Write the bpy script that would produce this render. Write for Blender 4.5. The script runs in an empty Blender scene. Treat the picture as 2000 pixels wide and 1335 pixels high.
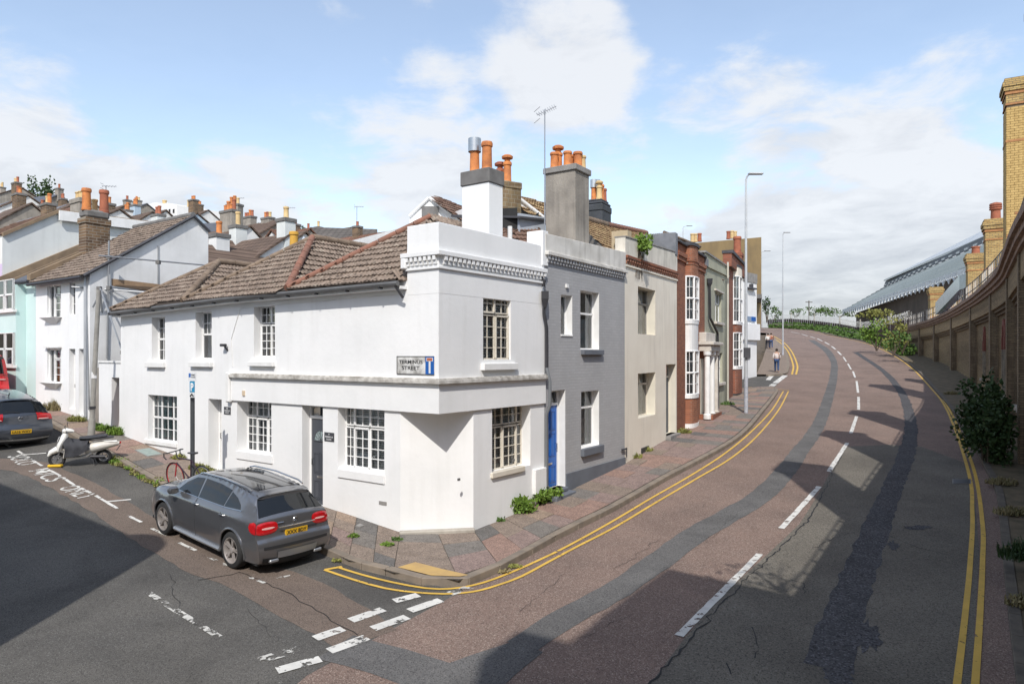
import bpy, bmesh, math, random
import numpy as np
from mathutils import Vector, Matrix
from mathutils.geometry import delaunay_2d_cdt
random.seed(7)
SC = bpy.context.scene
COL = SC.collection
# ------------------------------------------------------------ camera, sky, sun, exposure
FPX, CX, HY, CZ = 1350.0, 1000.0, 693.0, 3.5      # focal length in photo pixels, centre column, horizon row, eye height
cam = bpy.data.cameras.new("camera"); camo = bpy.data.objects.new("camera", cam); COL.objects.link(camo)
cam.sensor_width = 36; cam.lens = 36 * FPX / 2000; cam.shift_y = (HY - 667.5) / 2000
cam.clip_start = 0.05; cam.clip_end = 3000
camo.location = (0, 0, CZ); camo.rotation_euler = (math.radians(90), 0, 0)
SC.camera = camo
SC.view_settings.view_transform = 'Standard'; SC.view_settings.look = 'None'
SC.view_settings.exposure = 0.0; SC.view_settings.gamma = 1; SC.view_settings.use_curve_mapping = False
SUN_EL = math.radians(46)
sun = bpy.data.lights.new("sun", 'SUN'); sun.energy = 4.1; sun.angle = math.radians(0.5); sun.color = (1, 0.955, 0.89)
suno = bpy.data.objects.new("sun", sun); COL.objects.link(suno)
_l = Vector((0.074, 1.0, -1.0 * math.tan(SUN_EL))).normalized()
suno.rotation_euler = _l.to_track_quat('-Z', 'Y').to_euler(); suno.location = (0, -20, 30)
world = bpy.data.worlds.new("World"); SC.world = world; world.use_nodes = True
def build_world():
    nt = world.node_tree; N = nt.nodes; L = nt.links; N.clear()
    out = N.new('ShaderNodeOutputWorld'); bg = N.new('ShaderNodeBackground'); bg.inputs[1].default_value = 0.145
    sky = N.new('ShaderNodeTexSky'); sky.sky_type = 'NISHITA'; sky.sun_disc = False
    sky.sun_elevation = SUN_EL; sky.sun_rotation = math.radians(184); sky.air_density = 1.0; sky.dust_density = 0.6; sky.ozone_density = 1.3
    tc = N.new('ShaderNodeTexCoord'); sep = N.new('ShaderNodeSeparateXYZ'); L.new(tc.outputs['Generated'], sep.inputs[0])
    def math_(op, a, b=None, c=None):
        m = N.new('ShaderNodeMath'); m.operation = op
        for i, v in enumerate((a, b, c)):
            if v is None: continue
            if isinstance(v, (int, float)): m.inputs[i].default_value = v
            else: L.new(v, m.inputs[i])
        return m.outputs[0]
    zz = math_('MAXIMUM', sep.outputs[2], 0.0); den = math_('ADD', zz, 0.16)
    px = math_('DIVIDE', sep.outputs[0], den); py = math_('DIVIDE', sep.outputs[1], den)
    cmb = N.new('ShaderNodeCombineXYZ'); L.new(px, cmb.inputs[0]); L.new(py, cmb.inputs[1])
    def noise(sc, det, dist, off, rough=.55):
        mp = N.new('ShaderNodeMapping'); mp.inputs['Location'].default_value = off; L.new(cmb.outputs[0], mp.inputs[0])
        n = N.new('ShaderNodeTexNoise'); n.inputs['Scale'].default_value = sc; n.inputs['Detail'].default_value = det
        n.inputs['Roughness'].default_value = rough; n.inputs['Distortion'].default_value = dist; L.new(mp.outputs[0], n.inputs[0])
        return n.outputs[0]
    n1 = noise(1.15, 10, 0.3, (3.1, 1.7, 0), .6); n2 = noise(3.6, 8, 0.3, (7, 2, 4), .6)
    dens = math_('ADD', math_('MULTIPLY', n1, 0.60), math_('MULTIPLY', n2, 0.40))
    for (dx, dz, r0, r1, amp) in ((.50, .15, 13, 5, .19), (.28, .07, 12, 3, .13), (.72, .12, 9, 2, .10), (-.66, .20, 9, 2, .13), (-.76, .40, 7, 2, .10), (-.42, .19, 7, 1, .10), (-.12, .21, 7, 1, .11), (.08, .42, 7, 1, .13), (.33, .38, 7, 1, .12), (.55, .36, 6, 1, .05), (-.15, .38, 5, 1, .05), (-.35, .50, 12, 3, -.04), (.28, .28, 5, 1, -.05), (.62, .47, 9, 2, -.06), (.30, .52, 8, 2, -.06)):
        v = Vector((dx, 1, dz)).normalized()
        d = N.new('ShaderNodeVectorMath'); d.operation = 'DOT_PRODUCT'; L.new(tc.outputs['Generated'], d.inputs[0]); d.inputs[1].default_value = v
        mr = N.new('ShaderNodeMapRange'); mr.interpolation_type = 'SMOOTHSTEP'
        mr.inputs[1].default_value = math.cos(math.radians(r0)); mr.inputs[2].default_value = math.cos(math.radians(r1))
        mr.inputs[3].default_value = 0; mr.inputs[4].default_value = amp; L.new(d.outputs['Value'], mr.inputs[0])
        dens = math_('ADD', dens, mr.outputs[0])
    mr = N.new('ShaderNodeMapRange'); mr.interpolation_type = 'SMOOTHSTEP'; L.new(dens, mr.inputs[0])
    mr.inputs[1].default_value = 0.49; mr.inputs[2].default_value = 0.63; mr.inputs[3].default_value = 0.12; mr.inputs[4].default_value = 0.92
    # cloud tone: bright tops, greyer undersides low in the sky
    lowm = N.new('ShaderNodeMapRange'); lowm.interpolation_type = 'SMOOTHSTEP'; L.new(sep.outputs[2], lowm.inputs[0])
    lowm.inputs[1].default_value = 0.0; lowm.inputs[2].default_value = 0.27; lowm.inputs[3].default_value = 0.0; lowm.inputs[4].default_value = 1
    tone = math_('ADD', math_('MULTIPLY', lowm.outputs[0], .42), math_('MULTIPLY', n2, .80))
    ramp = N.new('ShaderNodeValToRGB'); L.new(tone, ramp.inputs[0])
    e = ramp.color_ramp.elements; e[0].position = .30; e[0].color = (3.0, 3.2, 3.65, 1); e[1].position = .82; e[1].color = (6.1, 6.25, 6.5, 1)
    skm = N.new('ShaderNodeMix'); skm.data_type = 'RGBA'; skm.blend_type = 'MULTIPLY'; skm.inputs[0].default_value = 1
    L.new(sky.outputs[0], skm.inputs[6]); skm.inputs[7].default_value = SKYGAIN
    mix = N.new('ShaderNodeMix'); mix.data_type = 'RGBA'; L.new(mr.outputs[0], mix.inputs[0]); L.new(skm.outputs[2], mix.inputs[6]); L.new(ramp.outputs[0], mix.inputs[7])
    L.new(mix.outputs[2], bg.inputs[0]); L.new(bg.outputs[0], out.inputs[0])
SKYGAIN = (1.95, 1.78, 1.62, 1)
build_world()

# ------------------------------------------------------------ helpers
def table(xs, zs, win=2.5):
    g = np.arange(min(xs) - 5, max(xs) + 5, .1); v = np.interp(g, xs, zs)
    k = int(win / .1); v2 = np.convolve(np.pad(v, k, mode='edge'), np.ones(2 * k + 1) / (2 * k + 1), 'valid')
    v2 = np.convolve(np.pad(v2, k, mode='edge'), np.ones(2 * k + 1) / (2 * k + 1), 'valid')
    return g, v2
_gy, _gz = table([-40, -15, 0, 8, 11.5, 14, 16.5, 20.3, 25.3, 29.6, 35, 41, 49, 65, 85, 100, 130, 200], [-3.5, -2.0, -1.0, -.52, -.40, -.31, -.14, .2, .53, .76, 1.08, 1.42, 1.97, 3.2, 4.9, 6.3, 8.6, 10])
_gs, _ge = table([-10, 0, 2, 5, 7.5, 13, 15, 19, 23, 60], [0, 0, .12, .24, .37, .72, .98, 1.15, 1.4, 3.6], 1.5)
def zt(x, y):
    """height of the road surface"""
    z = float(np.interp(y, _gy, _gz))
    w = min(1, max(0, (-x - .5) / 3)); w = w * w * (3 - 2 * w)
    if w > 0:
        s = (x + 1.43) * -.812 + (y - 13.5) * .583
        z += w * float(np.interp(s, _gs, _ge))
    return z
def G(px, py, dz=0.0):
    """the point of the ground seen at a photo pixel"""
    a = (px - CX) / FPX; b = (HY - py) / FPX
    y = 3.0; st = .25
    while y < 190:
        if CZ + b * y < zt(a * y, y) + dz:
            lo, hi = y - st, y
            for _ in range(20):
                m = (lo + hi) / 2
                if CZ + b * m < zt(a * m, m) + dz: hi = m
                else: lo = m
            y = (lo + hi) / 2; break
        y += st
    return Vector((a * y, y, zt(a * y, y) + dz))
def W(px, py, d):
    return Vector(((px - CX) / FPX * d, d, CZ + (HY - py) / FPX * d))

_mats = {}
def M(name, c1, c2=None, sc=2.0, rough=.8, bump=0.0, bsc=60.0, spec=.4, metal=0.0, streak=None, coat=0.0, speck=None, det=5, alpha=None, wear=0.0, wsc=.35):
    """a material with soft two-tone variation, optional vertical streaks, speckle, relief and worn-away gaps"""
    if name in _mats: return _mats[name]
    m = bpy.data.materials.new(name); m.use_nodes = True; nt = m.node_tree; N = nt.nodes; L = nt.links
    b = N['Principled BSDF']; b.inputs['Roughness'].default_value = rough; b.inputs['Metallic'].default_value = metal
    b.inputs['Specular IOR Level'].default_value = spec; b.inputs['Coat Weight'].default_value = coat; b.inputs['Coat Roughness'].default_value = .05
    tc = N.new('ShaderNodeNewGeometry'); P = tc.outputs['Position']
    def noise(sc, det=4, scale3=None, rough=.55, dist=0):
        n = N.new('ShaderNodeTexNoise'); n.inputs['Scale'].default_value = sc; n.inputs['Detail'].default_value = det; n.inputs['Roughness'].default_value = rough; n.inputs['Distortion'].default_value = dist
        if scale3:
            mp = N.new('ShaderNodeMapping'); mp.inputs['Scale'].default_value = scale3; L.new(P, mp.inputs[0]); L.new(mp.outputs[0], n.inputs[0])
        else: L.new(P, n.inputs[0])
        return n.outputs[0]
    def ramp(fac, p0, p1, c0=(0, 0, 0, 1), c1=(1, 1, 1, 1)):
        r = N.new('ShaderNodeValToRGB'); L.new(fac, r.inputs[0]); r.color_ramp.elements[0].position = p0; r.color_ramp.elements[1].position = p1
        r.color_ramp.elements[0].color = c0; r.color_ramp.elements[1].color = c1
        return r.outputs[0]
    def mix(fac, a, c):
        x = N.new('ShaderNodeMix'); x.data_type = 'RGBA'
        if isinstance(fac, float): x.inputs[0].default_value = fac
        else: L.new(fac, x.inputs[0])
        for i, v in ((6, a), (7, c)):
            if isinstance(v, tuple): x.inputs[i].default_value = (*v[:3], 1)
            else: L.new(v, x.inputs[i])
        return x.outputs[2]
    if c2 is None: c2 = tuple(x * .88 for x in c1)
    col = ramp(noise(sc, det), .35, .68, (*c1, 1), (*c2, 1))
    if speck:
        sp = N.new('ShaderNodeTexVoronoi'); sp.inputs['Scale'].default_value = speck[0]; L.new(P, sp.inputs[0])
        rr = N.new('ShaderNodeSeparateColor'); L.new(sp.outputs['Color'], rr.inputs[0])
        f = ramp(rr.outputs[0], speck[2], min(1, speck[2] + .15)); col = mix(f, col, speck[1])
        f2 = ramp(rr.outputs[1], .6, .95); col = mix(f2, col, tuple(x * .62 for x in c2))
    if streak:
        f = ramp(noise(1.0, 5, (5, 5, .35)), .5, .8); f2 = ramp(noise(.7, 3), .35, .65)
        q = N.new('ShaderNodeMath'); q.operation = 'MULTIPLY'; L.new(f, q.inputs[0]); L.new(f2, q.inputs[1])
        q2 = N.new('ShaderNodeMath'); q2.operation = 'MULTIPLY'; L.new(q.outputs[0], q2.inputs[0]); q2.inputs[1].default_value = streak[1]
        col = mix(q2.outputs[0], col, streak[0])
    if wear:   # broad stains and polished areas
        f = ramp(noise(wsc, 6, None, .6, .6), .42, .66); x = N.new('ShaderNodeMath'); x.operation = 'MULTIPLY'; L.new(f, x.inputs[0]); x.inputs[1].default_value = wear
        mx = N.new('ShaderNodeMix'); mx.data_type = 'RGBA'; mx.blend_type = 'MULTIPLY'; L.new(x.outputs[0], mx.inputs[0]); L.new(col, mx.inputs[6]); mx.inputs[7].default_value = (.42, .42, .43, 1); col = mx.outputs[2]
        f = ramp(noise(wsc * 7, 4, None, .6), .66, .74); x = N.new('ShaderNodeMath'); x.operation = 'MULTIPLY'; L.new(f, x.inputs[0]); x.inputs[1].default_value = wear * .9
        mx = N.new('ShaderNodeMix'); mx.data_type = 'RGBA'; mx.blend_type = 'MULTIPLY'; L.new(x.outputs[0], mx.inputs[0]); L.new(col, mx.inputs[6]); mx.inputs[7].default_value = (.5, .5, .5, 1); col = mx.outputs[2]
    L.new(col, b.inputs['Base Color'])
    if bump:
        bp = N.new('ShaderNodeBump'); bp.inputs['Strength'].default_value = bump; bp.inputs['Distance'].default_value = .02
        L.new(noise(bsc, 5), bp.inputs['Height']); L.new(bp.outputs[0], b.inputs['Normal'])
    if alpha is not None:   # worn paint: gaps where it has flaked off
        f = ramp(noise(alpha[0], 6, None, .7), alpha[1], alpha[1] + .03)
        L.new(f, b.inputs['Alpha'])
    _mats[name] = m
    return m
def brick_mat(name, c1, c2, mortar, bw=.225, bh=.075, uv=False, direction=(1, 0), dark=None, bump=.5, msz=.008):
    if name in _mats: return _mats[name]
    m = bpy.data.materials.new(name); m.use_nodes = True; nt = m.node_tree; N = nt.nodes; L = nt.links
    b = N['Principled BSDF']; b.inputs['Roughness'].default_value = .9; b.inputs['Specular IOR Level'].default_value = .2
    if uv:
        vec = N.new('ShaderNodeTexCoord').outputs['UV']
    else:
        g = N.new('ShaderNodeNewGeometry'); d = N.new('ShaderNodeVectorMath'); d.operation = 'DOT_PRODUCT'; L.new(g.outputs['Position'], d.inputs[0]); d.inputs[1].default_value = (direction[0], direction[1], 0)
        s = N.new('ShaderNodeSeparateXYZ'); L.new(g.outputs['Position'], s.inputs[0])
        c = N.new('ShaderNodeCombineXYZ'); L.new(d.outputs['Value'], c.inputs[0]); L.new(s.outputs[2], c.inputs[1]); vec = c.outputs[0]
    br = N.new('ShaderNodeTexBrick'); L.new(vec, br.inputs[0]); br.inputs['Scale'].default_value = 1; br.inputs['Brick Width'].default_value = bw; br.inputs['Row Height'].default_value = bh
    br.inputs['Mortar Size'].default_value = msz; br.inputs['Mortar Smooth'].default_value = .3; br.inputs['Bias'].default_value = 0
    br.inputs['Color1'].default_value = (*c1, 1); br.inputs['Color2'].default_value = (*c2, 1); br.inputs['Mortar'].default_value = (*mortar, 1)
    n = N.new('ShaderNodeTexNoise'); n.inputs['Scale'].default_value = 1.3; n.inputs['Detail'].default_value = 6; n.inputs['Roughness'].default_value = .65
    r = N.new('ShaderNodeValToRGB'); L.new(n.outputs[0], r.inputs[0]); r.color_ramp.elements[0].position = .38; r.color_ramp.elements[1].position = .62
    dk = dark or .6
    r.color_ramp.elements[0].color = (dk, dk, dk, 1)
    x = N.new('ShaderNodeMix'); x.data_type = 'RGBA'; x.blend_type = 'MULTIPLY'; x.inputs[0].default_value = 1
    L.new(br.outputs[0], x.inputs[6]); L.new(r.outputs[0], x.inputs[7]); L.new(x.outputs[2], b.inputs['Base Color'])
    bp = N.new('ShaderNodeBump'); bp.inputs['Strength'].default_value = bump; bp.inputs['Distance'].default_value = .012; bp.invert = True
    L.new(br.outputs['Fac'], bp.inputs['Height']); L.new(bp.outputs[0], b.inputs['Normal'])
    _mats[name] = m
    return m
def glass_mat(name='window_glass', tint=(.92, .94, .93), refl=1.0):
    if name in _mats: return _mats[name]
    m = bpy.data.materials.new(name); m.use_nodes = True; nt = m.node_tree; N = nt.nodes; L = nt.links
    N.remove(N['Principled BSDF']); out = N['Material Output']
    t = N.new('ShaderNodeBsdfTransparent'); t.inputs[0].default_value = (*tint, 1)
    g = N.new('ShaderNodeBsdfGlossy'); g.inputs['Roughness'].default_value = .02; g.inputs[0].default_value = (.95, .97, 1, 1)
    f = N.new('ShaderNodeFresnel'); f.inputs[0].default_value = 1.6
    a = N.new('ShaderNodeMath'); a.operation = 'MULTIPLY_ADD'; L.new(f.outputs[0], a.inputs[0]); a.inputs[1].default_value = 1.1 * refl; a.inputs[2].default_value = .03; a.use_clamp = True
    s = N.new('ShaderNodeMixShader'); L.new(a.outputs[0], s.inputs[0]); L.new(t.outputs[0], s.inputs[1]); L.new(g.outputs[0], s.inputs[2]); L.new(s.outputs[0], out.inputs[0])
    nz = N.new('ShaderNodeTexNoise'); nz.inputs['Scale'].default_value = 3; ge = N.new('ShaderNodeNewGeometry'); L.new(ge.outputs['Position'], nz.inputs[0])
    bp = N.new('ShaderNodeBump'); bp.inputs['Strength'].default_value = .04; bp.inputs['Distance'].default_value = .05; L.new(nz.outputs[0], bp.inputs['Height']); L.new(bp.outputs[0], g.inputs['Normal'])
    _mats[name] = m
    return m

ORG = {}
def root_of(o):
    while o.parent: o = o.parent
    return o
def setp(o, label=None, cat=None, group=None, kind=None):
    if label: o['label'] = label
    if cat: o['category'] = cat
    if group: o['group'] = group
    if kind: o['kind'] = kind
    return o
def thing(name, loc, label, cat, group=None, rz=0.0, kind=None, local=False):
    o = bpy.data.objects.new(name, None); COL.objects.link(o); o.empty_display_size = .2
    o.location = loc; o.rotation_euler = (0, 0, rz)
    ORG[o.name] = Vector((0, 0, 0)) if local else Vector(loc)
    return setp(o, label, cat, group, kind)
class MB:
    def __init__(s): s.v = []; s.f = []; s.uv = []
    def face(s, pts, uv=None):
        i = len(s.v); s.v += [Vector(p) for p in pts]; s.f.append(tuple(range(i, i + len(pts)))); s.uv += (uv or [(0, 0)] * len(pts))
    def mesh(s, vs, fs):
        i = len(s.v); s.v += [Vector(p) for p in vs]
        for f in fs: s.f.append(tuple(i + k for k in f)); s.uv += [(0, 0)] * len(f)
    def hexa(s, p):   # 8 points: bottom 4 (ccw), top 4
        s.mesh(p, [(3, 2, 1, 0), (4, 5, 6, 7), (0, 1, 5, 4), (1, 2, 6, 5), (2, 3, 7, 6), (3, 0, 4, 7)])
    def box(s, c, sx, sy, sz, rz=0, ax=None):   # centre of base
        c = Vector(c); X = Vector((ax[0], ax[1], 0)).normalized() if ax else Vector((math.cos(rz), math.sin(rz), 0)); Y = Vector((-X.y, X.x, 0)); Z = Vector((0, 0, 1))
        s.hexa([c + X * a * sx / 2 + Y * b * sy / 2 + Z * h for h in (0, sz) for a, b in ((-1, -1), (1, -1), (1, 1), (-1, 1))])
    def tube(s, pts, r, n=8, cap=True):
        pts = [Vector(p) for p in pts]; rs = r if isinstance(r, (list, tuple)) else [r] * len(pts)
        rings = []; up = None
        for i, p in enumerate(pts):
            t = (pts[min(i + 1, len(pts) - 1)] - pts[max(i - 1, 0)]).normalized()
            if up is None: up = Vector((0, 0, 1)) if abs(t.z) < .9 else Vector((1, 0, 0))
            a = t.cross(up).normalized(); b = a.cross(t).normalized(); up = b
            rings.append([p + (a * math.cos(2 * math.pi * k / n) + b * math.sin(2 * math.pi * k / n)) * rs[i] for k in range(n)])
        i0 = len(s.v); vs = [q for ring in rings for q in ring]; fs = []
        for i in range(len(pts) - 1):
            for k in range(n): fs.append((i * n + k, (i + 1) * n + k, (i + 1) * n + (k + 1) % n, i * n + (k + 1) % n))
        if cap: fs.append(tuple(range(n))); fs.append(tuple((len(pts) - 1) * n + k for k in reversed(range(n))))
        s.mesh(vs, fs)
    def lathe(s, c, prof, n=16, axis=Vector((0, 0, 1)), cap=True):   # prof: (r, h)
        c = Vector(c); a = axis.orthogonal().normalized(); b = axis.cross(a)
        vs = []; fs = []
        for r, h in prof:
            for k in range(n): vs.append(c + axis * h + (a * math.cos(2 * math.pi * k / n) + b * math.sin(2 * math.pi * k / n)) * r)
        for i in range(len(prof) - 1):
            for k in range(n): fs.append((i * n + k, i * n + (k + 1) % n, (i + 1) * n + (k + 1) % n, (i + 1) * n + k))
        if cap: fs.append(tuple(reversed(range(n)))); fs.append(tuple((len(prof) - 1) * n + k for k in range(n)))
        s.mesh(vs, fs)
    def build(s, name, mat, parent=None, smooth=False, bevel=0, recalc=True, label=None, cat=None, group=None, kind=None, angle=40):
        if parent is None:
            org = Vector((0, 0, 0))
            if cat and s.v: org = Vector((sum(v.x for v in s.v) / len(s.v), sum(v.y for v in s.v) / len(s.v), min(v.z for v in s.v)))
        else: org = ORG[root_of(parent).name]
        me = bpy.data.meshes.new(name); me.from_pydata([v - org for v in s.v], [], s.f)
        if any(u != (0, 0) for u in s.uv):
            l = me.uv_layers.new(name='UVMap'); l.data.foreach_set('uv', [c for u in s.uv for c in u])
        if recalc:
            bm = bmesh.new(); bm.from_mesh(me)
            if not any(u != (0, 0) for u in s.uv): bmesh.ops.remove_doubles(bm, verts=bm.verts, dist=1e-5)
            bmesh.ops.recalc_face_normals(bm, faces=bm.faces); bm.to_mesh(me); bm.free()
        me.materials.append(mat)
        if smooth:
            me.polygons.foreach_set('use_smooth', [True] * len(me.polygons)); me.set_sharp_from_angle(angle=math.radians(angle))
        me.update()
        o = bpy.data.objects.new(name, me); COL.objects.link(o)
        if parent is None: o.location = org; ORG[o.name] = org
        else: o.parent = parent
        if bevel:
            md = o.modifiers.new('bevel', 'BEVEL'); md.width = bevel; md.segments = 1; md.limit_method = 'ANGLE'; md.angle_limit = math.radians(50)
        return setp(o, label, cat, group, kind)
def kids(o): return [c for c in bpy.data.objects if c.parent == o]
def dup(o, parent=None):
    c = o.copy(); COL.objects.link(c); c.parent = parent
    for k in kids(o): dup(k, c)
    return c
def inside(p, poly):
    x, y = p[0], p[1]; c = False; n = len(poly)
    for i in range(n):
        x1, y1 = poly[i][0], poly[i][1]; x2, y2 = poly[i - 1][0], poly[i - 1][1]
        if (y1 > y) != (y2 > y) and x < (x2 - x1) * (y - y1) / (y2 - y1) + x1: c = not c
    return c
def resample(pts, step, closed=False):
    P = [Vector(p[:2]) for p in pts]; out = []
    n = len(P)
    for i in range(n if closed else n - 1):
        a, b = P[i], P[(i + 1) % n]; k = max(1, int((b - a).length / step))
        for j in range(k): out.append(a.lerp(b, j / k))
    if not closed: out.append(P[-1])
    return out
def smooth_line(pts, step=.3):
    P = [Vector(p[:2]) for p in pts]; P = [P[0] * 2 - P[1]] + P + [P[-1] * 2 - P[-2]]; out = []
    for i in range(1, len(P) - 2):
        a, b, c, d = P[i - 1:i + 3]; k = max(2, int((c - b).length / step))
        for j in range(k):
            t = j / k; out.append(.5 * ((2 * b) + (c - a) * t + (2 * a - 5 * b + 4 * c - d) * t * t + (3 * b - a - 3 * c + d) * t ** 3))
    out.append(P[-2]); return out
def drape(poly, dz, step=.5, zf=zt):
    """a sheet over the polygon lying dz above the ground: list of verts, faces"""
    B = resample(poly, step, True); xs = [p.x for p in B]; ys = [p.y for p in B]; pts = list(B)
    gx = np.arange(min(xs), max(xs), step); gy = np.arange(min(ys), max(ys), step)
    for i, x in enumerate(gx):
        for y in gy:
            yy = y + (step / 2 if i % 2 else 0)
            if inside((x, yy), B): pts.append(Vector((x, yy)))
    v, e, f, *_ = delaunay_2d_cdt(pts, [], [list(range(len(B)))], 1, 1e-4)
    return [(p.x, p.y, zf(p.x, p.y) + dz) for p in v], f
def sheet(name, poly, mat, dz, step=.5, parent=None, **k):
    mb = MB(); v, f = drape(poly, dz, step); mb.mesh(v, f); return mb.build(name, mat, parent, recalc=False, smooth=True, **k)
def strip(name, pts, w, mat, dz, parent=None, step=.3, jag=0, nw=2, sm=True, **k):
    """a band w wide (number or list) along a ground line"""
    L = smooth_line(pts, step) if sm else resample(pts, step); mb = MB(); vs = []; n = len(L)
    for i, p in enumerate(L):
        t = (L[min(i + 1, n - 1)] - L[max(i - 1, 0)]).normalized(); nn = Vector((t.y, -t.x))
        ww = w if not isinstance(w, (list, tuple)) else float(np.interp(i / (n - 1), np.linspace(0, 1, len(w)), w))
        for j in range(nw + 1):
            a = (j / nw - .5) * ww
            if jag and j in (0, nw): a += random.uniform(-jag, jag)
            q = p + nn * a; vs.append((q.x, q.y, zt(q.x, q.y) + dz))
    fs = [(i * (nw + 1) + j, i * (nw + 1) + j + 1, (i + 1) * (nw + 1) + j + 1, (i + 1) * (nw + 1) + j) for i in range(n - 1) for j in range(nw)]
    mb.mesh(vs, fs); return mb.build(name, mat, parent, recalc=False, smooth=True, **k)
def text_geo(s, bold=0.0):
    cu = bpy.data.curves.new('t', 'FONT'); cu.body = s; cu.size = 1; cu.align_x = 'LEFT'; cu.offset = bold; cu.resolution_u = 4
    o = bpy.data.objects.new('t', cu); COL.objects.link(o); dg = bpy.context.evaluated_depsgraph_get(); me = bpy.data.meshes.new_from_object(o.evaluated_get(dg))
    v = [p.co.copy() for p in me.vertices]; f = [tuple(p.vertices) for p in me.polygons]
    bpy.data.objects.remove(o); bpy.data.curves.remove(cu); bpy.data.meshes.remove(me)
    x0 = min(p.x for p in v); x1 = max(p.x for p in v); y0 = min(p.y for p in v); y1 = max(p.y for p in v)
    return [((p.x - x0) / (x1 - x0), (p.y - y0) / (y1 - y0)) for p in v], f, (x1 - x0) / (y1 - y0)
def text_on(mb, s, O, U, V, bold=.01):
    """letters filling the box O + U*[0,1] + V*[0,1]"""
    v, f, _ = text_geo(s, bold); mb.mesh([O + U * a + V * b for a, b in v], f)
# ------------------------------------------------------------ ground, roads, pavements
ASPH_R = M('red_asphalt', (.240, .168, .138), (.180, .130, .110), sc=.8, rough=.92, bump=.35, bsc=90, spec=.25, speck=(75, (.34, .27, .225), .74), det=8, wear=.30)
ASPH_G = M('grey_asphalt', (.128, .121, .110), (.094, .090, .084), sc=.7, rough=.93, bump=.3, bsc=80, spec=.25, speck=(90, (.17, .165, .155), .82), det=8, wear=.55, wsc=.45)
ASPH_O = M('olive_asphalt', (.185, .168, .140), (.140, .127, .108), sc=.6, rough=.93, bump=.25, bsc=80, spec=.2, speck=(60, (.24, .22, .19), .84), wear=.35)
ASPH_T = M('trench_asphalt', (.150, .146, .142), (.118, .115, .114), sc=1.1, rough=.95, bump=.3, bsc=90, spec=.2, speck=(70, (.2, .19, .18), .85), wear=.4, wsc=.8)
ASPH_D = M('dark_trench', (.092, .090, .094), (.062, .061, .066), sc=1.6, rough=.95, bump=.8, bsc=45, spec=.2, speck=(40, (.14, .14, .15), .72))
ASPH_B = M('brown_asphalt', (.180, .140, .115), (.140, .110, .092), sc=1.0, rough=.95, bump=.4, bsc=80, spec=.2, speck=(90, (.22, .18, .15), .82))
TAR = M('tar_crack', (.012, .012, .013), rough=.7)
WHITE_L = M('white_road_paint', (.66, .65, .61), (.52, .51, .48), sc=4, rough=.7, alpha=(7, .40))
WHITE_W = M('worn_white_road_paint', (.58, .57, .53), (.46, .45, .42), sc=4, rough=.75, alpha=(6, .50))
YELLOW = M('yellow_road_paint', (.66, .42, .075), (.52, .33, .06), sc=3, rough=.7, alpha=(6, .36))
EARTH = M('earth', (.13, .10, .07), (.075, .06, .042), sc=2, rough=.95, bump=.6, bsc=30)
MORTAR = M('paving_joint', (.085, .072, .058), (.05, .045, .038), sc=3, rough=.95)
KERB = M('kerb_granite', (.25, .205, .16), (.165, .14, .115), sc=3, rough=.9, bump=.4, bsc=50)
GRAVEL = M('verge_dirt', (.17, .13, .085), (.09, .08, .05), sc=3, rough=.98, bump=.8, bsc=25)

def far_z(x, y):
    z = zt(x, y) - .35
    if x < -3 and y > 26: z += max(0, min(1, (-x - 3) / 25)) * (y - 26) * .10
    return z
def ground_sheet():
    mb = MB(); vs = []; xs = np.concatenate([np.arange(-420, -60, 20), np.arange(-60, 60, 3), np.arange(60, 430, 20)]); ys = np.concatenate([np.arange(-80, -10, 8), np.arange(-10, 130, 3), np.arange(130, 900, 40)])
    for y in ys:
        for x in xs: vs.append((x, y, far_z(x, min(y, 190)) - (0 if y < 150 else 1)))
    n = len(xs); fs = [(j * n + i, j * n + i + 1, (j + 1) * n + i + 1, (j + 1) * n + i) for j in range(len(ys) - 1) for i in range(n - 1)]
    mb.mesh(vs, fs); mb.build('ground', EARTH, smooth=True, recalc=False, kind='structure')
ground_sheet()

LK = [(640, 1084), (668, 1101), (705, 1112), (739, 1118), (768, 1130), (822, 1142), (896, 1145), (933, 1136), (976, 1117), (1040, 1082), (1104, 1046), (1200, 998), (1300, 940), (1400, 886), (1456, 848), (1496, 800), (1514, 776), (1520, 764), (1508, 757)]
LKW = [G(*p) for p in LK]
LK_left = [G(p[0], p[1]) for p in ((20, 790), (60, 812), (130, 850), (185, 880), (228, 903), (270, 928), (315, 953), (400, 985))]
SIDE_KERB = LK_left[::1] + LKW                                  # whole outer edge of the near pavement
SIDE_KERB = [Vector(p[:2]) for p in SIDE_KERB]
far_left = SIDE_KERB[0] + Vector((-.812, .583)) * 14
SIDE_KERB = [far_left] + SIDE_KERB
SK = smooth_line(SIDE_KERB, .3)
RKp = [(6.1, 8.4), (10.9, 15.8), (14.4, 21.5), (18.9, 30)]
RKW = [Vector(p) for p in ((-.5, -2), (2.9, 3.4), (6.1, 8.35), (8.55, 12.0))] + [Vector(G(px, py)[:2]) for px, py in ((1946, 968), (1925, 920), (1900, 872), (1868, 816), (1832, 770), (1790, 724), (1742, 690), (1690, 668), (1620, 654), (1560, 643))]
RKW.append(RKW[-1] + Vector((-18, 18)))
RK = smooth_line(RKW, .5)
FK = [Vector(G(*p)[:2]) for p in ((1500, 735), (1534, 732), (1541, 722), (1541, 708), (1532, 681), (1507, 657), (1500, 650))]
FKs = smooth_line(FK, .4)
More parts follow.
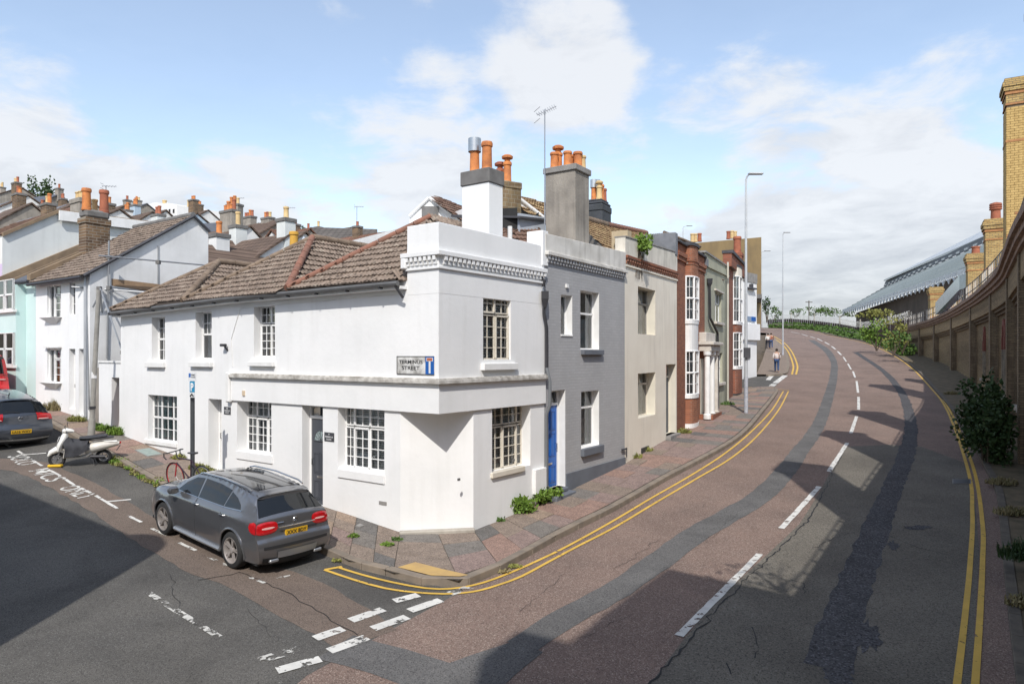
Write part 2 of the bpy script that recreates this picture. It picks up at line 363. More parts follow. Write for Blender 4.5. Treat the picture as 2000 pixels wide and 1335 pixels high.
# Terminus Road surface
lk_main = [p for p in SK if True]
ic = min(range(len(SK)), key=lambda i: (SK[i] - Vector(G(905, 1146)[:2])).length)
roadL = SK[ic:]
road_poly = [Vector((-9.5, -3.0)), Vector(G(-420, 1900)[:2]) if False else Vector((-4.6, 2.2)), Vector(G(600, 1318)[:2])] + [Vector(G(905, 1152)[:2])] + roadL[::2] + [Vector(G(1460, 757)[:2]), Vector(G(1460, 736)[:2])] + FKs[::2] + [FKs[-1] + Vector((-16, 26))] + [p for p in reversed(RK[::2])] + [Vector((-4, -8)), Vector((-12, -7))]
sheet('road', road_poly, ASPH_R, 0, .8, kind='structure')
side_poly = [Vector(G(600, 1318)[:2]), Vector((-4.6, 2.2)), Vector((-9.5, -3.0)), Vector((-16, 2)), Vector((-34, 15)), Vector((-34, 40)), far_left] + SK[::3][:max(1, ic // 3)] + [Vector(G(905, 1152)[:2])]
sheet('side_street', side_poly, ASPH_G, -.002, .7, kind='structure')
sheet('upper_side_street', [Vector(G(1460, 757)[:2]) + Vector((-8, 3)), Vector(G(1460, 757)[:2]), Vector(G(1512, 757)[:2]), Vector(G(1533, 733)[:2]), Vector(G(1460, 736)[:2]), Vector(G(1460, 736)[:2]) + Vector((-10, 5))], ASPH_G, .006, .8, kind='structure')

# ---- patches and cracks lying on the asphalt (flush repairs)
def gp(*a): return [Vector(G(px, py)[:2]) for px, py in a]
olive = gp((1262, 1345), (1330, 1255), (1400, 1172), (1488, 1092), (1562, 1022), (1600, 962), (1648, 872)) + gp((1735, 868), (1800, 872), (1888, 905), (1904, 968), (1913, 1080), (1905, 1201), (1898, 1345)) + [Vector((5.0, 7.0)), Vector((1.5, 6.5))]
sheet('asphalt_patch', olive, ASPH_O, .004, .5, kind='structure')
strip('trench_repair', gp((1020, 1262), (1090, 1215), (1200, 1154), (1290, 1093), (1360, 1042), (1420, 1008), (1480, 972), (1530, 925), (1563, 880), (1590, 845), (1605, 815), (1618, 775), (1628, 735), (1628, 705), (1612, 682), (1585, 664)), [.5, .62, .55, .5, .5, .5, .5, .5, .5, .6, .7, .8, .8, .8], ASPH_T, .006, jag=.02, kind='structure')
strip('trench_repair', gp((655, 1262), (760, 1290), (860, 1325), (950, 1350)), .75, ASPH_T, .005, jag=.02, kind='structure')
strip('trench_repair', gp((880, 1345), (960, 1300), (1035, 1262)), [1.1, .8, .5], ASPH_T, .0055, jag=.02, kind='structure')
strip('dark_trench_repair', gp((1615, 1305), (1655, 1180), (1700, 1060), (1740, 960), (1772, 880), (1778, 820), (1758, 762), (1722, 722), (1672, 688)), [.58, .50, .46, .42, .42, .42, .46, .5], ASPH_D, .007, jag=.035, kind='structure')
random.seed(3)
def ragged(cx, cy, rx, ry, n=26, rot=0):
    c = Vector(G(cx, cy)[:2]); out = []
    for i in range(n):
        a = 2 * math.pi * i / n; r = random.uniform(.45, .9)
        v = Vector((math.cos(a) * rx * r, math.sin(a) * ry * r)); v.rotate(Matrix.Rotation(rot, 2)); out.append(c + v)
    return out
for q in ((1690, 1240, .28, .8, -.5), (1790, 1030, .45, .18, .2), (1745, 1065, .16, .4, -.4), (1640, 1320, .25, .5, -.5), (1690, 1150, .12, .5, -.4)):
    sheet('broken_asphalt', ragged(q[0], q[1], q[2], q[3], 30, q[4]), ASPH_D, .0085, .3, kind='structure')
for w, pts in ((.03, ((1265, 1340), (1335, 1262), (1415, 1172), (1500, 1092), (1575, 1020), (1612, 955), (1652, 872))), (.018, ((1737, 1046), (1790, 1068), (1862, 1087))), (.016, ((1540, 1132), (1570, 1140), (1572, 1160))), (.02, ((1470, 1225), (1482, 1250), (1474, 1285))), (.016, ((1415, 1295), (1430, 1320))), (.014, ((1640, 1000), (1690, 1010), (1740, 1022))), (.014, ((1590, 1070), (1640, 1045), (1672, 1040)))):
    L0 = gp(*pts); L1 = resample(L0, .12); L1 = [p + Vector((random.gauss(0, .02), random.gauss(0, .02))) for p in L1]
    strip('crack', L1, [w, w * .5, w, w * .4, w], TAR, .010, sm=False, jag=w * .3, kind='structure')
strip('brown_strip', gp((-40, 905), (60, 912), (180, 968), (280, 1030), (400, 1095), (520, 1135), (640, 1195), (720, 1248)), [.95, .85, .85, .8, .85, .9, 1.2, .9], ASPH_B, .003, jag=.03, kind='structure')
strip('crack', [p + Vector((random.gauss(0, .02), random.gauss(0, .02))) for p in resample(gp((385, 1135), (470, 1118), (560, 1155), (640, 1205), (700, 1240)), .15)], .014, TAR, .010, sm=False, kind='structure')

rc = random.Random(21)
for (x0, y0, x1, y1) in ((1010, 1200, 1100, 1120), (1190, 1120, 1290, 1050), (1340, 940, 1400, 915), (1290, 1010, 1380, 985), (1120, 1250, 1230, 1200), (1380, 1060, 1440, 1000), (480, 1190, 560, 1260), (330, 1120, 350, 1190), (1500, 960, 1560, 945)):
    L1 = [p + Vector((rc.gauss(0, .035), rc.gauss(0, .035))) for p in resample(gp((x0, y0), (x1, y1)), .14)]
    strip('crack', L1, [.003, .007, .004, .008, .003], TAR, .009, sm=False, jag=.002, kind='structure')

# ---- painted markings
def mark(a, b, w, mat=WHITE_L, name='road_marking', dz=.012):
    strip(name, gp(a, b), w, mat, dz, sm=False, step=.2, jag=.006, kind='structure')
for a, b in (((1326, 1242), (1484, 1082)), ((1526, 1032), (1600, 950)), ((1619, 921), (1655, 865)), ((1662, 846), (1673, 813)), ((1677, 800), (1677, 775)), ((1676, 767), (1673, 744)), ((1670, 737), (1666, 725)), ((1662, 721), (1656, 710)), ((1653, 706), (1647, 697)), ((1643, 693), (1636, 686)), ((1632, 682), (1624, 676)), ((1620, 673), (1611, 668)), ((1606, 666), (1596, 661)), ((1592, 660), (1582, 657)), ((1577, 656), (1566, 652.5)), ((1562, 651.5), (1545, 648))):
    mark(a, b, .125 if a[1] > 700 else .17)
for a, b, m_ in (((541, 1310), (626, 1287), 0), ((643, 1272), (716, 1245), 0), ((728, 1228), (795, 1205), 0), ((800, 1193), (861, 1172), 0), ((878, 1160), (918, 1147), 1), ((506, 1290), (583, 1268), 1), ((615, 1247), (670, 1228), 0), ((685, 1212), (748, 1190), 0), ((770, 1174), (817, 1162), 0), ((555, 1338), (520, 1350), 1)):
    mark(a, b, .19, (WHITE_L, WHITE_W)[m_])
mark((287, 1156), (436, 1249), .10, WHITE_W)
for a, b in (((187, 968), (229, 993)), ((207, 980), (256, 975.5)), ((250, 1007), (276, 1020)), ((296, 1032), (326, 1046)), ((350, 1060), (383, 1075)), ((408, 1088), (443, 1105)), ((475, 1122), (517, 1139)), ((6, 864), (20, 873)), ((33, 880), (50, 890)), ((48, 888), (90, 885)), ((64, 899), (82, 910)), ((94, 917), (114, 927)), ((128, 936), (145, 948)), ((157, 953), (177, 963)), ((540, 1130), (568, 1124))):
    mark(a, b, .07, WHITE_L if a[0] < 400 else WHITE_W)
def road_text(s, a, b, h):
    A, B = gp(a, b); U = B - A; Vv = Vector((-U.y, U.x)).normalized() * h
    v, f, _ = text_geo(s, .01); mb = MB(); mb.mesh([(lambda q: (q.x, q.y, zt(q.x, q.y) + .012))(A + U * i + Vv * j) for i, j in v], f)
    mb.build('road_lettering', M('faded_white_road_paint', (.60, .59, .55), (.48, .47, .44), sc=4, rough=.75, alpha=(6, .43)), None, kind='structure', recalc=False)
road_text('SOLO', (13, 892), (36, 910), .44); road_text('M/CS', (55, 920), (92, 942), .44); road_text('ONLY', (112, 954), (156, 976), .42)
YL = gp((634, 1113), (690, 1132), (752, 1149), (810, 1157), (867, 1160), (905, 1158), (938, 1153), (975, 1142), (1018, 1126), (1072, 1097), (1130, 1066), (1200, 1030), (1280, 982), (1360, 935), (1430, 893), (1480, 850), (1521, 800), (1540, 764))
YI = gp((660, 1108), (705, 1122), (765, 1137), (832, 1149), (880, 1150), (925, 1143), (965, 1131), (1010, 1113), (1046, 1097), (1104, 1069), (1200, 1016), (1270, 974), (1350, 928), (1415, 886), (1465, 845), (1508, 800), (1530, 764))
strip('yellow_line', YL, .065, YELLOW, .012, kind='structure'); strip('yellow_line', YI, .065, YELLOW, .012, kind='structure')
mark((634, 1113), (668, 1107), .075, YELLOW, 'yellow_line', .013)
mark((1541, 762), (1462, 756), .08, YELLOW, 'yellow_line', .016)
strip('yellow_line', gp((1555, 731), (1557, 712), (1546, 686), (1530, 668), (1508, 655)), .13, YELLOW, .012, kind='structure')
strip('yellow_line', gp((1547, 731), (1549, 712), (1539, 686), (1524, 669), (1505, 657)), .13, YELLOW, .012, kind='structure')
for a, b in (((1514, 748), (1534, 733)), ((1507, 754), (1512, 750))): mark(a, b, .35, WHITE_L, dz=.016)
mark((1500, 742), (1508, 733), .3, WHITE_L, dz=.016)
strip('yellow_line', gp((1868, 1345), (1885, 1201), (1895, 1097), (1899, 1000), (1889, 912), (1849, 800), (1820, 760), (1780, 718), (1738, 690), (1690, 670), (1630, 657), (1580, 647)), .085, YELLOW, .012, kind='structure')
strip('yellow_line', gp((1904, 1345), (1914, 1201), (1919, 1097), (1919, 1024), (1905, 928), (1881, 860), (1857, 805), (1828, 762), (1787, 718), (1743, 688)), .085, YELLOW, .012, kind='structure')

# ---- facade lines in plan
C0 = Vector((-1.43, 13.5)); dL = Vector((-.8122, .5834)); CR = Vector((.77, 16.5))
PL = lambda t: C0 + dL * t
GREY0 = CR; GREY1 = Vector((3.315, 20.34)); CRM1 = Vector((6.03, 25.27)); BRK1 = Vector((8.25, 29.6)); OLV1 = Vector((11.05, 35.35)); BR21 = Vector((13.6, 40.9))
CHL = Vector((-2.28, 14.11)); CHR = Vector((-.80, 14.36))
inner = [PL(40), PL(23), PL(17), PL(12.9), PL(7), PL(3), CHL, CHR, CR, GREY1, CRM1, BRK1, OLV1, BR21, BR21 + Vector((.05, .1))]
outerI = [0]
def nearest(p):
    return min(range(len(SK)), key=lambda i: (SK[i] - p).length)
outer = []
for q in inner: outer.append(nearest(q))
# force a steady walk round the corner
ia, ib = nearest(Vector(G(760, 1128)[:2])), nearest(Vector(G(985, 1112)[:2]))
outer[6] = ia; outer[7] = ib
outer[5] = nearest(Vector(G(640, 1084)[:2])); outer[-1] = len(SK) - 1; outer[-2] = len(SK) - 2
for i in range(1, len(outer)): outer[i] = max(outer[i], outer[i - 1])
KH = .12
def slabm(n, c): return M(n, c, tuple(x * .72 for x in c), sc=4, rough=.9, bump=.4, bsc=60, det=8, speck=(60, tuple(min(1, x * 1.35) for x in c), .86))
SLABC = [slabm('slab_pink', (.31, .205, .165)), slabm('slab_rose', (.28, .205, .18)), slabm('slab_brown', (.26, .205, .165)), slabm('slab_grey', (.205, .185, .165)), slabm('slab_sand', (.32, .24, .18)), slabm('slab_dark', (.155, .145, .135))]
def path_pairs():
    pr = []
    for i in range(len(inner) - 1):
        L = max((inner[i + 1] - inner[i]).length, (SK[outer[i + 1]] - SK[outer[i]]).length); n = max(1, round(L / .78))
        for k in range(n):
            t = k / n; o = outer[i] + (outer[i + 1] - outer[i]) * t; j = int(o); oo = SK[j].lerp(SK[min(j + 1, len(SK) - 1)], o - j)
            pr.append((inner[i].lerp(inner[i + 1], t), oo))
    pr.append((inner[-1], SK[-1])); return pr
def pavement():
    rnd = random.Random(5)
    root = bpy.data.objects.new('pavement', None); COL.objects.link(root); root['kind'] = 'structure'; ORG[root.name] = Vector((0, 0, 0))
    pr = path_pairs(); mb = MB(); vs = []; n = 6
    for a, b in pr:
        a2 = a + (a - b).normalized() * .05
        for j in range(n + 1): q = a2.lerp(b, j / n); vs.append((q.x, q.y, zt(q.x, q.y) + KH - .012))
    fs = [(i * (n + 1) + j, i * (n + 1) + j + 1, (i + 1) * (n + 1) + j + 1, (i + 1) * (n + 1) + j) for i in range(len(pr) - 1) for j in range(n)]
    mb.mesh(vs, fs); mb.build('bedding', MORTAR, root, recalc=False, smooth=True)
    count = 0; rest = {}
    for i in range(len(pr) - 1):
        (a0, b0), (a1, b1) = pr[i], pr[i + 1]; wd = ((a0 - b0).length + (a1 - b1).length) / 2
        if wd < .3: continue
        t1 = 1 - .19 / wd; k = max(1, round((wd - .19) / rnd.choice([.55, .66, .8]))); cuts = [0] + sorted([(j + rnd.uniform(-.18, .18)) / k for j in range(1, k)]) + [1]
        base = rnd.choice([0, 1, 2, 2, 3]); y_mid = (a0.y + b0.y) / 2
        for j in range(len(cuts) - 1):
            u0, u1 = cuts[j] * t1, cuts[j + 1] * t1
            g = .008; c = [a0.lerp(b0, u0), a0.lerp(b0, u1), a1.lerp(b1, u1), a1.lerp(b1, u0)]; m = sum(c, Vector((0, 0))) / 4
            c = [p + (m - p).normalized() * g for p in c]; h = KH + rnd.uniform(-.004, .004)
            ci = base if rnd.random() < .5 else rnd.choice([0, 1, 1, 2, 2, 3, 3, 4, 5]); mid = m
            mb = MB(); tilt = rnd.uniform(-.003, .003)
            top = [(p.x, p.y, zt(p.x, p.y) + h + (tilt if q % 2 else 0)) for q, p in enumerate(c)]; bot = [(p[0], p[1], p[2] - .05) for p in top]
            if count < 300 and m.x > -16 and m.y < 42:
                mb.hexa(bot + top); mb.build('slab', SLABC[ci], root, bevel=.004); count += 1
            else: rest.setdefault(ci, MB()).hexa(bot + top)
    for ci, mb in rest.items(): mb.build('slab', SLABC[ci], root, kind='stuff')
    # kerb stones
    kr = bpy.data.objects.new('kerb', None); COL.objects.link(kr); kr['kind'] = 'structure'; ORG[kr.name] = Vector((0, 0, 0))
    L = SK; i = 0; cnt = 0
    while i < len(L) - 2:
        j = min(i + 3, len(L) - 1); a, b = L[i], L[j]; t = (b - a).normalized(); nn = Vector((-t.y, t.x))
        if (nn.dot(Vector((0, 1)))) < 0 and b.x > -1: pass
        inn = .16; g = .006; A = a + t * g; B = b - t * g
        tw = rnd.uniform(-.006, .006)
        pts = [A, B, B + nn * inn, A + nn * inn]
        # keep the stone on the pavement side
        mb = MB(); mb.hexa([(p.x, p.y, zt(p.x, p.y) - .1) for p in pts] + [(p.x, p.y, zt(p.x, p.y) + KH + .003 + tw) for p in pts])
        mb.build('kerbstone', KERB, kr, bevel=.012); i = j
    return root
pavement()
YSLAB = M('yellow_slab', (.50, .33, .12), (.42, .28, .12), sc=4, rough=.85)
c4 = [Vector(G(px, py, KH)[:2]) for px, py in ((777, 1108), (811, 1098), (862, 1111), (915, 1123), (898, 1126), (842, 1124))]
mb = MB(); mb.mesh([(p.x, p.y, zt(p.x, p.y) + KH + .012) for p in c4], [tuple(range(6))]); mb.build('tactile_patch', YSLAB, None, kind='structure', recalc=False)
# far pavement on the other side of the upper side street
FKin = [Vector(G(px, py, KH)[:2]) for px, py in ((1458, 731), (1479, 727), (1490, 700), (1496, 680), (1497, 660), (1496, 652))]
sheet('upper_pavement', [Vector(G(1440, 733)[:2])] + FKs[1:] + FKin[::-1], SLABC[2], KH, .6, kind='structure')
kr = bpy.data.objects.new('upper_kerb', None); COL.objects.link(kr); kr['kind'] = 'structure'; ORG[kr.name] = Vector((0, 0, 0))
for i in range(0, len(FKs) - 3, 3):
    a, b = FKs[i], FKs[i + 3]; t = (b - a).normalized(); nn = Vector((-t.y, t.x)) * .2; mb = MB(); pts = [a + t * .01, b - t * .01, b - t * .01 + nn, a + t * .01 + nn]
    mb.hexa([(p.x, p.y, zt(p.x, p.y) - .1) for p in pts] + [(p.x, p.y, zt(p.x, p.y) + KH + .01) for p in pts]); mb.build('kerbstone', KERB, kr)
# right kerb and verge in front of the station wall
kr = bpy.data.objects.new('verge_kerb', None); COL.objects.link(kr); kr['kind'] = 'structure'; ORG[kr.name] = Vector((0, 0, 0))
DK = M('dark_kerb', (.15, .13, .105), (.09, .08, .068), sc=3, rough=.95, bump=.4, bsc=40)
i = 0; RKf = smooth_line(RKW, .45)
while i < len(RKf) - 2:
    a, b = RKf[i], RKf[i + 2]; t = (b - a).normalized(); nn = Vector((t.y, -t.x)) * .16; mb = MB(); pts = [a + t * .006, b - t * .006, b - t * .006 + nn, a + t * .006 + nn]
    mb.hexa([(p.x, p.y, zt(p.x, p.y) - .1) for p in pts] + [(p.x, p.y, zt(p.x, p.y) + .1) for p in pts]); mb.build('kerbstone', DK, kr, bevel=.01); i += 2
def offset_line(L, d):
    out = []
    for i, p in enumerate(L):
        t = (L[min(i + 1, len(L) - 1)] - L[max(i - 1, 0)]).normalized(); out.append(p + Vector((t.y, -t.x)) * d)
    return out
vr = MB(); vs = []; V0 = offset_line(RKf, .1); V1 = offset_line(RKf, 9)
for a, b in zip(V0, V1):
    for j in range(9):
        q = a.lerp(b, j / 8); vs.append((q.x, q.y, zt(a.x, a.y) + .08 + (j > 1) * .05))
vr.mesh(vs, [(i * 9 + j, i * 9 + j + 1, (i + 1) * 9 + j + 1, (i + 1) * 9 + j) for i in range(len(V0) - 1) for j in range(8)])
vr.build('verge', GRAVEL, None, kind='structure', smooth=True, recalc=False)
# ------------------------------------------------------------ building kit
class F:
    """a vertical plane in plan; u runs left to right as seen from the street, w outwards, z up"""
    def __init__(s, a, b):
        s.a = Vector(a[:2]); s.b = Vector(b[:2]); s.L = (s.b - s.a).length; s.d = (s.b - s.a).normalized(); s.n = Vector((s.d.y, -s.d.x))
    def u(s, px):
        k = (px - CX) / FPX; return (k * s.a.y - s.a.x) / (s.d.x - k * s.d.y)
    def z(s, px, py):
        u = s.u(px); return CZ + (HY - py) / FPX * (s.a.y + s.d.y * u)
    def P(s, u, w, z): q = s.a + s.d * u + s.n * w; return Vector((q.x, q.y, z))
    def box(s, mb, u0, u1, w0, w1, z0, z1, z0b=None, z1b=None):
        z0b = z0 if z0b is None else z0b; z1b = z1 if z1b is None else z1b
        mb.hexa([s.P(u0, w0, z0), s.P(u1, w0, z0b), s.P(u1, w1, z0b), s.P(u0, w1, z0), s.P(u0, w0, z1), s.P(u1, w0, z1b), s.P(u1, w1, z1b), s.P(u0, w1, z1)])
    def grd(s, u): q = s.a + s.d * u; return zt(q.x, q.y)
def wall(parent, f, u0, u1, z0, z1, ops, mat, name='wall', z1b=None, back=True, w=0.0, label=None, reveal=None):
    """a wall face with openings (ua, ub, za, zb, depth) and their reveals"""
    us = sorted({u0, u1, *[o[0] for o in ops], *[o[1] for o in ops]}); zs = sorted({z0, *[o[2] for o in ops], *[o[3] for o in ops]}); zs = [z for z in zs]
    mb = MB(); top = lambda u: z1 if z1b is None else z1 + (z1b - z1) * (u - u0) / (u1 - u0)
    for i in range(len(us) - 1):
        a, b = us[i], us[i + 1]
        for j in range(len(zs)):
            c = zs[j]; last = j == len(zs) - 1; d = None if last else zs[j + 1]; m = ((a + b) / 2, (c + (d if d else (top(a) + c) / 1)) / 2 if d is None else (c + d) / 2)
            if any(o[0] < m[0] < o[1] and o[2] < m[1] < o[3] for o in ops) and not last: continue
            mb.face([f.P(a, w, c), f.P(b, w, c), f.P(b, w, top(b) if last else d), f.P(a, w, top(a) if last else d)])
    if reveal: mb.build(name, mat, parent, recalc=False, label=label); mb = MB(); name = 'window_reveal'; mat = reveal
    for ua, ub, za, zb, dp in ops:
        mb.face([f.P(ua, w, za), f.P(ua, w, zb), f.P(ua, w - dp, zb), f.P(ua, w - dp, za)]); mb.face([f.P(ub, w, zb), f.P(ub, w, za), f.P(ub, w - dp, za), f.P(ub, w - dp, zb)])
        mb.face([f.P(ua, w, zb), f.P(ub, w, zb), f.P(ub, w - dp, zb), f.P(ua, w - dp, zb)]); mb.face([f.P(ub, w, za), f.P(ua, w, za), f.P(ua, w - dp, za), f.P(ub, w - dp, za)])
        if reveal: mb.build(name, mat, parent, recalc=False); mb = MB()
    if reveal: return
    return mb.build(name, mat, parent, recalc=False, label=label)
WHT = M('white_render', (.82, .82, .815), (.765, .77, .765), sc=.9, wear=.07, wsc=.5, rough=.75, bump=.2, bsc=9, spec=.25, streak=((.50, .49, .46), .22))
WHT2 = M('old_white_render', (.74, .74, .73), (.62, .62, .61), sc=1.0, rough=.85, bump=.25, bsc=14, spec=.2, streak=((.42, .42, .40), .5))
TRIM = M('white_trim', (.80, .80, .79), (.72, .72, .70), sc=3, rough=.6, streak=((.45, .44, .40), .3))
OLDTRIM = M('weathered_cornice', (.62, .60, .56), (.30, .28, .25), sc=6, rough=.9, bump=.3, bsc=30)
UPVC = M('white_window_frame', (.82, .82, .81), (.78, .78, .77), rough=.35)
CREAMF = M('cream_window_frame', (.68, .63, .54), (.60, .55, .46), rough=.5)
GLASS = glass_mat()
DARKIN = M('dark_interior', (.035, .035, .035), (.02, .02, .02), rough=.95)
BLIND = M('white_blind', (.80, .80, .78), (.72, .72, .70), rough=.7)
CURT_G = M('green_curtain', (.58, .74, .72), (.45, .62, .60), sc=8, rough=.9)
CURT_W = M('net_curtain', (.66, .67, .65), (.48, .49, .48), sc=6, rough=.9)
CURT_Y = M('amber_blind', (.48, .36, .16), (.38, .28, .12), rough=.9)
CURT_B = M('blue_curtain', (.10, .22, .42), (.08, .18, .36), rough=.9)
BLACKM = M('black_metal', (.045, .045, .05), (.03, .03, .035), rough=.45)
def window(parent, f, pxL, pxR, pyT, pyB, depth, lights, frame=UPVC, bar=.018, fw=.055, back='dark', raw=None, w=0.0, glass=None, fd=.06):
    """lights: (x0, x1, y0, y1, nx, ny, opening casement?) in fractions of the opening seen from the street"""
    if raw: u0, u1, z0, z1 = raw
    else:
        u0, u1 = f.u(pxL), f.u(pxR); pm = (pxL + pxR) / 2; z1, z0 = f.z(pm, pyT), f.z(pm, pyB)
    wf = w - depth; mb = MB()
    U = lambda x: u0 + (u1 - u0) * x; Z = lambda y: z1 + (z0 - z1) * y
    bars = MB(); panes = []
    f.box(mb, u0, u1, wf - fd, wf - .004, z1 - fw * .6, z1); f.box(mb, u0, u1, wf - fd, wf - .004, z0, z0 + fw * .6); f.box(mb, u0, u0 + fw * .6, wf - fd, wf - .004, z0, z1); f.box(mb, u1 - fw * .6, u1, wf - fd, wf - .004, z0, z1)
    for l in lights:
        x0, x1, y0, y1, nx, ny = l[:6]; cs = l[6] if len(l) > 6 else 0
        a, b, c, d = U(x0), U(x1), Z(y1), Z(y0); t = fw * (.75 if cs else .5); pr = .022 if cs else 0
        for q in ((a, b, c, c + t), (a, b, d - t, d), (a, a + t, c, d), (b - t, b, c, d)): f.box(mb, q[0], q[1], wf - fd + .01, wf + pr, q[2], q[3])
        a += t; b -= t; c += t; d -= t
        for i in range(1, nx): x = a + (b - a) * i / nx; f.box(bars, x - bar / 2, x + bar / 2, wf - .03, wf - .008, c, d)
        for j in range(1, ny): z = c + (d - c) * j / ny; f.box(bars, a, b, wf - .03, wf - .0082, z - bar / 2, z + bar / 2)
        for i in range(nx):
            for j in range(ny): panes.append((a + (b - a) * i / nx, a + (b - a) * (i + 1) / nx, c + (d - c) * j / ny, c + (d - c) * (j + 1) / ny))
    o = mb.build('window', frame, parent)
    if bars.v: bars.build('glazing_bars', frame, o)
    for a, b, c, d in panes:
        m = MB(); m.face([f.P(a, wf - .022, c), f.P(b, wf - .022, c), f.P(b, wf - .022, d), f.P(a, wf - .022, d)]); m.build('pane', glass or GLASS, o, recalc=False)
    m = MB(); bk = wf - .55
    if back == 'flat': m.face([f.P(u0 + .02, wf - .05, z0 + .02), f.P(u1 - .02, wf - .05, z0 + .02), f.P(u1 - .02, wf - .05, z1 - .02), f.P(u0 + .02, wf - .05, z1 - .02)]); m.build('room_behind', DARKIN, o, recalc=False); return o, (u0, u1, z0, z1, depth + .07)
    m.face([f.P(u0 - .3, bk, z0 - .3), f.P(u1 + .3, bk, z0 - .3), f.P(u1 + .3, bk, z1 + .3), f.P(u0 - .3, bk, z1 + .3)])
    for s_ in ((u0 - .01, u0 - .3), (u1 + .01, u1 + .3)):
        m.face([f.P(s_[0], wf - .07, z0 - .3), f.P(s_[1], bk, z0 - .3), f.P(s_[1], bk, z1 + .3), f.P(s_[0], wf - .07, z1 + .3)])
    m.face([f.P(u0, wf - .07, z1 + .01), f.P(u1, wf - .07, z1 + .01), f.P(u1 + .3, bk, z1 + .3), f.P(u0 - .3, bk, z1 + .3)])
    m.face([f.P(u0, wf - .07, z0 - .01), f.P(u1, wf - .07, z0 - .01), f.P(u1 + .3, bk, z0 - .3), f.P(u0 - .3, bk, z0 - .3)])
    m.build('room_behind', DARKIN, o, recalc=False)
    if back == 'blind':
        m = MB(); n = int((z1 - z0) / .05)
        for i in range(n): zz = z0 + .03 + i * .05; m.face([f.P(u0 + .03, wf - .10, zz), f.P(u1 - .03, wf - .10, zz), f.P(u1 - .03, wf - .112, zz + .040), f.P(u0 + .03, wf - .112, zz + .040)])
        m.build('blind', BLIND, o, recalc=False)
    elif back in ('green', 'net', 'amber', 'blue', 'half'):
        mt = {'green': CURT_G, 'net': CURT_W, 'amber': CURT_Y, 'blue': CURT_B, 'half': CURT_W}[back]
        rr = ((u0 + .02, u0 + (u1 - u0) * .46), (u0 + (u1 - u0) * .54, u1 - .02)) if back == 'green' else ((u0 + .02, u0 + (u1 - u0) * .55),) if back in ('blue',) else ((u0 + .02, u0 + (u1 - u0) * .3), (u0 + (u1 - u0) * .74, u1 - .02)) if back == 'half' else ((u0 + .02, u1 - .02),)
        zt_ = z1 - (z1 - z0) * (.45 if back == 'amber' else 0)
        for a, b in rr:
            m = MB(); n = max(4, int((b - a) / .035)); vs = []
            for i in range(n + 1): uu = a + (b - a) * i / n; ww = wf - .14 + .018 * math.sin(i * 2.1); vs += [f.P(uu, ww, z0 + .02), f.P(uu, ww, zt_)]
            m.mesh(vs, [(2 * i, 2 * i + 2, 2 * i + 3, 2 * i + 1) for i in range(n)]); m.build('curtain', mt, o, recalc=False, smooth=True)
    return o, (u0, u1, z0, z1, depth + .07)
def sill(parent, f, pxL, pxR, pyT, pyB, proud, mat, ins=.1, w=0.0, raw=None):
    if raw: u0, u1, z0, z1 = raw
    else: u0, u1 = f.u(pxL), f.u(pxR); pm = (pxL + pxR) / 2; z1, z0 = f.z(pm, pyT), f.z(pm, pyB)
    mb = MB(); f.box(mb, u0, u1, w - ins, w + proud, z0, z1); return mb.build('sill', mat, parent, bevel=.008)
def door(parent, f, raw, depth, mat, panels=(), name='door', letter=None, handle=None, transom=None, frame=UPVC, w=0.0, handle_side=0):
    u0, u1, z0, z1 = raw; wf = w - depth; ft = .05
    mb = MB(); f.box(mb, u0, u0 + ft, wf - .08, wf, z0, z1); f.box(mb, u1 - ft, u1, wf - .08, wf, z0, z1); f.box(mb, u0 + ft, u1 - ft, wf - .08, wf, z1 - ft, z1)
    zt_ = z1 - ft
    if transom: f.box(mb, u0 + ft, u1 - ft, wf - .08, wf + .01, transom, transom + .06); zt_ = transom
    fr = mb.build('door_frame', frame, parent)
    if transom:
        m = MB(); m.face([f.P(u0 + ft, wf - .04, transom + .06), f.P(u1 - ft, wf - .04, transom + .06), f.P(u1 - ft, wf - .04, z1 - ft), f.P(u0 + ft, wf - .04, z1 - ft)]); m.build('pane', GLASS, fr, recalc=False)
        m = MB(); m.face([f.P(u0, wf - .3, transom), f.P(u1, wf - .3, transom), f.P(u1, wf - .3, z1), f.P(u0, wf - .3, z1)]); m.build('hall_behind', DARKIN, fr, recalc=False)
    a, b = u0 + ft + .005, u1 - ft - .005; m = MB(); f.box(m, a, b, wf - .06, wf - .018, z0 + .02, zt_ - .005)
    H = zt_ - z0
    d = m.build(name, mat, parent)
    m = MB()
    for x0, x1, y0, y1 in panels:
        A, B, Cc, D = a + (b - a) * x0, a + (b - a) * x1, z0 + H * y0, z0 + H * y1; r = .018
        for q in ((A, B, Cc, Cc + r), (A, B, D - r, D), (A, A + r, Cc, D), (B - r, B, Cc, D)): f.box(m, q[0], q[1], wf - .02, wf - .006, q[2], q[3])
        f.box(m, A + .04, B - .04, wf - .02, wf - .010, Cc + .04, D - .04)
    if m.v: m.build('door_panel', mat, d)
    if letter is not None:
        m = MB(); uc = (a + b) / 2; f.box(m, uc - .12, uc + .12, wf - .02, wf - .004, z0 + H * letter, z0 + H * letter + .05); m.build('letterbox', CHROME, d)
    hs = a + .06 if handle_side == 0 else b - .06
    m = MB(); m.tube([f.P(hs, wf - .02, z0 + H * .46), f.P(hs, wf + .03, z0 + H * .46), f.P(hs, wf + .03, z0 + H * .53), f.P(hs, wf - .02, z0 + H * .53)], .009, 6); m.build('handle', handle or BLACKM, d)
    return d, (u0, u1, z0, z1, depth + .08)
CHROME = M('chrome', (.6, .6, .6), (.55, .55, .55), rough=.2, metal=1)
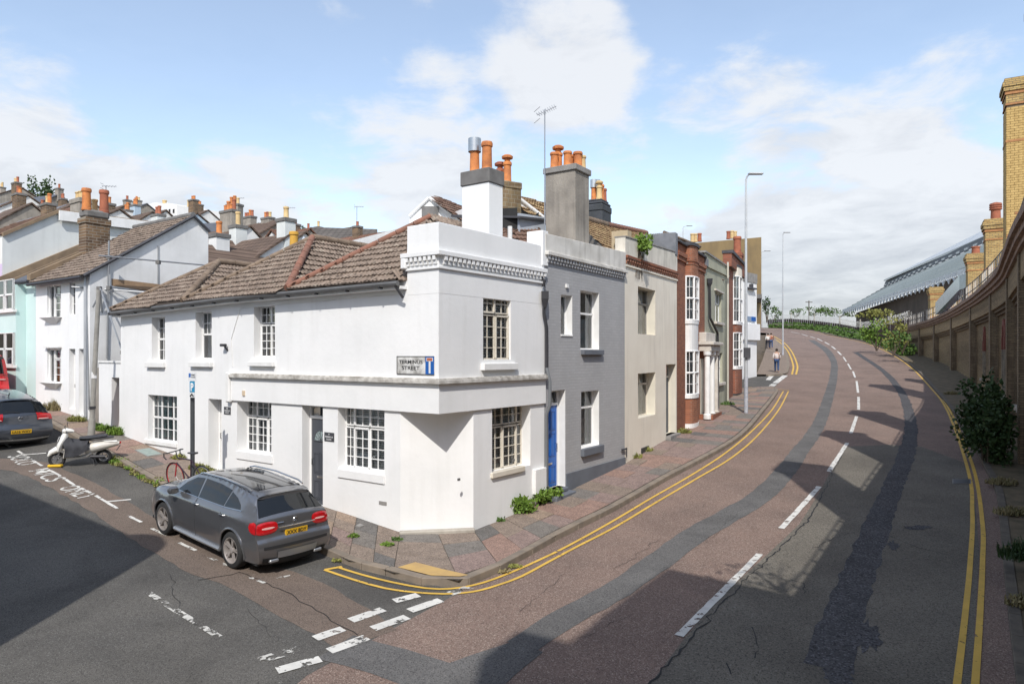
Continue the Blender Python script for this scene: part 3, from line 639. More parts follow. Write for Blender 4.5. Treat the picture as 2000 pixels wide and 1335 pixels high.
# ---- roofs
TILE = M('concrete_tile', (.270, .212, .170), (.185, .145, .118), sc=1.6, rough=.95, bump=.4, bsc=50, spec=.15, speck=(14, (.33, .28, .225), .86))
TILE_O = M('ochre_tile', (.32, .22, .12), (.20, .13, .08), sc=2.2, rough=.95, bump=.4, bsc=50, spec=.15, speck=(20, (.42, .33, .18), .75))
TILE_R = M('brown_red_tile', (.20, .125, .095), (.13, .09, .07), sc=1.5, rough=.95, bump=.4, bsc=50, spec=.15)
RIDGE_R = M('red_ridge_tile', (.27, .125, .085), (.17, .095, .07), sc=3, rough=.9, bump=.3, bsc=40)
RIDGE_B = M('brown_ridge_tile', (.24, .18, .13), (.15, .11, .08), sc=3, rough=.9, bump=.3, bsc=40)
SLATE = M('slate', (.10, .11, .13), (.07, .075, .09), sc=3, rough=.7, bump=.3, bsc=30)
LEAD = M('lead', (.19, .20, .22), (.13, .14, .155), sc=3, rough=.6)
UNDER = M('roof_underlay', (.06, .045, .035), rough=.95)
_tile = {}
def tile_mesh(mat, wd, ln):
    k = (mat.name, wd, ln)
    if k in _tile: return _tile[k]
    n = 12; h = [0, 0, .014, .020, .014, 0, 0, 0, .014, .020, .014, 0, 0]; vs = []; fs = []
    for v, lift in ((0, .045), (ln * 1.06, .006)):
        for i in range(n + 1): vs.append((wd * i / n, v, lift + h[i]))
    for i in range(n): fs.append((i, i + 1, n + 2 + i, n + 1 + i))
    b = len(vs)
    for i in range(n + 1): vs.append((wd * i / n, 0, .012))
    for i in range(n): fs.append((b + i, b + i + 1, i + 1, i))
    me = bpy.data.meshes.new('tile'); me.from_pydata(vs, [], fs); me.materials.append(mat); me.update(); _tile[k] = (me, vs, fs); return _tile[k]
def roof_plane(parent, poly, e, mat, single=False, wd=.235, ln=.26, budget=None):
    if len(poly) == 4:
        p4 = [Vector(p) for p in poly]; nn_ = (p4[1] - p4[0]).cross(p4[2] - p4[0]).normalized()
        if abs((p4[3] - p4[0]).dot(nn_)) > .12:
            roof_plane(parent, p4[:3], e, mat, single, wd, ln, budget); roof_plane(parent, [p4[0], p4[2], p4[3]], e, mat, single, wd, ln, budget); return
    """poly: 3D points of the plane, e: horizontal direction along the eaves (left to right), tiles laid in courses"""
    P = [Vector(p) for p in poly]; e = Vector((*e[:2], 0)).normalized(); nrm = Vector((0, 0, 0))
    for i in range(len(P)): nrm += P[i].cross(P[(i + 1) % len(P)])
    nrm.normalize()
    if nrm.z < 0: nrm = -nrm
    h_ = Vector((0, 0, 1)).cross(nrm)
    if h_.length > .05: e = h_.normalized() if h_.dot(e) > 0 else -h_.normalized()
    up = nrm.cross(e).normalized()
    if up.z < 0: up = -up
    O = min(P, key=lambda p: p.dot(up)); q = [((p - O).dot(e), (p - O).dot(up)) for p in P]
    mb = MB(); mb.face([p - nrm * .01 for p in P]); mb.build('roof_deck', UNDER, parent, recalc=False)
    me, vs, fs = tile_mesh(mat, wd, ln); X = e; Y = up; Z = X.cross(Y)
    if Z.z < 0: Z = -Z
    org = ORG[root_of(parent).name]; u0 = min(a for a, b in q); u1 = max(a for a, b in q); v1 = max(b for a, b in q); rest = MB(); r = random.Random(int(u1 * 100))
    nn = int(v1 / ln) + 1
    for j in range(nn):
        k0 = int(u0 / wd) - 1
        for k in range(k0, int(u1 / wd) + 2):
            a, b = k * wd, j * ln - .02
            inn = sum(inside((a + wd * t, b + ln * s_), q) for t in (.12, .5, .88) for s_ in (.15, .5, .85))
            if inn < 4: continue
            jz = r.uniform(-.006, .006); rt = r.uniform(-.008, .008)
            o3 = O + X * a + Y * b + Z * jz
            if single and (budget is None or budget[0] > 0):
                t = bpy.data.objects.new('tile', me); COL.objects.link(t); t.parent = parent
                m = Matrix((X, Y, Z)).transposed().to_4x4(); m = m @ Matrix.Rotation(rt, 4, 'Z'); m.translation = o3 - org; t.matrix_local = m
                if budget: budget[0] -= 1
            else: rest.mesh([o3 + X * v[0] + Y * v[1] + Z * v[2] for v in vs], fs)
    if rest.v: rest.build('tile', mat, parent, recalc=False, kind='stuff')
def ridge(parent, a, b, mat, r=.11, name='ridge_tile', ln=.42):
    a, b = Vector(a), Vector(b); n = max(1, int((b - a).length / ln))
    for i in range(n):
        p, q = a.lerp(b, i / n), a.lerp(b, (i + .97) / n); mb = MB(); mb.tube([p, q], [r * 1.06, r * .97], 8); mb.build(name, mat, parent, smooth=True, angle=60)
CLAY = M('orange_clay_pot', (.60, .22, .065), (.36, .13, .05), sc=5, rough=.8, bump=.1)
CLAY_R = M('red_clay_pot', (.36, .125, .07), (.26, .09, .055), sc=4, rough=.85)
CLAY_B = M('buff_clay_pot', (.58, .43, .22), (.48, .34, .17), sc=4, rough=.85)
def pot(parent, p, h=.55, r=.13, mat=None, cap=None):
    mb = MB(); mb.lathe(p, [(r * 1.12, -.03), (r * 1.12, .05), (r, .07), (r * .92, h * .82), (r * 1.1, h * .84), (r * 1.13, h * .93), (r * 1.0, h), (r * .8, h), (r * .78, h * .7)], 14)
    o = mb.build('chimney_pot', mat or CLAY, parent, smooth=True, angle=35)
    if cap == 'cowl':
        mb = MB(); mb.lathe(Vector(p) + Vector((0, 0, h)), [(r * 1.3, -.1), (r * 1.3, .22), (r * 1.25, .22), (r * 1.25, -.1)], 16, cap=False); mb.lathe(Vector(p) + Vector((0, 0, h + .2)), [(r * 1.28, 0), (r * 1.28, .02)], 16); mb.build('cowl', M('galvanised', (.5, .52, .54), (.4, .42, .44), rough=.35, metal=.8), o, smooth=True)
    elif cap == 'hat':
        mb = MB(); mb.lathe(Vector(p) + Vector((0, 0, h)), [(r * .7, -.02), (r * .7, .08), (r * 1.35, .10), (r * 1.4, .16), (r * .9, .2), (r * .1, .22)], 14); mb.build('cowl', mat or CLAY_R, o, smooth=True)
    return o
def stack(parent, c, w, d, z0, z1, ax, mat, capmat, caph=.3, over=.04, name='chimney'):
    """a chimney: shaft with a cap; ax is the plan direction of its long side"""
    ax = Vector((*ax[:2], 0)).normalized(); mb = MB(); mb.box((c[0], c[1], z0), w, d, z1 - z0 - caph, ax=ax); o = mb.build(name, mat, parent, bevel=.01)
    mb = MB(); mb.box((c[0], c[1], z1 - caph), w + 2 * over, d + 2 * over, caph, ax=ax); mb.build('chimney_cap', capmat, o, bevel=.015)
    return o
def aerial(base, h, label, group=None, tilt=.35, n=9, yaw=.6, ln=1.0, r=.018):
    b = Vector(base); t = thing('tv_aerial', b, label, 'aerial', group); mb = MB(); mb.tube([b, b + Vector((0, 0, h))], r, 6); mb.build('mast', ALUM, t)
    d = Vector((math.cos(yaw), math.sin(yaw), tilt)).normalized(); s = Vector((-math.sin(yaw), math.cos(yaw), 0)); mb = MB(); a = b + Vector((0, 0, h - .05)) - d * .25; mb.tube([a, a + d * ln], r * .7, 5)
    for i in range(n):
        p = a + d * (ln * (i + .5) / n); L = .22 - .012 * i; mb.tube([p - s * L * .6 - Vector((0, 0, .08)), p + s * L * .6 + Vector((0, 0, .08))], r * .5, 4)
    mb.tube([a - s * .2 + Vector((0, 0, .15)), a + s * .2 + Vector((0, 0, .15))], r * .5, 4); mb.tube([a - s * .2 - Vector((0, 0, .15)), a + s * .2 - Vector((0, 0, .15))], r * .5, 4)
    mb.build('boom', ALUM, t); return t
ALUM = M('aluminium', (.42, .43, .45), (.35, .36, .38), rough=.45, metal=.7)
GALV = M('galvanised_pole', (.50, .52, .54), (.42, .44, .46), rough=.5, metal=.3)

# ============================================================ the white corner house and its neighbour on the left
FL = F(PL(12.88), C0)            # left street frontage, u = 12.88 - t
FR = F(C0, CR)                   # Terminus Road frontage
LT = 12.88
zE = 5.0                         # eaves
corner = thing('corner_house', (C0.x, C0.y, -.2), 'white rendered corner house with chamfered ground floor, dentil parapet and tiled roof at the junction', 'house')
terr = thing('terraced_house', (*PL(10), .6), 'low white terraced house with hipped tile roof, attached left of the corner house', 'house')
uD = FL.u(457)                   # party line
tile_budget = [300]
# --- neighbour (u 0 .. uD)
ops = []
w_, o_ = window(terr, FL, 296.5, 322, 619, 704, .20, [(.02, .98, 0, .5, 3, 2), (.02, .98, .5, 1, 3, 2)], back='amber'); ops.append(o_)
w_, o_ = window(terr, FL, 382, 413.5, 608.6, 701, .20, [(.02, .98, 0, .47, 4, 2), (.02, .98, .47, 1, 1, 1)], back='net'); ops.append(o_)
w_, o_ = window(terr, FL, 289, 345.6, 772, 862, .16, [(0, .3, 0, .5, 2, 2), (.3, .7, 0, .5, 2, 2), (.7, 1, 0, .5, 2, 2), (0, .3, .5, 1, 2, 2), (.3, .7, .5, 1, 2, 2), (.7, 1, .5, 1, 2, 2)], back='green'); ops.append(o_)
d1 = (FL.u(407), FL.u(433), FL.z(420, 922), FL.z(420, 779))
DOORW = M('white_door', (.74, .74, .73), (.68, .68, .67), rough=.5)
_, o_ = door(terr, FL, d1, .30, DOORW, [(.15, .85, .55, .9), (.15, .85, .1, .45)], letter=.5); ops.append(o_)
wall(terr, FL, 0, uD, -.6, 4.85, ops, WHT, z1b=4.99)
sill(terr, FL, 289, 323.5, 707, 717, .10, TRIM); sill(terr, FL, 374.5, 416.5, 707, 716, .10, TRIM); sill(terr, FL, 284, 346, 861, 869, .05, TRIM)
# end wall of the neighbour and backs
FLe = F(PL(12.88) + Vector((.583, .812)) * 6, PL(12.88))
wall(terr, FLe, 0, 6, -.6, 4.85, [], WHT)
# --- corner house, street elevation above the band
zB0, zB1 = FL.z(857, 808), FL.z(857, 742)       # band bottom, cornice
uC = LT
ops = []
w_, o_ = window(corner, FL, 496, 537, 597, 697, .20, [(0, .5, 0, .34, 2, 2), (.5, 1, 0, .34, 2, 2), (0, .5, .36, 1, 2, 4), (.5, 1, .36, 1, 2, 4, 1)], back='dark'); ops.append(o_)
zG = lambda u: FL.grd(u) - .35
w_, o_ = window(corner, FL, 463, 530, 780, 886, .30, [(0, .29, 0, .34, 2, 2), (.29, .62, 0, .34, 2, 2), (.62, 1, 0, .34, 2, 2), (0, .29, .36, 1, 2, 4), (.29, .62, .36, 1, 2, 4, 1), (.62, 1, .36, 1, 2, 4)], back='net'); ops.append(o_)
DOORG = M('charcoal_door', (.072, .078, .092), (.060, .066, .08), rough=.4)
d2 = (FL.u(590), FL.u(630.6), FL.z(615, 990), FL.z(615, 792))
dz2 = FL.z(615, 819)
dr, o_ = door(corner, FL, d2, .22, DOORG, [(.14, .46, .36, .60), (.54, .86, .36, .60), (.14, .46, .06, .28), (.54, .86, .06, .28)], letter=.31, transom=dz2); ops.append(o_)
# fan light in the charcoal door
m = MB(); uc = (d2[0] + d2[1]) / 2; zc = d2[2] + (dz2 - d2[2]) * .74; pts = [FL.P(uc + math.cos(a) * .22, -.22 - .008, zc + math.sin(a) * .25) for a in np.linspace(0, math.pi, 13)]; m.face(pts); m.build('fanlight', M('leaded_glass', (.35, .42, .42), (.12, .16, .16), sc=25, rough=.15), dr, recalc=False)
m = MB(); m.tube(pts + [pts[0]], .014, 6)
for a in (.5, 1.05, 1.57, 2.1, 2.64): m.tube([FL.P(uc, -.222, zc), FL.P(uc + math.cos(a) * .21, -.222, zc + math.sin(a) * .24)], .006, 4)
m.build('fanlight_bars', DOORG, dr)
w_, o_ = window(corner, FL, 660, 751, 797, 919, .22, [(0, .20, 0, .31, 2, 2), (.20, .54, 0, .31, 2, 2), (.54, 1, 0, .31, 3, 2), (0, .20, .33, 1, 2, 4), (.20, .54, .33, 1, 2, 4, 1), (.54, 1, .33, 1, 3, 4)], back='blind'); ops.append(o_)
uChL = LT - 1.045
wall(corner, FL, uD, uChL, -.6, zB0 + .02, [o for o in ops if o[3] < zB0 + .2], WHT)
up_ops = [o for o in ops if o[2] > zB1]
wall(corner, FL, uD, uC, zB0, zE, up_ops, WHT, name='upper_wall')
# chamfer
FC = F(CHL, CHR); wall(corner, FC, 0, FC.L, -.7, zB0 + .02, [], WHT, name='chamfer_wall')
mb = MB(); FC.box(mb, -.02, FC.L + .02, 0, .16, -.7, FC.grd(.7) + KH + .06); mb.build('plinth', M('stained_plinth', (.42, .39, .34), (.3, .27, .23), sc=4, rough=.9), corner, bevel=.02)
mb = MB(); mb.face([(CHL.x, CHL.y, zB0), (C0.x, C0.y, zB0), (CHR.x, CHR.y, zB0)]); mb.build('soffit', WHT, corner, recalc=False)
# band, cornice around the corner
def band(w0, w1, z0, z1, mat, name, uA=uD - .05, uB=FR.L, bev=.006):
    mb = MB(); nl, nr = FL.n, FR.n; k = 1 / (1 + nl.dot(nr)); miter = lambda w: C0 + (nl + nr) * w * k
    a0, a1 = [FL.a + FL.d * uA + nl * w for w in (w0, w1)]; b0, b1 = [FR.a + FR.d * uB + nr * w for w in (w0, w1)]; m0, m1 = miter(w0), miter(w1)
    for p in ((a0, m0, m1, a1), (m0, b0, b1, m1)): mb.hexa([(q.x, q.y, z0) for q in p] + [(q.x, q.y, z1) for q in p])
    return mb.build(name, mat, corner, bevel=bev)
band(-.03, .05, zB0, zB1 - .10, WHT, 'fascia_band')
band(-.03, .13, zB1 - .075, zB1 + .0, OLDTRIM, 'cornice')
band(-.03, .09, zB1 - .10, zB1 - .075, TRIM, 'cornice_bed'); band(-.03, .085, zB1, zB1 + .035, OLDTRIM, 'cornice_top')
mb = MB(); FL.box(mb, uD - .22, uD - .05, -.02, .12, zB0 - .05, zB1 + .06); mb.build('console_bracket', TRIM, corner, bevel=.03)
sill(corner, FL, 490, 538, 706, 715, .10, TRIM)
for a, b, c, d in ((463, 533, 884, 900), (661, 752, 921, 938)): sill(corner, FL, a, b, c, d, .03, WHT, ins=.3)
# Terminus Road elevation
ops = []
w_, o_ = window(corner, FR, 943.6, 997.6, 573.5, 702, .07, [(0, .49, 0, .30, 2, 2, 1), (.5, 1, 0, .30, 2, 2), (0, .49, .32, 1, 2, 4), (.5, 1, .32, 1, 2, 4, 1)], frame=CREAMF, back='blind'); ops.append(o_)
w_, o_ = window(corner, FR, 961, 1036, 793, 916, .25, [(0, .47, 0, .30, 3, 2), (.47, .85, 0, .30, 2, 2), (.85, 1, 0, .30, 1, 2), (0, .47, .32, 1, 3, 4), (.47, .85, .32, 1, 2, 4, 1), (.85, 1, .32, 1, 1, 4)], frame=CREAMF, back='blind'); ops.append(o_)
uChR = 1.062
wall(corner, FR, uChR, FR.L, -.7, zB0 + .02, [ops[1]], WHT); wall(corner, FR, 0, FR.L, zB0, 5.0, [ops[0]], WHT, name='upper_wall')
sill(corner, FR, 939, 1005.6, 709, 722, .10, TRIM); sill(corner, FR, 958, 1022, 916, 926, .06, CREAMF)
mb = MB(); FR.box(mb, FR.u(1040), FR.L - .03, -.02, .09, FR.z(1050, 962), FR.z(1050, 914)); mb.build('meter_box', TRIM, corner, bevel=.01)
# parapet with dentils
zP0, zP1 = FL.z(857, 500), FL.z(857, 433); uPL = FL.u(795)
band(-.25, .003, zE - .3, zP1, WHT, 'parapet', uPL, FR.L, .01)
mb = MB(); FL.box(mb, uPL, uC, -4.2, -.25, zE - 1.6, zP1 - .02) if False else None
# return wall of the parapet facing the roof
FPr = F(PL(LT - uPL) + Vector((.583, .812)) * 4.2, PL(LT - uPL)); mb = MB()
def corband(w0, w1, z0, z1, mat, name, uA): return band(w0, w1, z0, z1, mat, name, uA=uA, uB=FR.L)
zq = zP0
corband(-.03, .10, zq + .02, zq + .11, WHT, 'parapet_moulding', uPL - .10); corband(-.03, .045, zq - .24, zq - .19, WHT, 'dentil_bed', uPL - .02)
def dentils(parent, f, u0, u1, z, n, mat, s=1.0):
    for i in range(n):
        u = u0 + (u1 - u0) * (i + .5) / n; h = (u1 - u0) / n * .28; mb = MB()
        f.box(mb, u - h, u + h, 0.0, .085 * s, z - .07 * s, z + .02 * s); f.box(mb, u - h, u + h, 0, .05 * s, z - .145 * s, z - .07 * s)
        mb.build('dentil', mat, parent)
dentils(corner, FL, uPL, uC, zq, 7, WHT); dentils(corner, FR, .06, FR.L, zq, 26, WHT)
mb = MB(); FL.box(mb, uPL - .10, uPL + .04, 0, .10, zq - .2, zq + .02); mb.build('corbel', WHT, corner, bevel=.02)
# downpipe
mb = MB(); uu = FR.L - .12; zz = lambda y: FR.z(1058, y)
mb.tube([FR.P(uu, .07, zz(602)), FR.P(uu, .07, zz(612)), FR.P(uu + .12, .07, zz(640)), FR.P(uu + .12, .07, zz(718))], .04, 8); dp = mb.build('downpipe', BLACKM, corner, smooth=True)
mb = MB(); mb.lathe(FR.P(uu, .10, zz(602)), [(.05, 0), (.08, .1), (.12, .22), (.12, .40), (.10, .40)], 4); mb.build('hopper', BLACKM, dp)
mb = MB(); mb.tube([FR.P(uu, .06, zz(560)), FR.P(uu, .09, zz(548)), FR.P(uu, -.05, zz(540))], .035, 8); mb.build('outlet', BLACKM, dp)
mb = MB(); mb.tube([FR.P(uu + .12, .07, zz(718)), FR.P(uu + .12, .16, zz(745)), FR.P(uu + .12, .16, zz(790)), FR.P(uu + .12, .06, zz(810)), FR.P(uu + .12, .06, zz(960))], .04, 8); mb.build('downpipe', M('grey_pipe', (.16, .17, .18), rough=.5), corner, smooth=True)
# roofs: three hipped ends side by side
n2 = Vector((.583, .812)); eW = Vector((FL.d.x, FL.d.y, 0))
def roof_end(parent, t0, t1, tm, back, z0, z1, deep, single, left_only=False, rmat=RIDGE_B, rmatR=RIDGE_R, z0a=None):
    ov = .22
    A = PL(t1) - n2 * ov; B = PL(t0) - n2 * ov; z0a = z0 if z0a is None else z0a
    A3 = Vector((A.x, A.y, z0a)); B3 = Vector((B.x, B.y, z0)); ap = PL(tm) + n2 * back; AP = Vector((ap.x, ap.y, z1)); rb = AP + Vector((n2.x, n2.y, 0)) * deep
    Bb = B3 + Vector((n2.x, n2.y, 0)) * (deep + back + ov); Ab = A3 + Vector((n2.x, n2.y, 0)) * (deep + back + ov)
    roof_plane(parent, [A3, B3, AP], eW, TILE, single, budget=tile_budget)
    roof_plane(parent, [B3, Bb, rb, AP], n2, TILE, single, budget=tile_budget)
    roof_plane(parent, [Ab, A3, AP, rb], -n2, TILE, False)
    ridge(parent, A3 + Vector((0, 0, .05)), AP + Vector((0, 0, .05)), rmat, .075)
    if not left_only: ridge(parent, B3 + Vector((0, 0, .05)), AP + Vector((0, 0, .05)), rmatR, .09); ridge(parent, AP + Vector((0, 0, .05)), rb + Vector((0, 0, .05)), rmat, .10)
    return AP, rb
APR, rbR = roof_end(corner, .92, 4.43, 2.2, 2.2, 5.0, 6.78, 3.5, True, True, rmat=RIDGE_R)
APM, rbM = roof_end(corner, 4.43, 8.94, 6.69, 2.25, 5.0, 6.72, 2.6, True, z0a=4.93)
APL_, rbL = roof_end(terr, 8.94, 13.05, 10.9, 2.0, 4.93, 6.36, 1.6, True, rmatR=RIDGE_B, z0a=4.83)
# gutter and soffit
for pr, a, b, za, zb in ((corner, uD, uPL, 4.97, 5.0), (terr, -.15, uD, 4.82, 4.97)):
    mb = MB(); mb.tube([FL.P(a, .26, za - .07), FL.P(b, .26, zb - .07)], .055, 8); g_ = mb.build('gutter', M('grey_gutter', (.13, .13, .13), (.09, .09, .09), rough=.6), pr, smooth=True)
    mb = MB(); FL.box(mb, a, b, -.05, .20, za - .17, za - .11, zb - .17, zb - .11); mb.build('fascia_board', TRIM, pr)
    n = int((b - a) / .9)
    for i in range(n): mb = MB(); u = a + (i + .5) * (b - a) / n; z = za + (zb - za) * (u - a) / (b - a); FL.box(mb, u - .015, u + .015, .2, .30, z - .15, z - .11); mb.build('gutter_bracket', BLACKM, g_)
mb = MB(); u = uPL + .03; mb.tube([FL.P(u - .1, .28, zE - .1), FL.P(u - .02, .12, zE - .35)], .03, 6); mb.build('gutter_end', BLACKM, corner)
# chimneys and back parts of the corner house
CONC = M('grey_concrete', (.30, .29, .275), (.20, .19, .18), sc=2.5, rough=.95, bump=.3, bsc=30, streak=((.12, .12, .115), .8))
CONC_D = M('dark_cap', (.185, .18, .175), (.13, .125, .12), sc=3, rough=.95)
def at_px(px, d): return Vector(((px - CX) / FPX * d, d))
c = at_px(942, 16.6); zc = lambda y, d: CZ + (HY - y) / FPX * d
st = stack(corner, c, .82, .55, 4.6, zc(330, 16.3), FL.d, WHT, CONC_D, .34, .03)
zt0 = zc(330, 16.3)
pot(st, (*(c - FL.d * .22 - n2 * .02), zt0), .62, .12, CLAY, 'cowl'); pot(st, (*(c + FL.d * .18 - n2 * .05), zt0), .68, .125, CLAY)
# dark door sign plates and street sign
def plate(name, f, a, b, c, d, mat, label, cat, lines=(), tmat=None, th=.012, w=0.0, group=None):
    u0, u1 = f.u(a), f.u(b); pm = (a + b) / 2; z1, z0 = f.z(pm, c), f.z(pm, d); mb = MB(); f.box(mb, u0, u1, w + .002, w + th, z0, z1)
    base = f.P((u0 + u1) / 2, w, z0); t = thing(name, base, label, cat, group); mb.build('plate', mat, t, bevel=.003)
    for s_, x0, x1, y0, y1 in lines:
        m = MB(); O = f.P(u0 + (u1 - u0) * x0, w + th + .003, z1 + (z0 - z1) * y1); U = f.P(u0 + (u1 - u0) * x1, w + th + .003, z1 + (z0 - z1) * y1) - O; V = Vector((0, 0, (z1 - z0) * (y1 - y0)))
        text_on(m, s_, O, U, V, .02); m.build('lettering', tmat, t, recalc=False)
    return t, (u0, u1, z0, z1)
DKPL = M('slate_plate', (.06, .062, .07), rough=.5); WTXT = M('white_lettering', (.75, .75, .75), rough=.6); BTXT = M('black_lettering', (.02, .02, .022), rough=.6)
plate('house_sign', FL, 438, 451, 794, 809, DKPL, 'small dark house plate beside the white door', 'sign', [('10', .38, .62, .1, .3), ('TERMINUS', .08, .92, .4, .58), ('STREET', .2, .8, .68, .86)], WTXT)
plate('house_sign', FL, 634, 653, 844, 861.5, DKPL, 'dark house plate to the right of the charcoal door', 'sign', [('9', .45, .55, .1, .3), ('TERMINUS', .08, .92, .4, .58), ('ROAD', .25, .75, .68, .86)], WTXT)
SIGNW = M('worn_sign_enamel', (.72, .72, .70), (.30, .29, .27), sc=5.5, rough=.4); BLUE = M('sign_blue', (.02, .12, .42), rough=.35); SRED = M('sign_orange_red', (.45, .14, .08), rough=.5)
t, (a, b, c_, d_) = plate('street_name_sign', FL, 776, 849, 695, 731, SIGNW, 'worn TERMINUS STREET name sign with blue dead-end panel high on the corner house', 'street sign', [('TERMINUS', .06, .70, .22, .42), ('STREET', .14, .62, .54, .76)], BTXT)
m = MB(); FL.box(m, a + (b - a) * .775, b - .004, .012, .018, c_ + .006, d_ - .006); m.build('dead_end_panel', BLUE, t)
m = MB(); x0 = a + (b - a) * .775; wd = b - x0; FL.box(m, x0 + wd * .40, x0 + wd * .60, .018, .022, c_ + (d_ - c_) * .08, c_ + (d_ - c_) * .72); m.build('dead_end_stem', WTXT, t)
m = MB(); FL.box(m, x0 + wd * .14, x0 + wd * .86, .018, .0215, c_ + (d_ - c_) * .72, c_ + (d_ - c_) * .92); m.build('dead_end_bar_edge', WTXT, t)
m = MB(); FL.box(m, x0 + wd * .2, x0 + wd * .8, .0215, .024, c_ + (d_ - c_) * .745, c_ + (d_ - c_) * .90); m.build('dead_end_bar', SRED, t)
m = MB()
for q in ((a, b, c_, c_ + .012), (a, b, d_ - .012, d_)): FL.box(m, q[0], q[1], .012, .02, q[2], q[3])
FL.box(m, a, a + .012, .012, .02, c_, d_); m.build('sign_border', BTXT, t)
# wall fittings
m = MB(); m.tube([FL.P(u_, .012, z_) for u_, z_ in ((FL.u(455), 3.2), (FL.u(452), 3.9), (FL.u(470), 4.68), (FL.u(620), 4.72), (FL.u(785), 4.75))], .010, 4); m.build('cable', TRIM, corner)
for px_, y_ in ((560, 958), (748, 985), (520, 945)): m = MB(); u = FL.u(px_); FL.box(m, u - .11, u + .11, 0, .012, FL.z(px_, y_), FL.z(px_, y_) + .07); m.build('air_brick', CONC, corner)
for px_, y_ in ((895, 938), (1002, 900)): m = MB(); u = FR.u(px_); FR.box(m, u - .03, u + .03, 0, .03, FR.z(px_, y_), FR.z(px_, y_) + .05); m.build('wall_fixing', CONC_D, corner)
t = thing('security_light', FL.P(FL.u(443), 0, FL.z(443, 678)), 'small black security light on the white terraced house above its door', 'light')
m = MB(); u = FL.u(443); z = FL.z(443, 675); FL.box(m, u - .07, u + .09, .05, .16, z - .02, z + .05); m.build('lamp_head', BLACKM, t, bevel=.01)
m = MB(); m.tube([FL.P(u + .05, 0, z - .12), FL.P(u + .05, .06, z - .06), FL.P(u + .02, .08, z)], .025, 6); m.build('bracket', BLACKM, t)
mb = MB(); u = FL.u(480); FL.box(mb, u - .04, u + .05, .05, .08, FL.z(480, 772), FL.z(480, 762)); mb.build('alarm_box', M('yellowed_plastic', (.62, .50, .36), rough=.5), corner)
# ============================================================ the row up Terminus Road
FG = F(GREY0, GREY1); FCM = F(GREY1, CRM1); FB = F(CRM1, BRK1); FO = F(BRK1, OLV1); FB2 = F(OLV1, BR21)
GREYP = M('grey_painted_brick', (.255, .26, .275), (.225, .23, .245), sc=1.5, rough=.8, bump=.1, bsc=20, streak=((.17, .17, .18), .4))
def painted_brick(name, c, direction, c2=None):
    m = brick_mat(name, c, c2 or tuple(x * .93 for x in c), tuple(x * .85 for x in c), direction=direction, dark=.88, bump=.35, msz=.006); return m
GREYB = painted_brick('grey_painted_brickwork', (.43, .43, .435), tuple(FG.d))
PLIN = M('dark_grey_plinth', (.15, .165, .19), (.12, .13, .15), sc=2, rough=.7)
PARA = M('stained_white_parapet', (.66, .64, .60), (.50, .48, .44), sc=2, rough=.9, bump=.2, bsc=20, streak=((.24, .23, .21), .95))
BLUED = M('blue_door', (.015, .13, .48), (.012, .11, .42), rough=.35)
grey = thing('terraced_house', (*GREY0, 0), 'grey painted brick house with blue front door and dentil cornice, up from the corner', 'house')
ops = []
_, o_ = window(grey, FG, 1095.5, 1117.6, 576, 655, .19, [(0, 1, 0, 1, 1, 1)], back='net'); ops.append(o_)
_, o_ = window(grey, FG, 1133.5, 1170, 569, 682, .19, [(0, 1, 0, .38, 1, 1), (0, 1, .38, 1, 1, 1)], back='net'); ops.append(o_)
_, o_ = window(grey, FG, 1135, 1170, 763, 872, .20, [(0, 1, 0, .30, 1, 1), (0, 1, .30, 1, 1, 1)], back='net'); ops.append(o_)
dg = (FG.u(1071), FG.u(1104), FG.z(1085, 955), FG.z(1085, 762))
dd, o_ = door(grey, FG, dg, .20, BLUED, [(.12, .46, .70, .93), (.54, .88, .70, .93), (.12, .46, .38, .66), (.54, .88, .38, .66), (.12, .46, .06, .26), (.54, .88, .06, .26)], letter=.28, transom=FG.z(1085, 793), handle=CHROME, handle_side=1); ops.append(o_)
pz0, pz1 = 5.93, 6.40
wall(grey, FG, 0, FG.L, -.5, pz0, ops, GREYB, reveal=TRIM)
mb = MB(); ud = dg[1]; FG.box(mb, ud + .02, FG.L, -.02, .035, -.5, FG.z(1104, 925), -.5, FG.z(1221, 892)); FG.box(mb, 0, dg[0], -.02, .035, -.5, .35); mb.build('plinth', PLIN, grey)
mb = MB(); FG.box(mb, dg[0] - .05, ud + .12, -.22, .26, -.4, dg[2] - .10); FG.box(mb, dg[0], ud, -.22, .10, dg[2] - .10, dg[2]); mb.build('doorstep', PLIN, grey, bevel=.02)
mb = MB(); FG.box(mb, 0, FG.L, -.3, .04, pz0 + .02, pz1, pz0 + .02, pz1 + .12); mb.build('parapet', PARA, grey, bevel=.01)
mb = MB(); FG.box(mb, 0, FG.L, 0, .12, pz0 - .04, pz0 + .05); mb.build('parapet_moulding', PARA, grey, bevel=.01)
LGREY = M('pale_grey_paint', (.50, .50, .50), (.42, .42, .42), rough=.8)
dentils(grey, FG, .05, FG.L - .05, pz0 - .06, 30, LGREY)
sill(grey, FG, 1134.5, 1174, 683, 692.5, .10, PLIN); sill(grey, FG, 1134, 1174, 872, 886, .10, PLIN); sill(grey, FG, 1095, 1118, 653, 657, .02, TRIM)
mb = MB(); FG.box(mb, -.12, .14, -.42, .03, pz0 - .3, pz1 + .06); mb.build('party_upstand', WHT, grey, bevel=.01)
mb = MB(); mb.tube([FG.P(FG.u(1212), .05, .75), FG.P(FG.u(1220), .06, .75)], .03, 6); mb.tube([FG.P(FG.u(1221), .05, .78), FG.P(FG.u(1221), .05, .5)], .015, 6); mb.build('waste_pipe', BLACKM, grey)
mb = MB(); FG.box(mb, FG.u(1104), FG.u(1108), 0, .05, FG.z(1106, 562), FG.z(1106, 555)); mb.build('vent_grille', TRIM, grey)
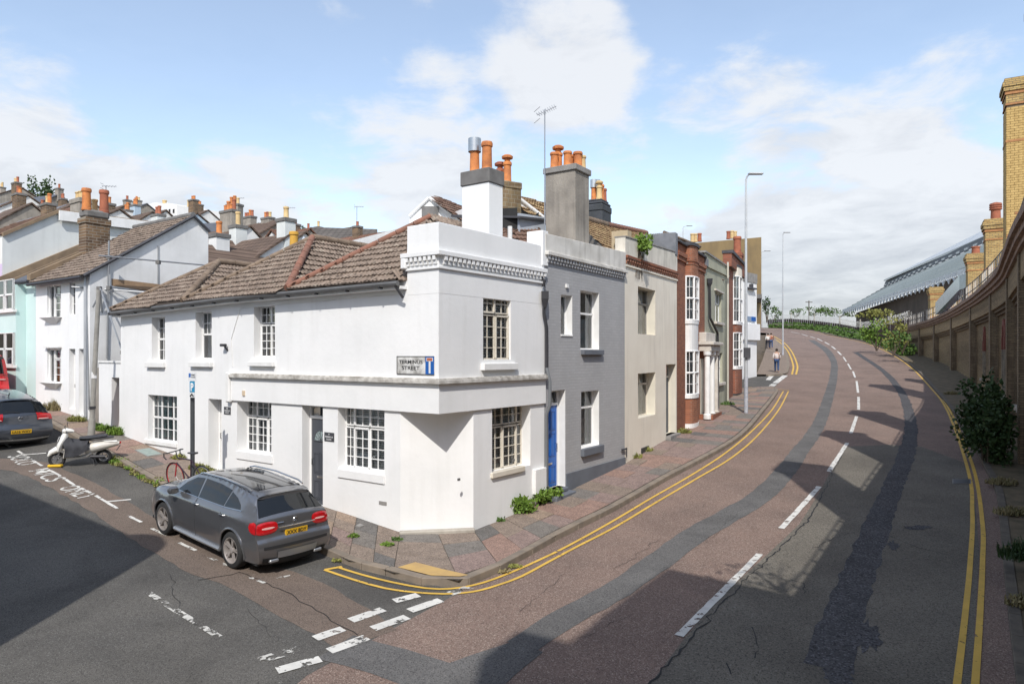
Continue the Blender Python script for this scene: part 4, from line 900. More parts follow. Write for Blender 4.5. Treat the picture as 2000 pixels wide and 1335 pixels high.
# chimney and roof behind
OCC = M('old_render', (.34, .31, .27), (.22, .20, .175), sc=1.6, rough=.95, bump=.4, bsc=20, streak=((.12, .11, .10), .9))
c = at_px(1108, 18.9); z1_ = zc(327, 18.7)
st = stack(grey, c, .80, .92, 4.5, z1_, FG.d, OCC, CONC, .16, .05)
for (du, dw, h, r, cap, mt) in ((-.22, -.28, .45, .11, None, CLAY), (.02, -.30, .50, .115, 'hat', CLAY), (.20, -.02, .44, .11, None, CLAY), (-.20, .12, .42, .11, None, CLAY), (.12, .26, .46, .12, None, CLAY), (.32, .28, .40, .11, None, CLAY_B)):
    q = c + FG.d * du + FG.n * dw; pot(st, (q.x, q.y, z1_), h, r, mt, cap)
# --- cream house
CREAM = M('cream_render', (.84, .78, .665), (.78, .715, .605), sc=1.2, rough=.85, bump=.15, bsc=20, spec=.2, streak=((.38, .34, .28), .5))
CREAM2 = M('cream_reveal', (.70, .66, .56), rough=.8)
cream = thing('terraced_house', (*GREY1, .3), 'cream rendered house with deep window reveals and a brick cornice sprouting a bush', 'house')
ops = []
GREYFR = M('grey_old_frame', (.42, .40, .36), (.3, .29, .26), rough=.7)
_, o_ = window(cream, FCM, 1246, 1280, 563, 653, .30, [(0, .4, 0, .33, 1, 1), (.4, 1, 0, .33, 1, 1, 1), (0, .4, .33, 1, 1, 1), (.4, 1, .33, 1, 1, 1)], frame=GREYFR, back='half'); ops.append(o_)
_, o_ = window(cream, FCM, 1246, 1280, 728, 813, .30, [(0, .5, 0, .27, 1, 1), (.5, 1, 0, .27, 1, 1, 1), (0, .5, .27, 1, 1, 1), (.5, 1, .27, 1, 1, 1)], frame=CREAMF, back='net'); ops.append(o_)
dc = (FCM.u(1301), FCM.u(1320), FCM.z(1310, 848), FCM.z(1310, 711))
_, o_ = door(cream, FCM, dc, .25, M('dark_blue_grey_door', (.06, .075, .10), rough=.5), [(.15, .85, .55, .9), (.15, .85, .1, .45)], transom=FCM.z(1310, 738), frame=CREAMF); ops.append(o_)
cz0, cz1 = 6.36, 7.0
wall(cream, FCM, 0, FCM.L - .02, -.3, 6.42, ops, CREAM, z1b=6.50, reveal=CREAM2)
mb = MB(); FCM.box(mb, 0, FCM.L - .02, -.3, .02, 6.43, 6.96, 6.51, 7.22); mb.build('parapet', M('cream_parapet', (.70, .66, .58), (.55, .52, .45), sc=2, rough=.9, streak=((.3, .28, .24), .8)), cream, bevel=.01)
mb = MB(); FCM.box(mb, 0, FCM.L - .02, -.32, .04, 6.97, 7.01, 7.23, 7.27); mb.build('coping', CONC, cream)
BRD = brick_mat('red_brickwork', (.36, .13, .065), (.26, .085, .05), (.27, .22, .18), direction=tuple(FB.d), dark=.75)
mb = MB(); FCM.box(mb, 0, FCM.L - .02, 0, .10, 6.36, 6.44, 6.44, 6.52); mb.build('brick_cornice', BRD, cream)
for i in range(26):
    u = (i + .5) * FCM.L / 26; m = MB(); z = 6.2 + .08 * u / FCM.L; FCM.box(m, u - .05, u + .05, 0, .08, z + .07, z + .155); FCM.box(m, u - .05, u + .05, 0, .045, z, z + .07); m.build('dentil_brick', M('cornice_brick', (.42, .20, .13), (.30, .15, .10), sc=9, rough=.9), cream)
mb = MB(); FCM.box(mb, 0, FCM.L, -.01, .04, 6.12, 6.17, 6.20, 6.25); mb.build('string_course', CREAM, cream)
mb = MB(); FCM.box(mb, dc[0] - .05, dc[1] + .05, -.2, .18, -.2, dc[2]); mb.build('doorstep', CONC, cream)
mb = MB(); FCM.box(mb, FCM.u(1252), FCM.u(1266), 0, .03, FCM.grd(1.5) + .14, FCM.grd(1.5) + .30); mb.build('air_vent', BLACKM, cream)
# big tiled roof over cream and brick houses
inn = lambda f: Vector((-f.n.x, -f.n.y, 0))
def roof_strip(parent, pts_front, back, z0s, z1s, mat, single=False):
    for i in range(len(pts_front) - 1):
        a, b = pts_front[i], pts_front[i + 1]; ia, ib = back[i], back[i + 1]
        roof_plane(parent, [(a.x, a.y, z0s[i]), (b.x, b.y, z0s[i + 1]), (ib.x, ib.y, z1s[i + 1]), (ia.x, ia.y, z1s[i])], b - a, mat)
f0, f1, f2 = GREY1 + Vector((-.29, .15)), CRM1 + Vector((-.3, .15)), BRK1 + Vector((-.3, .15))
b0, b1, b2 = at_px(1118, 23.5), at_px(1185, 27.5), at_px(1262, 33.5)
roof_strip(cream, [f0, f1, f2], [b0, b1, b2], [6.4, 6.6, 7.0], [8.2, 8.62, 9.35], TILE_O)
ridge(cream, (b0.x, b0.y, 8.25), (b1.x, b1.y, 8.68), RIDGE_B, .13); ridge(cream, (b1.x, b1.y, 8.68), (b2.x, b2.y, 9.41), RIDGE_R, .13)
roof_plane(cream, [(f2.x, f2.y, 7.0), (BRK1.x + 2.2, BRK1.y + 4.6, 7.2), (b2.x, b2.y, 9.35)], Vector((.43, .9, 0)), TILE_R)
m = MB(); m.face([(f0.x, f0.y, 5.5), (b0.x, b0.y, 5.5), (b0.x, b0.y, 8.1), (f0.x, f0.y, 6.4)]); bb = b0 + (b1 - b0) * .15; m.build('party_wall', OCC, cream, recalc=False)
q = at_px(1214, 20.8); mb = MB(); mb.box((*q, 6.2), .35, .5, zc(452, 20.8) - 6.2, ax=FCM.d); mb.build('party_upstand', M('buff_render', (.52, .42, .28), (.4, .33, .22), sc=4, rough=.95), cream)
# dark rounded chimney on the ridge
c = at_px(1169, 27.5); z1_ = zc(392, 27.5); mb = MB(); ax = FCM.d
for i, (s_, h0, h1) in enumerate(((1, 7.5, z1_ - .45), (1.06, z1_ - .5, z1_ - .22), (.98, z1_ - .22, z1_ - .10), (.82, z1_ - .1, z1_))): mb.box((*c, h0), 1.0 * s_, .70 * s_, h1 - h0, ax=ax)
st = mb.build('chimney', M('bitumen_black', (.055, .06, .07), (.04, .045, .05), rough=.7), cream, bevel=.04)
for du, dw, h, mt, cap in ((-.3, .15, .5, CLAY_B, 'hat'), (.0, .12, .62, CLAY, None), (.28, .12, .52, CLAY_R, None), (-.12, -.15, .6, CLAY, 'cowl'), (.18, -.15, .66, CLAY_B, 'cowl')):
    q = c + ax * du + Vector((ax.y, -ax.x)) * dw; pot(st, (q.x, q.y, z1_), h, .11, mt, cap)
# --- brick house with round bay
brick = thing('terraced_house', (*CRM1, .6), 'red brick house with a rounded two-storey bay and a columned doorway', 'house')
bz1 = FB.z(1325, 478)
bzr = FB.z(1372, 494)
uDr0, uDr1 = FB.u(1368), FB.L
wall(brick, FB, 0, FB.L, 0, FB.z(1345, 486), [], BRD)
BRB = brick_mat('bright_red_brickwork', (.40, .15, .08), (.30, .11, .06), (.30, .24, .19), direction=tuple(FB.d), dark=.8)
DKC = M('dark_lead_coping', (.07, .07, .08), (.05, .05, .055), rough=.7)
ztop = FB.z(1345, 486)
bu = FB.u(1337) + .80; bR, bP = .66, .30
def bay_pts(k=1.0, n=9, f=FB, uc=None, R=None, P_=None, w0=0.0):
    uc = bu if uc is None else uc; R = R or bR; P_ = P_ or bP
    return [(uc - R * k * math.cos(math.pi * i / (n - 1)), w0 + P_ * k * max(0.0, math.sin(math.pi * i / (n - 1))) ** .6) for i in range(n)]
def bay_ring(parent, f, z0, z1, k, mat, name, uc=None, R=None, P_=None, smooth=False):
    mb = MB(); pts = bay_pts(k, 11, f, uc, R, P_); n = len(pts)
    vs = [f.P(u, w, z) for z in (z0, z1) for u, w in pts]; fs = [(i, i + 1, n + i + 1, n + i) for i in range(n - 1)] + [tuple(range(n, 2 * n)), tuple(reversed(range(n)))]
    mb.mesh(vs, fs); return mb.build(name, mat, parent, recalc=True)
def bay_window(parent, f, z0, z1, uc=None, R=None, P_=None, frame=UPVC, rows=4, back=CURT_W):
    pts = bay_pts(.97, 11, f, uc, R, P_); mb = MB(); bars = MB(); g = []; th = .05
    o = None
    for i in (0, 3, 7, 10):
        u, w = pts[i]; mb.tube([f.P(u, w, z0), f.P(u, w, z1)], th, 6)
    for z in (z0 + .03, (z0 + z1) / 2, z1 - .03): mb.tube([f.P(u, w, z) for u, w in pts], .04, 6)
    o = mb.build('window', frame, parent)
    for i in (1, 5, 9): u, w = pts[i]; bars.tube([f.P(u, w, z0), f.P(u, w, z1)], .012, 4)
    for k in range(1, rows): z = z0 + (z1 - z0) * k / rows; bars.tube([f.P(u, w, z) for u, w in pts], .012, 4)
    bars.build('glazing_bars', frame, o)
    for i in range(10):
        for k in range(rows):
            za, zb = z0 + (z1 - z0) * k / rows, z0 + (z1 - z0) * (k + 1) / rows; m = MB(); a, b = pts[i], pts[i + 1]
            m.face([f.P(a[0], a[1] - .01, za), f.P(b[0], b[1] - .01, za), f.P(b[0], b[1] - .01, zb), f.P(a[0], a[1] - .01, zb)]); m.build('pane', GLASS, o, recalc=False)
    m = MB(); q = bay_pts(.55, 11, f, uc, R, P_); n = len(q); m.mesh([f.P(u, w - .08, z) for z in (z0, z1) for u, w in q], [(i, i + 1, n + i + 1, n + i) for i in range(n - 1)]); m.build('curtain', back, o, recalc=False)
    return o
zz = lambda y: FB.z(1350, y)
for y0, y1, k, mt, nm in ((842, 823, 1.06, TRIM, 'bay_base'), (823, 773, 1, BRB, 'bay_brickwork'), (775, 769, 1.08, TRIM, 'bay_sill'), (684, 630, 1.0, TRIM, 'bay_panel'), (634, 628, 1.07, TRIM, 'bay_sill'), (543, 522, 1.0, BRB, 'bay_brickwork'), (522, 516, 1.05, BRD, 'bay_cornice'), (516, 509, 1.12, BRD, 'bay_cornice'), (509, 486, .98, BRB, 'bay_brickwork'), (486, 480, 1.14, DKC, 'bay_coping')):
    bay_ring(brick, FB, zz(y0), zz(y1), k, mt, nm)
bay_window(brick, FB, zz(769), zz(684)); bay_window(brick, FB, zz(628), zz(543))
mb = MB(); FB.box(mb, -.02, FB.L + .02, -.3, .10, ztop + .003, ztop + .10); mb.build('coping', DKC, brick, bevel=.02)
for y in (512, 520): mb = MB(); FB.box(mb, 0, bu - bR - .02, 0, .09 if y == 512 else .05, zz(y), zz(y - 8) - .004); FB.box(mb, bu + bR + .02, FB.L, 0, .09 if y == 512 else .05, zz(y), zz(y - 8) - .004); mb.build('brick_cornice', BRD, brick)
mb = MB(); FB.box(mb, -.35, -.02, -1.2, .04, zz(515), zz(474)); mb.build('lead_flank', LEAD, brick, bevel=.02)
mb = MB(); FB.box(mb, FB.L - .02, FB.L + .25, -1.0, .12, zz(506), zz(489)); mb.build('lead_flank', LEAD, brick, bevel=.02)
# doorway with columns and pediment shared by brick and olive houses
STONEW = M('painted_stone', (.62, .58, .52), (.5, .46, .41), sc=3, rough=.8)
zf = lambda f, px, y: f.z(px, y)
du0, du1 = FB.L - 1.15, FB.L + .9
mb = MB(); FB.box(mb, du0 - .1, du1, 0, .62, FB.z(1374, 674), FB.z(1374, 668)); FB.box(mb, du0 - .02, du1 - .05, 0, .5, FB.z(1374, 686), FB.z(1374, 674) - .004); FB.box(mb, du0, du1 - .1, 0, .30, FB.z(1374, 668) + .004, FB.z(1374, 650)); mb.build('door_canopy', STONEW, brick, bevel=.02)
mb = MB(); 
for u, mt in ((du0 + .1, TRIM), (FB.L - .12, TRIM), (du1 - .2, STONEW)):
    m = MB(); p = FB.P(u, .32, FB.grd(FB.L) + .1); h = FB.z(1374, 686) - p.z; m.lathe(p, [(.16, 0), (.16, .18), (.12, .22), (.115, h - .3), (.10, h - .2), (.16, h - .15), (.17, h)], 12); m.build('column', mt, brick, smooth=True, angle=30)
m = MB(); FB.box(m, du0 + .25, FB.L - .25, -.1, .012, FB.grd(FB.L) + .1, FB.z(1374, 700)); m.build('door', M('cream_door', (.6, .58, .5), rough=.5), brick)
m = MB(); FB.box(m, du0 + .1, du1, .0, .55, FB.grd(FB.L) - .1, FB.grd(FB.L) + .28); m.build('doorstep', BRD, brick)
# --- olive house
OLIVE = M('olive_render', (.42, .42, .32), (.35, .35, .27), sc=1.5, rough=.9, bump=.15, bsc=20, streak=((.22, .22, .18), .9))
olive = thing('terraced_house', (*BRK1, .9), 'pale olive rendered house with a sagging black downpipe, between two brick houses', 'house')
ops = []
_, o_ = window(olive, FO, 1397, 1409, 573, 629, .12, [(0, .5, 0, .35, 1, 1, 1), (.5, 1, 0, .35, 1, 1), (0, .5, .35, 1, 1, 1), (.5, 1, .35, 1, 1, 1)], back='net'); ops.append(o_)
_, o_ = window(olive, FO, 1400, 1411, 689, 747, .12, [(0, 1, 0, .5, 1, 1), (0, 1, .5, 1, 1, 1)], back='net'); ops.append(o_)
oz0, oz1 = FO.z(1377, 493), FO.z(1421, 522)
wall(olive, FO, 0, FO.L, .3, oz0, ops, OLIVE, z1b=oz1)
mb = MB(); FO.box(mb, 0, FO.L, -.3, .05, oz0, oz0 + .08, oz1, oz1 + .08); mb.build('coping', CONC, olive)
mb = MB(); FO.box(mb, 0, FO.L, 0, .07, FO.z(1377, 520), FO.z(1377, 517), FO.z(1421, 540), FO.z(1421, 537.5)); mb.build('string_course', OLIVE, olive)
sill(olive, FO, 1395, 1411, 629, 634, .12, STONEW); sill(olive, FO, 1399, 1413, 747, 752, .12, STONEW)
mb = MB(); FO.box(mb, FO.u(1395), FO.u(1411), 0, .10, FO.z(1402, 570), FO.z(1402, 567)); mb.build('window_hood', STONEW, olive)
mb = MB(); P_ = lambda px, y: FO.P(FO.u(px), .10, FO.z(px, y)); mb.tube([P_(1381, 552), P_(1382, 620), P_(1397, 650), P_(1398, 700), P_(1398, 800)], .06, 6); mb.build('downpipe', BLACKM, olive)
mb = MB(); mb.lathe(P_(1381, 560), [(.06, 0), (.14, .15), (.16, .35)], 4); mb.build('hopper', BLACKM, olive)
mb = MB(); mb.tube([P_(1417.5, 512), P_(1417.5, 600), P_(1417.5, 785)], .05, 6); mb.build('downpipe', M('cream_pipe', (.55, .53, .45), rough=.6), olive)
# --- second brick house
b2h = thing('terraced_house', (*OLV1, 1.1), 'farther red brick house with tall white bay windows, beside the side street', 'house')
BRD2 = brick_mat('far_red_brickwork', (.34, .12, .07), (.25, .09, .055), (.25, .2, .17), direction=tuple(FB2.d), dark=.75)
z2t = FB2.z(1425, 503)
wall(b2h, FB2, 0, FB2.L, .5, z2t, [], BRD2)
bu2 = FB2.L * .52
zz2 = lambda y: FB2.z(1438, y)
for y0, y1, k, mt, nm in ((775, 766, 1.02, M('black_paint', (.04, .04, .045), rough=.6), 'bay_base'), (766, 718, 1, BRD2, 'bay_brickwork'), (720, 716, 1.05, TRIM, 'bay_sill'), (650, 635, 1, BRD2, 'bay_brickwork'), (635, 631, 1.06, TRIM, 'bay_sill'), (543, 524, 1.0, CREAM, 'bay_frieze'), (526, 522, 1.06, DKC, 'bay_cornice')):
    bay_ring(b2h, FB2, zz2(y0), zz2(y1), k, mt, nm, bu2, 1.15, .30)
bay_window(b2h, FB2, zz2(716), zz2(650), bu2, 1.15, .30, rows=4); bay_window(b2h, FB2, zz2(631), zz2(543), bu2, 1.15, .30, rows=4)
mb = MB(); FB2.box(mb, -.05, FB2.L, -.25, .18, FB2.z(1423, 521), z2t + .15); mb.build('parapet', BRD2, b2h)
mb = MB(); FB2.box(mb, -.1, FB2.L + .05, -.3, .26, z2t + .15, z2t + .30); mb.build('coping', DKC, b2h)
FB2e = F(BR21, BR21 + Vector((-FB2.n.x, -FB2.n.y)) * 8); wall(b2h, FB2e, 0, 8, .5, z2t, [], BRD2, name='end_wall')
c = at_px(1440, 41); st = stack(b2h, c, .9, .6, 8.0, zc(495, 41), FB2.d, BRD2, BRD2, .2, .03); pot(st, (*c, zc(495, 41)), 1.0, .22, CLAY_R)

# ============================================================ houses behind the row
def prism(parent, f, pts, depth, mat, name='gable_wall', cap=True):
    """outline (px,py) on plane f pushed back by depth"""
    a = [f.P(f.u(x), 0, f.z(x, y)) for x, y in pts]; k = Vector((-f.n.x, -f.n.y, 0)) * depth; b = [p + k for p in a]; mb = MB(); n = len(a)
    mb.face(a)
    if cap: mb.face(b[::-1])
    for i in range(n): mb.face([a[i], b[i], b[(i + 1) % n], a[(i + 1) % n]])
    return mb.build(name, mat, parent), a, b
FA = F(Vector(at_px(700, 23)), Vector(at_px(1000, 23)))        # square-on plane behind the corner house
rear = thing('rear_house', (*at_px(850, 23), 4), 'white gabled rear house with tiled roof rising behind the corner chimney', 'house')
_, a, b = prism(rear, FA, [(800, 560), (800, 424), (838, 388), (905, 436), (905, 560)], 5, WHT)
roof_plane(rear, [W(846, 392, 22.95), W(902, 432, 22.6), W(902, 404, 25.2), W(850, 384, 25.2)], Vector((1, .1, 0)), TILE_R)
for i_, j_ in ((1, 2), (2, 3)): m = MB(); m.tube([a[i_] + Vector((0, -.03, .02)), a[j_] + Vector((0, -.03, .02))], .05, 5); m.build('verge', WHT, rear)
mb = MB(); p = FA.P(FA.u(840), .03, FA.z(840, 424)); mb.box(p, .55, .06, .35); mb.build('vent_hood', CONC_D, rear)
q = W(828, 440, 19.5); mb = MB(); 
# second rear house with the rubble stack
rear2 = thing('rear_house', (*at_px(1030, 21.5), 4), 'rear house with rubble chimney, white verge and small dormer behind the corner parapet', 'house')
FA2 = F(Vector(at_px(960, 20.5)), Vector(at_px(1080, 21.6)))
RUB = brick_mat('flint_and_brick', (.34, .26, .15), (.22, .15, .09), (.36, .32, .24), bw=.2, bh=.12, direction=(1, .2), dark=.5)
_, a, b = prism(rear2, FA2, [(975, 520), (975, 378), (992, 378), (1020, 398), (1062, 432), (1062, 520)], 4.5, WHT)
roof_plane(rear2, [W(1010, 402, 20.9), W(1068, 440, 20.9), W(1068, 398, 23.6), W(1012, 383, 23.2)], Vector((1, .1, 0)), TILE_O)
ridge(rear2, a[2] + Vector((0, 0, .1)), a[4] + Vector((0, 0, .1)), TRIM, .07)
c = at_px(992, 20.3); st = stack(rear2, c, .62, .5, 4.5, zc(358, 20.3), FA2.d, RUB, RUB, .2, .02); pot(st, (*(c - FA2.d * .02), zc(358, 20.3)), .62, .12, CLAY, 'hat'); pot(st, (*(c - FA2.d * .27 + Vector((0, .4))), zc(362, 20.3)), .55, .12, CLAY_R, 'hat')
# dormer
FD = F(Vector(at_px(1014, 18.9)), Vector(at_px(1056, 19.5)))
mb = MB(); FD.box(mb, 0, FD.L, -1.9, -.12, 4.8, FD.z(1035, 430)); mb.build('dormer_wall', TRIM, rear2)
FDs = F(Vector(at_px(976, 19.6)), Vector(at_px(1014, 18.9))); mb = MB(); FDs.box(mb, 0, FDs.L, -.9, .0, 4.8, FDs.z(995, 421)); mb.build('dormer_cheek', M('pale_blue_grey_lead', (.42, .46, .52), (.34, .38, .43), sc=3, rough=.6), rear2)
window(rear2, FD, 1014.5, 1055.5, 430, 474, .0, [(0, .47, 0, 1, 1, 1), (.47, 1, 0, 1, 1, 1)], frame=CREAMF, back='dark')
mb = MB(); mb.hexa([FD.P(-.1, .15, FD.z(1014, 428)), FD.P(FD.L + .1, .15, FD.z(1056, 432)), FD.P(FD.L + .1, -2.2, 7.55), FD.P(-.6, -2.2, 7.5)] + [FD.P(-.1, .15, FD.z(1014, 424)), FD.P(FD.L + .1, .15, FD.z(1056, 428)), FD.P(FD.L + .1, -2.2, 7.62), FD.P(-.6, -2.2, 7.57)]); mb.build('dormer_roof', DKC, rear2)
roof_plane(rear2, [W(978, 466, 18.2), W(1050, 478, 18.4), W(1050, 440, 19.6), W(978, 440, 19.4)], Vector((1, .1, 0)), TILE_R)
mb = MB(); mb.tube([W(996, 470, 17.6), W(996, 442, 17.6)], .06, 8); mb.build('vent_pipe', TRIM, rear2)
aerial(W(1064, 470, 18.2), 3.45, 'tall silver TV aerial on a mast beside the stained concrete chimney', tilt=.55, yaw=.35, ln=.62)

# --- big ochre house and the wedge-cornered white house beyond the side street
OCHRE = M('ochre_render', (.30, .215, .105), (.22, .16, .085), sc=.7, rough=.95, bump=.2, bsc=12, streak=((.15, .12, .08), .7))
och = thing('tall_house', (*at_px(1420, 52), 2), 'tall ochre rendered end wall with flat skyline and small pots, behind the white corner house', 'house')
FOc = F(at_px(1352, 47), at_px(1488, 54.5))
_, a, b = prism(och, FOc, [(1352, 640), (1352, 475), (1487, 463), (1487, 640)], 6, OCHRE)
for px_, y_, mt in ((1360, 471, CLAY_B), (1366, 471, CLAY_B), (1374, 470, CLAY_R), (1430, 465, CLAY_R), (1437, 464, CLAY_B), (1443, 465, CLAY_B)):
    p = FOc.P(FOc.u(px_), -.3, FOc.z(px_, y_)); pot(och, p, .55, .14, mt)
och2 = thing('tall_house', (*at_px(1310, 40), 2), 'lower ochre gable end peeping above the cream house parapet', 'house')
FO2 = F(at_px(1268, 38), at_px(1352, 42))
_, a, b = prism(och2, FO2, [(1268, 620), (1268, 475), (1297, 456), (1350, 477), (1368, 484), (1368, 620)], 6, OCHRE)
roof_plane(och2, [a[2] + Vector((0, 0, .05)), a[3] + Vector((0, 0, .05)), b[3], b[2]], Vector((-FO2.n.x, -FO2.n.y, 0)), TILE_R)
ridge(och2, a[2] + Vector((0, 0, .08)), a[4] + Vector((0, 0, .08)), RIDGE_B, .09)
wedge = thing('corner_house', (*at_px(1468, 49.5), 1.9), 'distant white house with jutting wedge corner and small blue sign, across the side street', 'house')
WL, WC, WR = at_px(1440, 46.5), at_px(1478, 49), None
FW1 = F(WL, WC); dW = Vector((.33, .944)); FW2 = F(WC, WC + dW * 16)
wall(wedge, FW1, 0, FW1.L, 1.2, FW1.z(1470, 552), [], WHT); wall(wedge, FW2, 0, 16, 1.2, FW2.z(1479, 552), [], WHT2)
mb = MB(); FW1.box(mb, 0, FW1.L, -5, .05, FW1.z(1470, 552), FW1.z(1470, 534)); mb.build('parapet', CONC, wedge)
mb = MB(); mb.hexa([Vector((*WL, FW1.z(1465, 663))), FW1.P(0, .12, FW1.z(1465, 664)), Vector((*(WC + FW1.n * .12 + FW2.n * .12), FW1.z(1478, 664))), Vector((*WC, FW1.z(1478, 664)))] + [Vector((*WL, FW1.z(1465, 633))), FW1.P(0, .12, FW1.z(1465, 633)), Vector((*(WC + FW1.n * .12 + FW2.n * .12), FW1.z(1478, 633))), Vector((*WC, FW1.z(1478, 633)))]); mb.build('jutting_band', WHT, wedge)
mb = MB(); FW1.box(mb, FW1.u(1458), FW1.u(1474), 0, .06, FW1.z(1466, 627), FW1.z(1466, 618)); mb.build('name_plate', M('sign_pale_blue', (.25, .33, .45), rough=.5), wedge)
mb = MB(); FW1.box(mb, FW1.u(1466), FW1.u(1474), .06, .09, FW1.z(1466, 627), FW1.z(1466, 618)); mb.build('blue_panel', BLUE, wedge)
mb = MB(); FW1.box(mb, FW1.u(1458), FW1.u(1472), 0, .25, FW1.z(1466, 565), FW1.z(1466, 562)); FW1.box(mb, FW1.u(1463), FW1.u(1466), 0, .2, FW1.z(1466, 562), FW1.z(1466, 555)); mb.build('ledge', DKC, wedge)
mb = MB(); FW1.box(mb, FW1.u(1458), FW1.u(1464), 0, .06, FW1.z(1461, 700), FW1.z(1461, 689)); mb.build('wall_plate', CONC_D, wedge)
for i in range(4):
    u = 2 + i * 3.4
    for z0_ in (3.6, 6.2): mb = MB(); FW2.box(mb, u, u + 1.1, -.02, .02, z0_ + i * .25, z0_ + 1.4 + i * .25); mb.build('window', DARKIN, wedge); 
mb = MB(); FW2.box(mb, 1, 15.8, 0, .35, FW2.z(1479, 552) - .3, FW2.z(1479, 552)); mb.build('eaves', CONC_D, wedge)
for i, (d_, h_, mt) in enumerate(((62, 8.2, OCC), (70, 7.4, WHT2))):
    q = WC + dW * (d_ - 48) + Vector((-.1, 0)); t = thing('far_house', (*q, 3), ('narrow brown house edge past the white wedge-cornered house', 'farthest pale house edge where the street bends away')[i], 'house'); Fh = F(q, q + dW * 7); mb = MB(); Fh.box(mb, 0, 7, -6, 0, 1.5, 3 + h_ * .8); mb.build('wall', mt, t)
    mb = MB(); Fh.box(mb, -.2, 7.2, -6, .4, 3 + h_ * .8, 3.25 + h_ * .8); mb.build('eaves', DKC, t)
# ============================================================ foliage kit
LEAFG = M('leaf_green', (.085, .15, .03), (.045, .09, .02), sc=5, rough=.6, spec=.3)
LEAFB = M('leaf_bright_green', (.15, .24, .035), (.09, .16, .025), sc=6, rough=.6, spec=.3)
LEAFD = M('leaf_dark_green', (.040, .075, .022), (.022, .045, .015), sc=4, rough=.6, spec=.3)
LEAFY = M('leaf_yellow_green', (.24, .24, .06), (.14, .15, .04), sc=5, rough=.7)
DRYG = M('dry_grass', (.26, .21, .11), (.15, .14, .06), sc=5, rough=.9)
BARK = M('bark', (.11, .085, .06), (.06, .045, .035), sc=6, rough=.95)
def leaves(mb, c, rx, ry, rz, n, s, rnd, clumps=9, up=.3):
    c = Vector(c); cl = []
    for i in range(clumps):
        d = Vector((rnd.gauss(0, 1), rnd.gauss(0, 1), rnd.gauss(0, 1))).normalized() * rnd.uniform(.3, .9); cl.append((Vector((d.x * rx, d.y * ry, d.z * rz)), rnd.uniform(.25, .5)))
    for i in range(n):
        o, r = rnd.choice(cl); d = Vector((rnd.gauss(0, 1), rnd.gauss(0, 1), rnd.gauss(0, 1))).normalized() * r * rnd.random() ** .4
        p = c + o + Vector((d.x * rx, d.y * ry, d.z * rz)); a = Vector((rnd.gauss(0, 1), rnd.gauss(0, 1), rnd.gauss(0, .6) + up)).normalized(); b = a.orthogonal().normalized(); b.rotate(Matrix.Rotation(rnd.uniform(0, 6.28), 3, a)); L = s * rnd.uniform(.6, 1.4)
        k = a.cross(b) * L * .32; mb.face([p, p + b * L * .5 + k, p + b * L + a * L * .1, p + b * L * .5 - k])
def shrub(name, c, rx, ry, rz, n, s, mat, label, cat='shrub', group=None, seed=1, stems=4, clumps=9):
    rnd = random.Random(seed); base = Vector(c) - Vector((0, 0, rz)); t = thing(name, base, label, cat, group); mb = MB(); leaves(mb, c, rx, ry, rz, n, s, rnd, clumps); mb.build('foliage', mat, t, recalc=False)
    mb = MB()
    for i in range(stems):
        a = rnd.uniform(0, 6.28); q = Vector(c) + Vector((math.cos(a) * rx * .5, math.sin(a) * ry * .5, rz * rnd.uniform(0, .5))); mb.tube([base + Vector((rnd.uniform(-.05, .05), rnd.uniform(-.05, .05), 0)), base.lerp(q, .5) + Vector((rnd.uniform(-.1, .1) * rx, 0, .05)), q], [.03 * (rz + .2), .02 * (rz + .2), .008], 5)
    mb.build('stem', BARK, t); return t
def tuft(name, c, r, h, n, mat, label, seed=1, cat='weed', group=None):
    """a weed clump: upright blades and small leaves growing out of the joint"""
    rnd = random.Random(seed); c = Vector(c); mb = MB()
    for i in range(n):
        a = rnd.uniform(0, 6.28); rr = r * rnd.random() ** .6; p = c + Vector((math.cos(a) * rr, math.sin(a) * rr * .6, 0)); hh = h * rnd.uniform(.35, 1) * (1 - .5 * rr / r)
        l = Vector((rnd.gauss(0, .35), rnd.gauss(0, .35), 1)).normalized() * hh; s = Vector((-l.y, l.x, 0)); s = (s.normalized() if s.length > 1e-4 else Vector((1, 0, 0))) * rnd.uniform(.006, .018)
        mb.face([p - s, p + s, p + l * .6 + s * .8, p + l, p + l * .6 - s * .8])
        if rnd.random() < .6:
            q = p + l * rnd.uniform(.3, 1); k = Vector((rnd.gauss(0, 1), rnd.gauss(0, 1), rnd.gauss(0, .5))).normalized() * rnd.uniform(.02, .05); k2 = k.orthogonal() * .5; mb.face([q, q + k * .5 + k2, q + k, q + k * .5 - k2])
    o = mb.build(name, mat, None, recalc=False, cat=cat, label=label, group=group); return o

# ============================================================ left of the terrace: gate wall, white house, mint house
FS = F(PL(34), PL(12.88))
gate = thing('gate_wall', (*PL(13.9), 1.2), 'white rendered yard wall with a brown wooden gate between two white houses', 'wall')
gz = FS.z(215, 708)
gd = (FS.u(218), FS.u(233), FS.z(225, 845), FS.z(225, 737))
wall(gate, FS, FS.u(193), FS.L - .0, .2, gz, [(gd[0], gd[1], gd[2], gd[3], .3)], WHT)
WOODB = M('brown_wood', (.20, .105, .06), (.14, .075, .045), sc=4, rough=.7)
m = MB(); FS.box(m, gd[0], gd[1], -.30, -.26, gd[2], gd[3]); g_ = m.build('gate', WOODB, gate)
for i in range(5): m = MB(); u = gd[0] + (gd[1] - gd[0]) * (i + .5) / 5; FS.box(m, u - .05, u + .05, -.26, -.245, gd[2], gd[3]); m.build('gate_plank', WOODB, g_)
m = MB(); FS.box(m, FS.u(193), FS.L, -.25, .03, gz, gz + .06); m.build('coping', TRIM, gate)
m = MB(); FS.box(m, FS.u(187), FS.u(193) - .01, -.3, .02, .4, FS.z(190, 718)); m.build('dark_pier', OCC, gate)
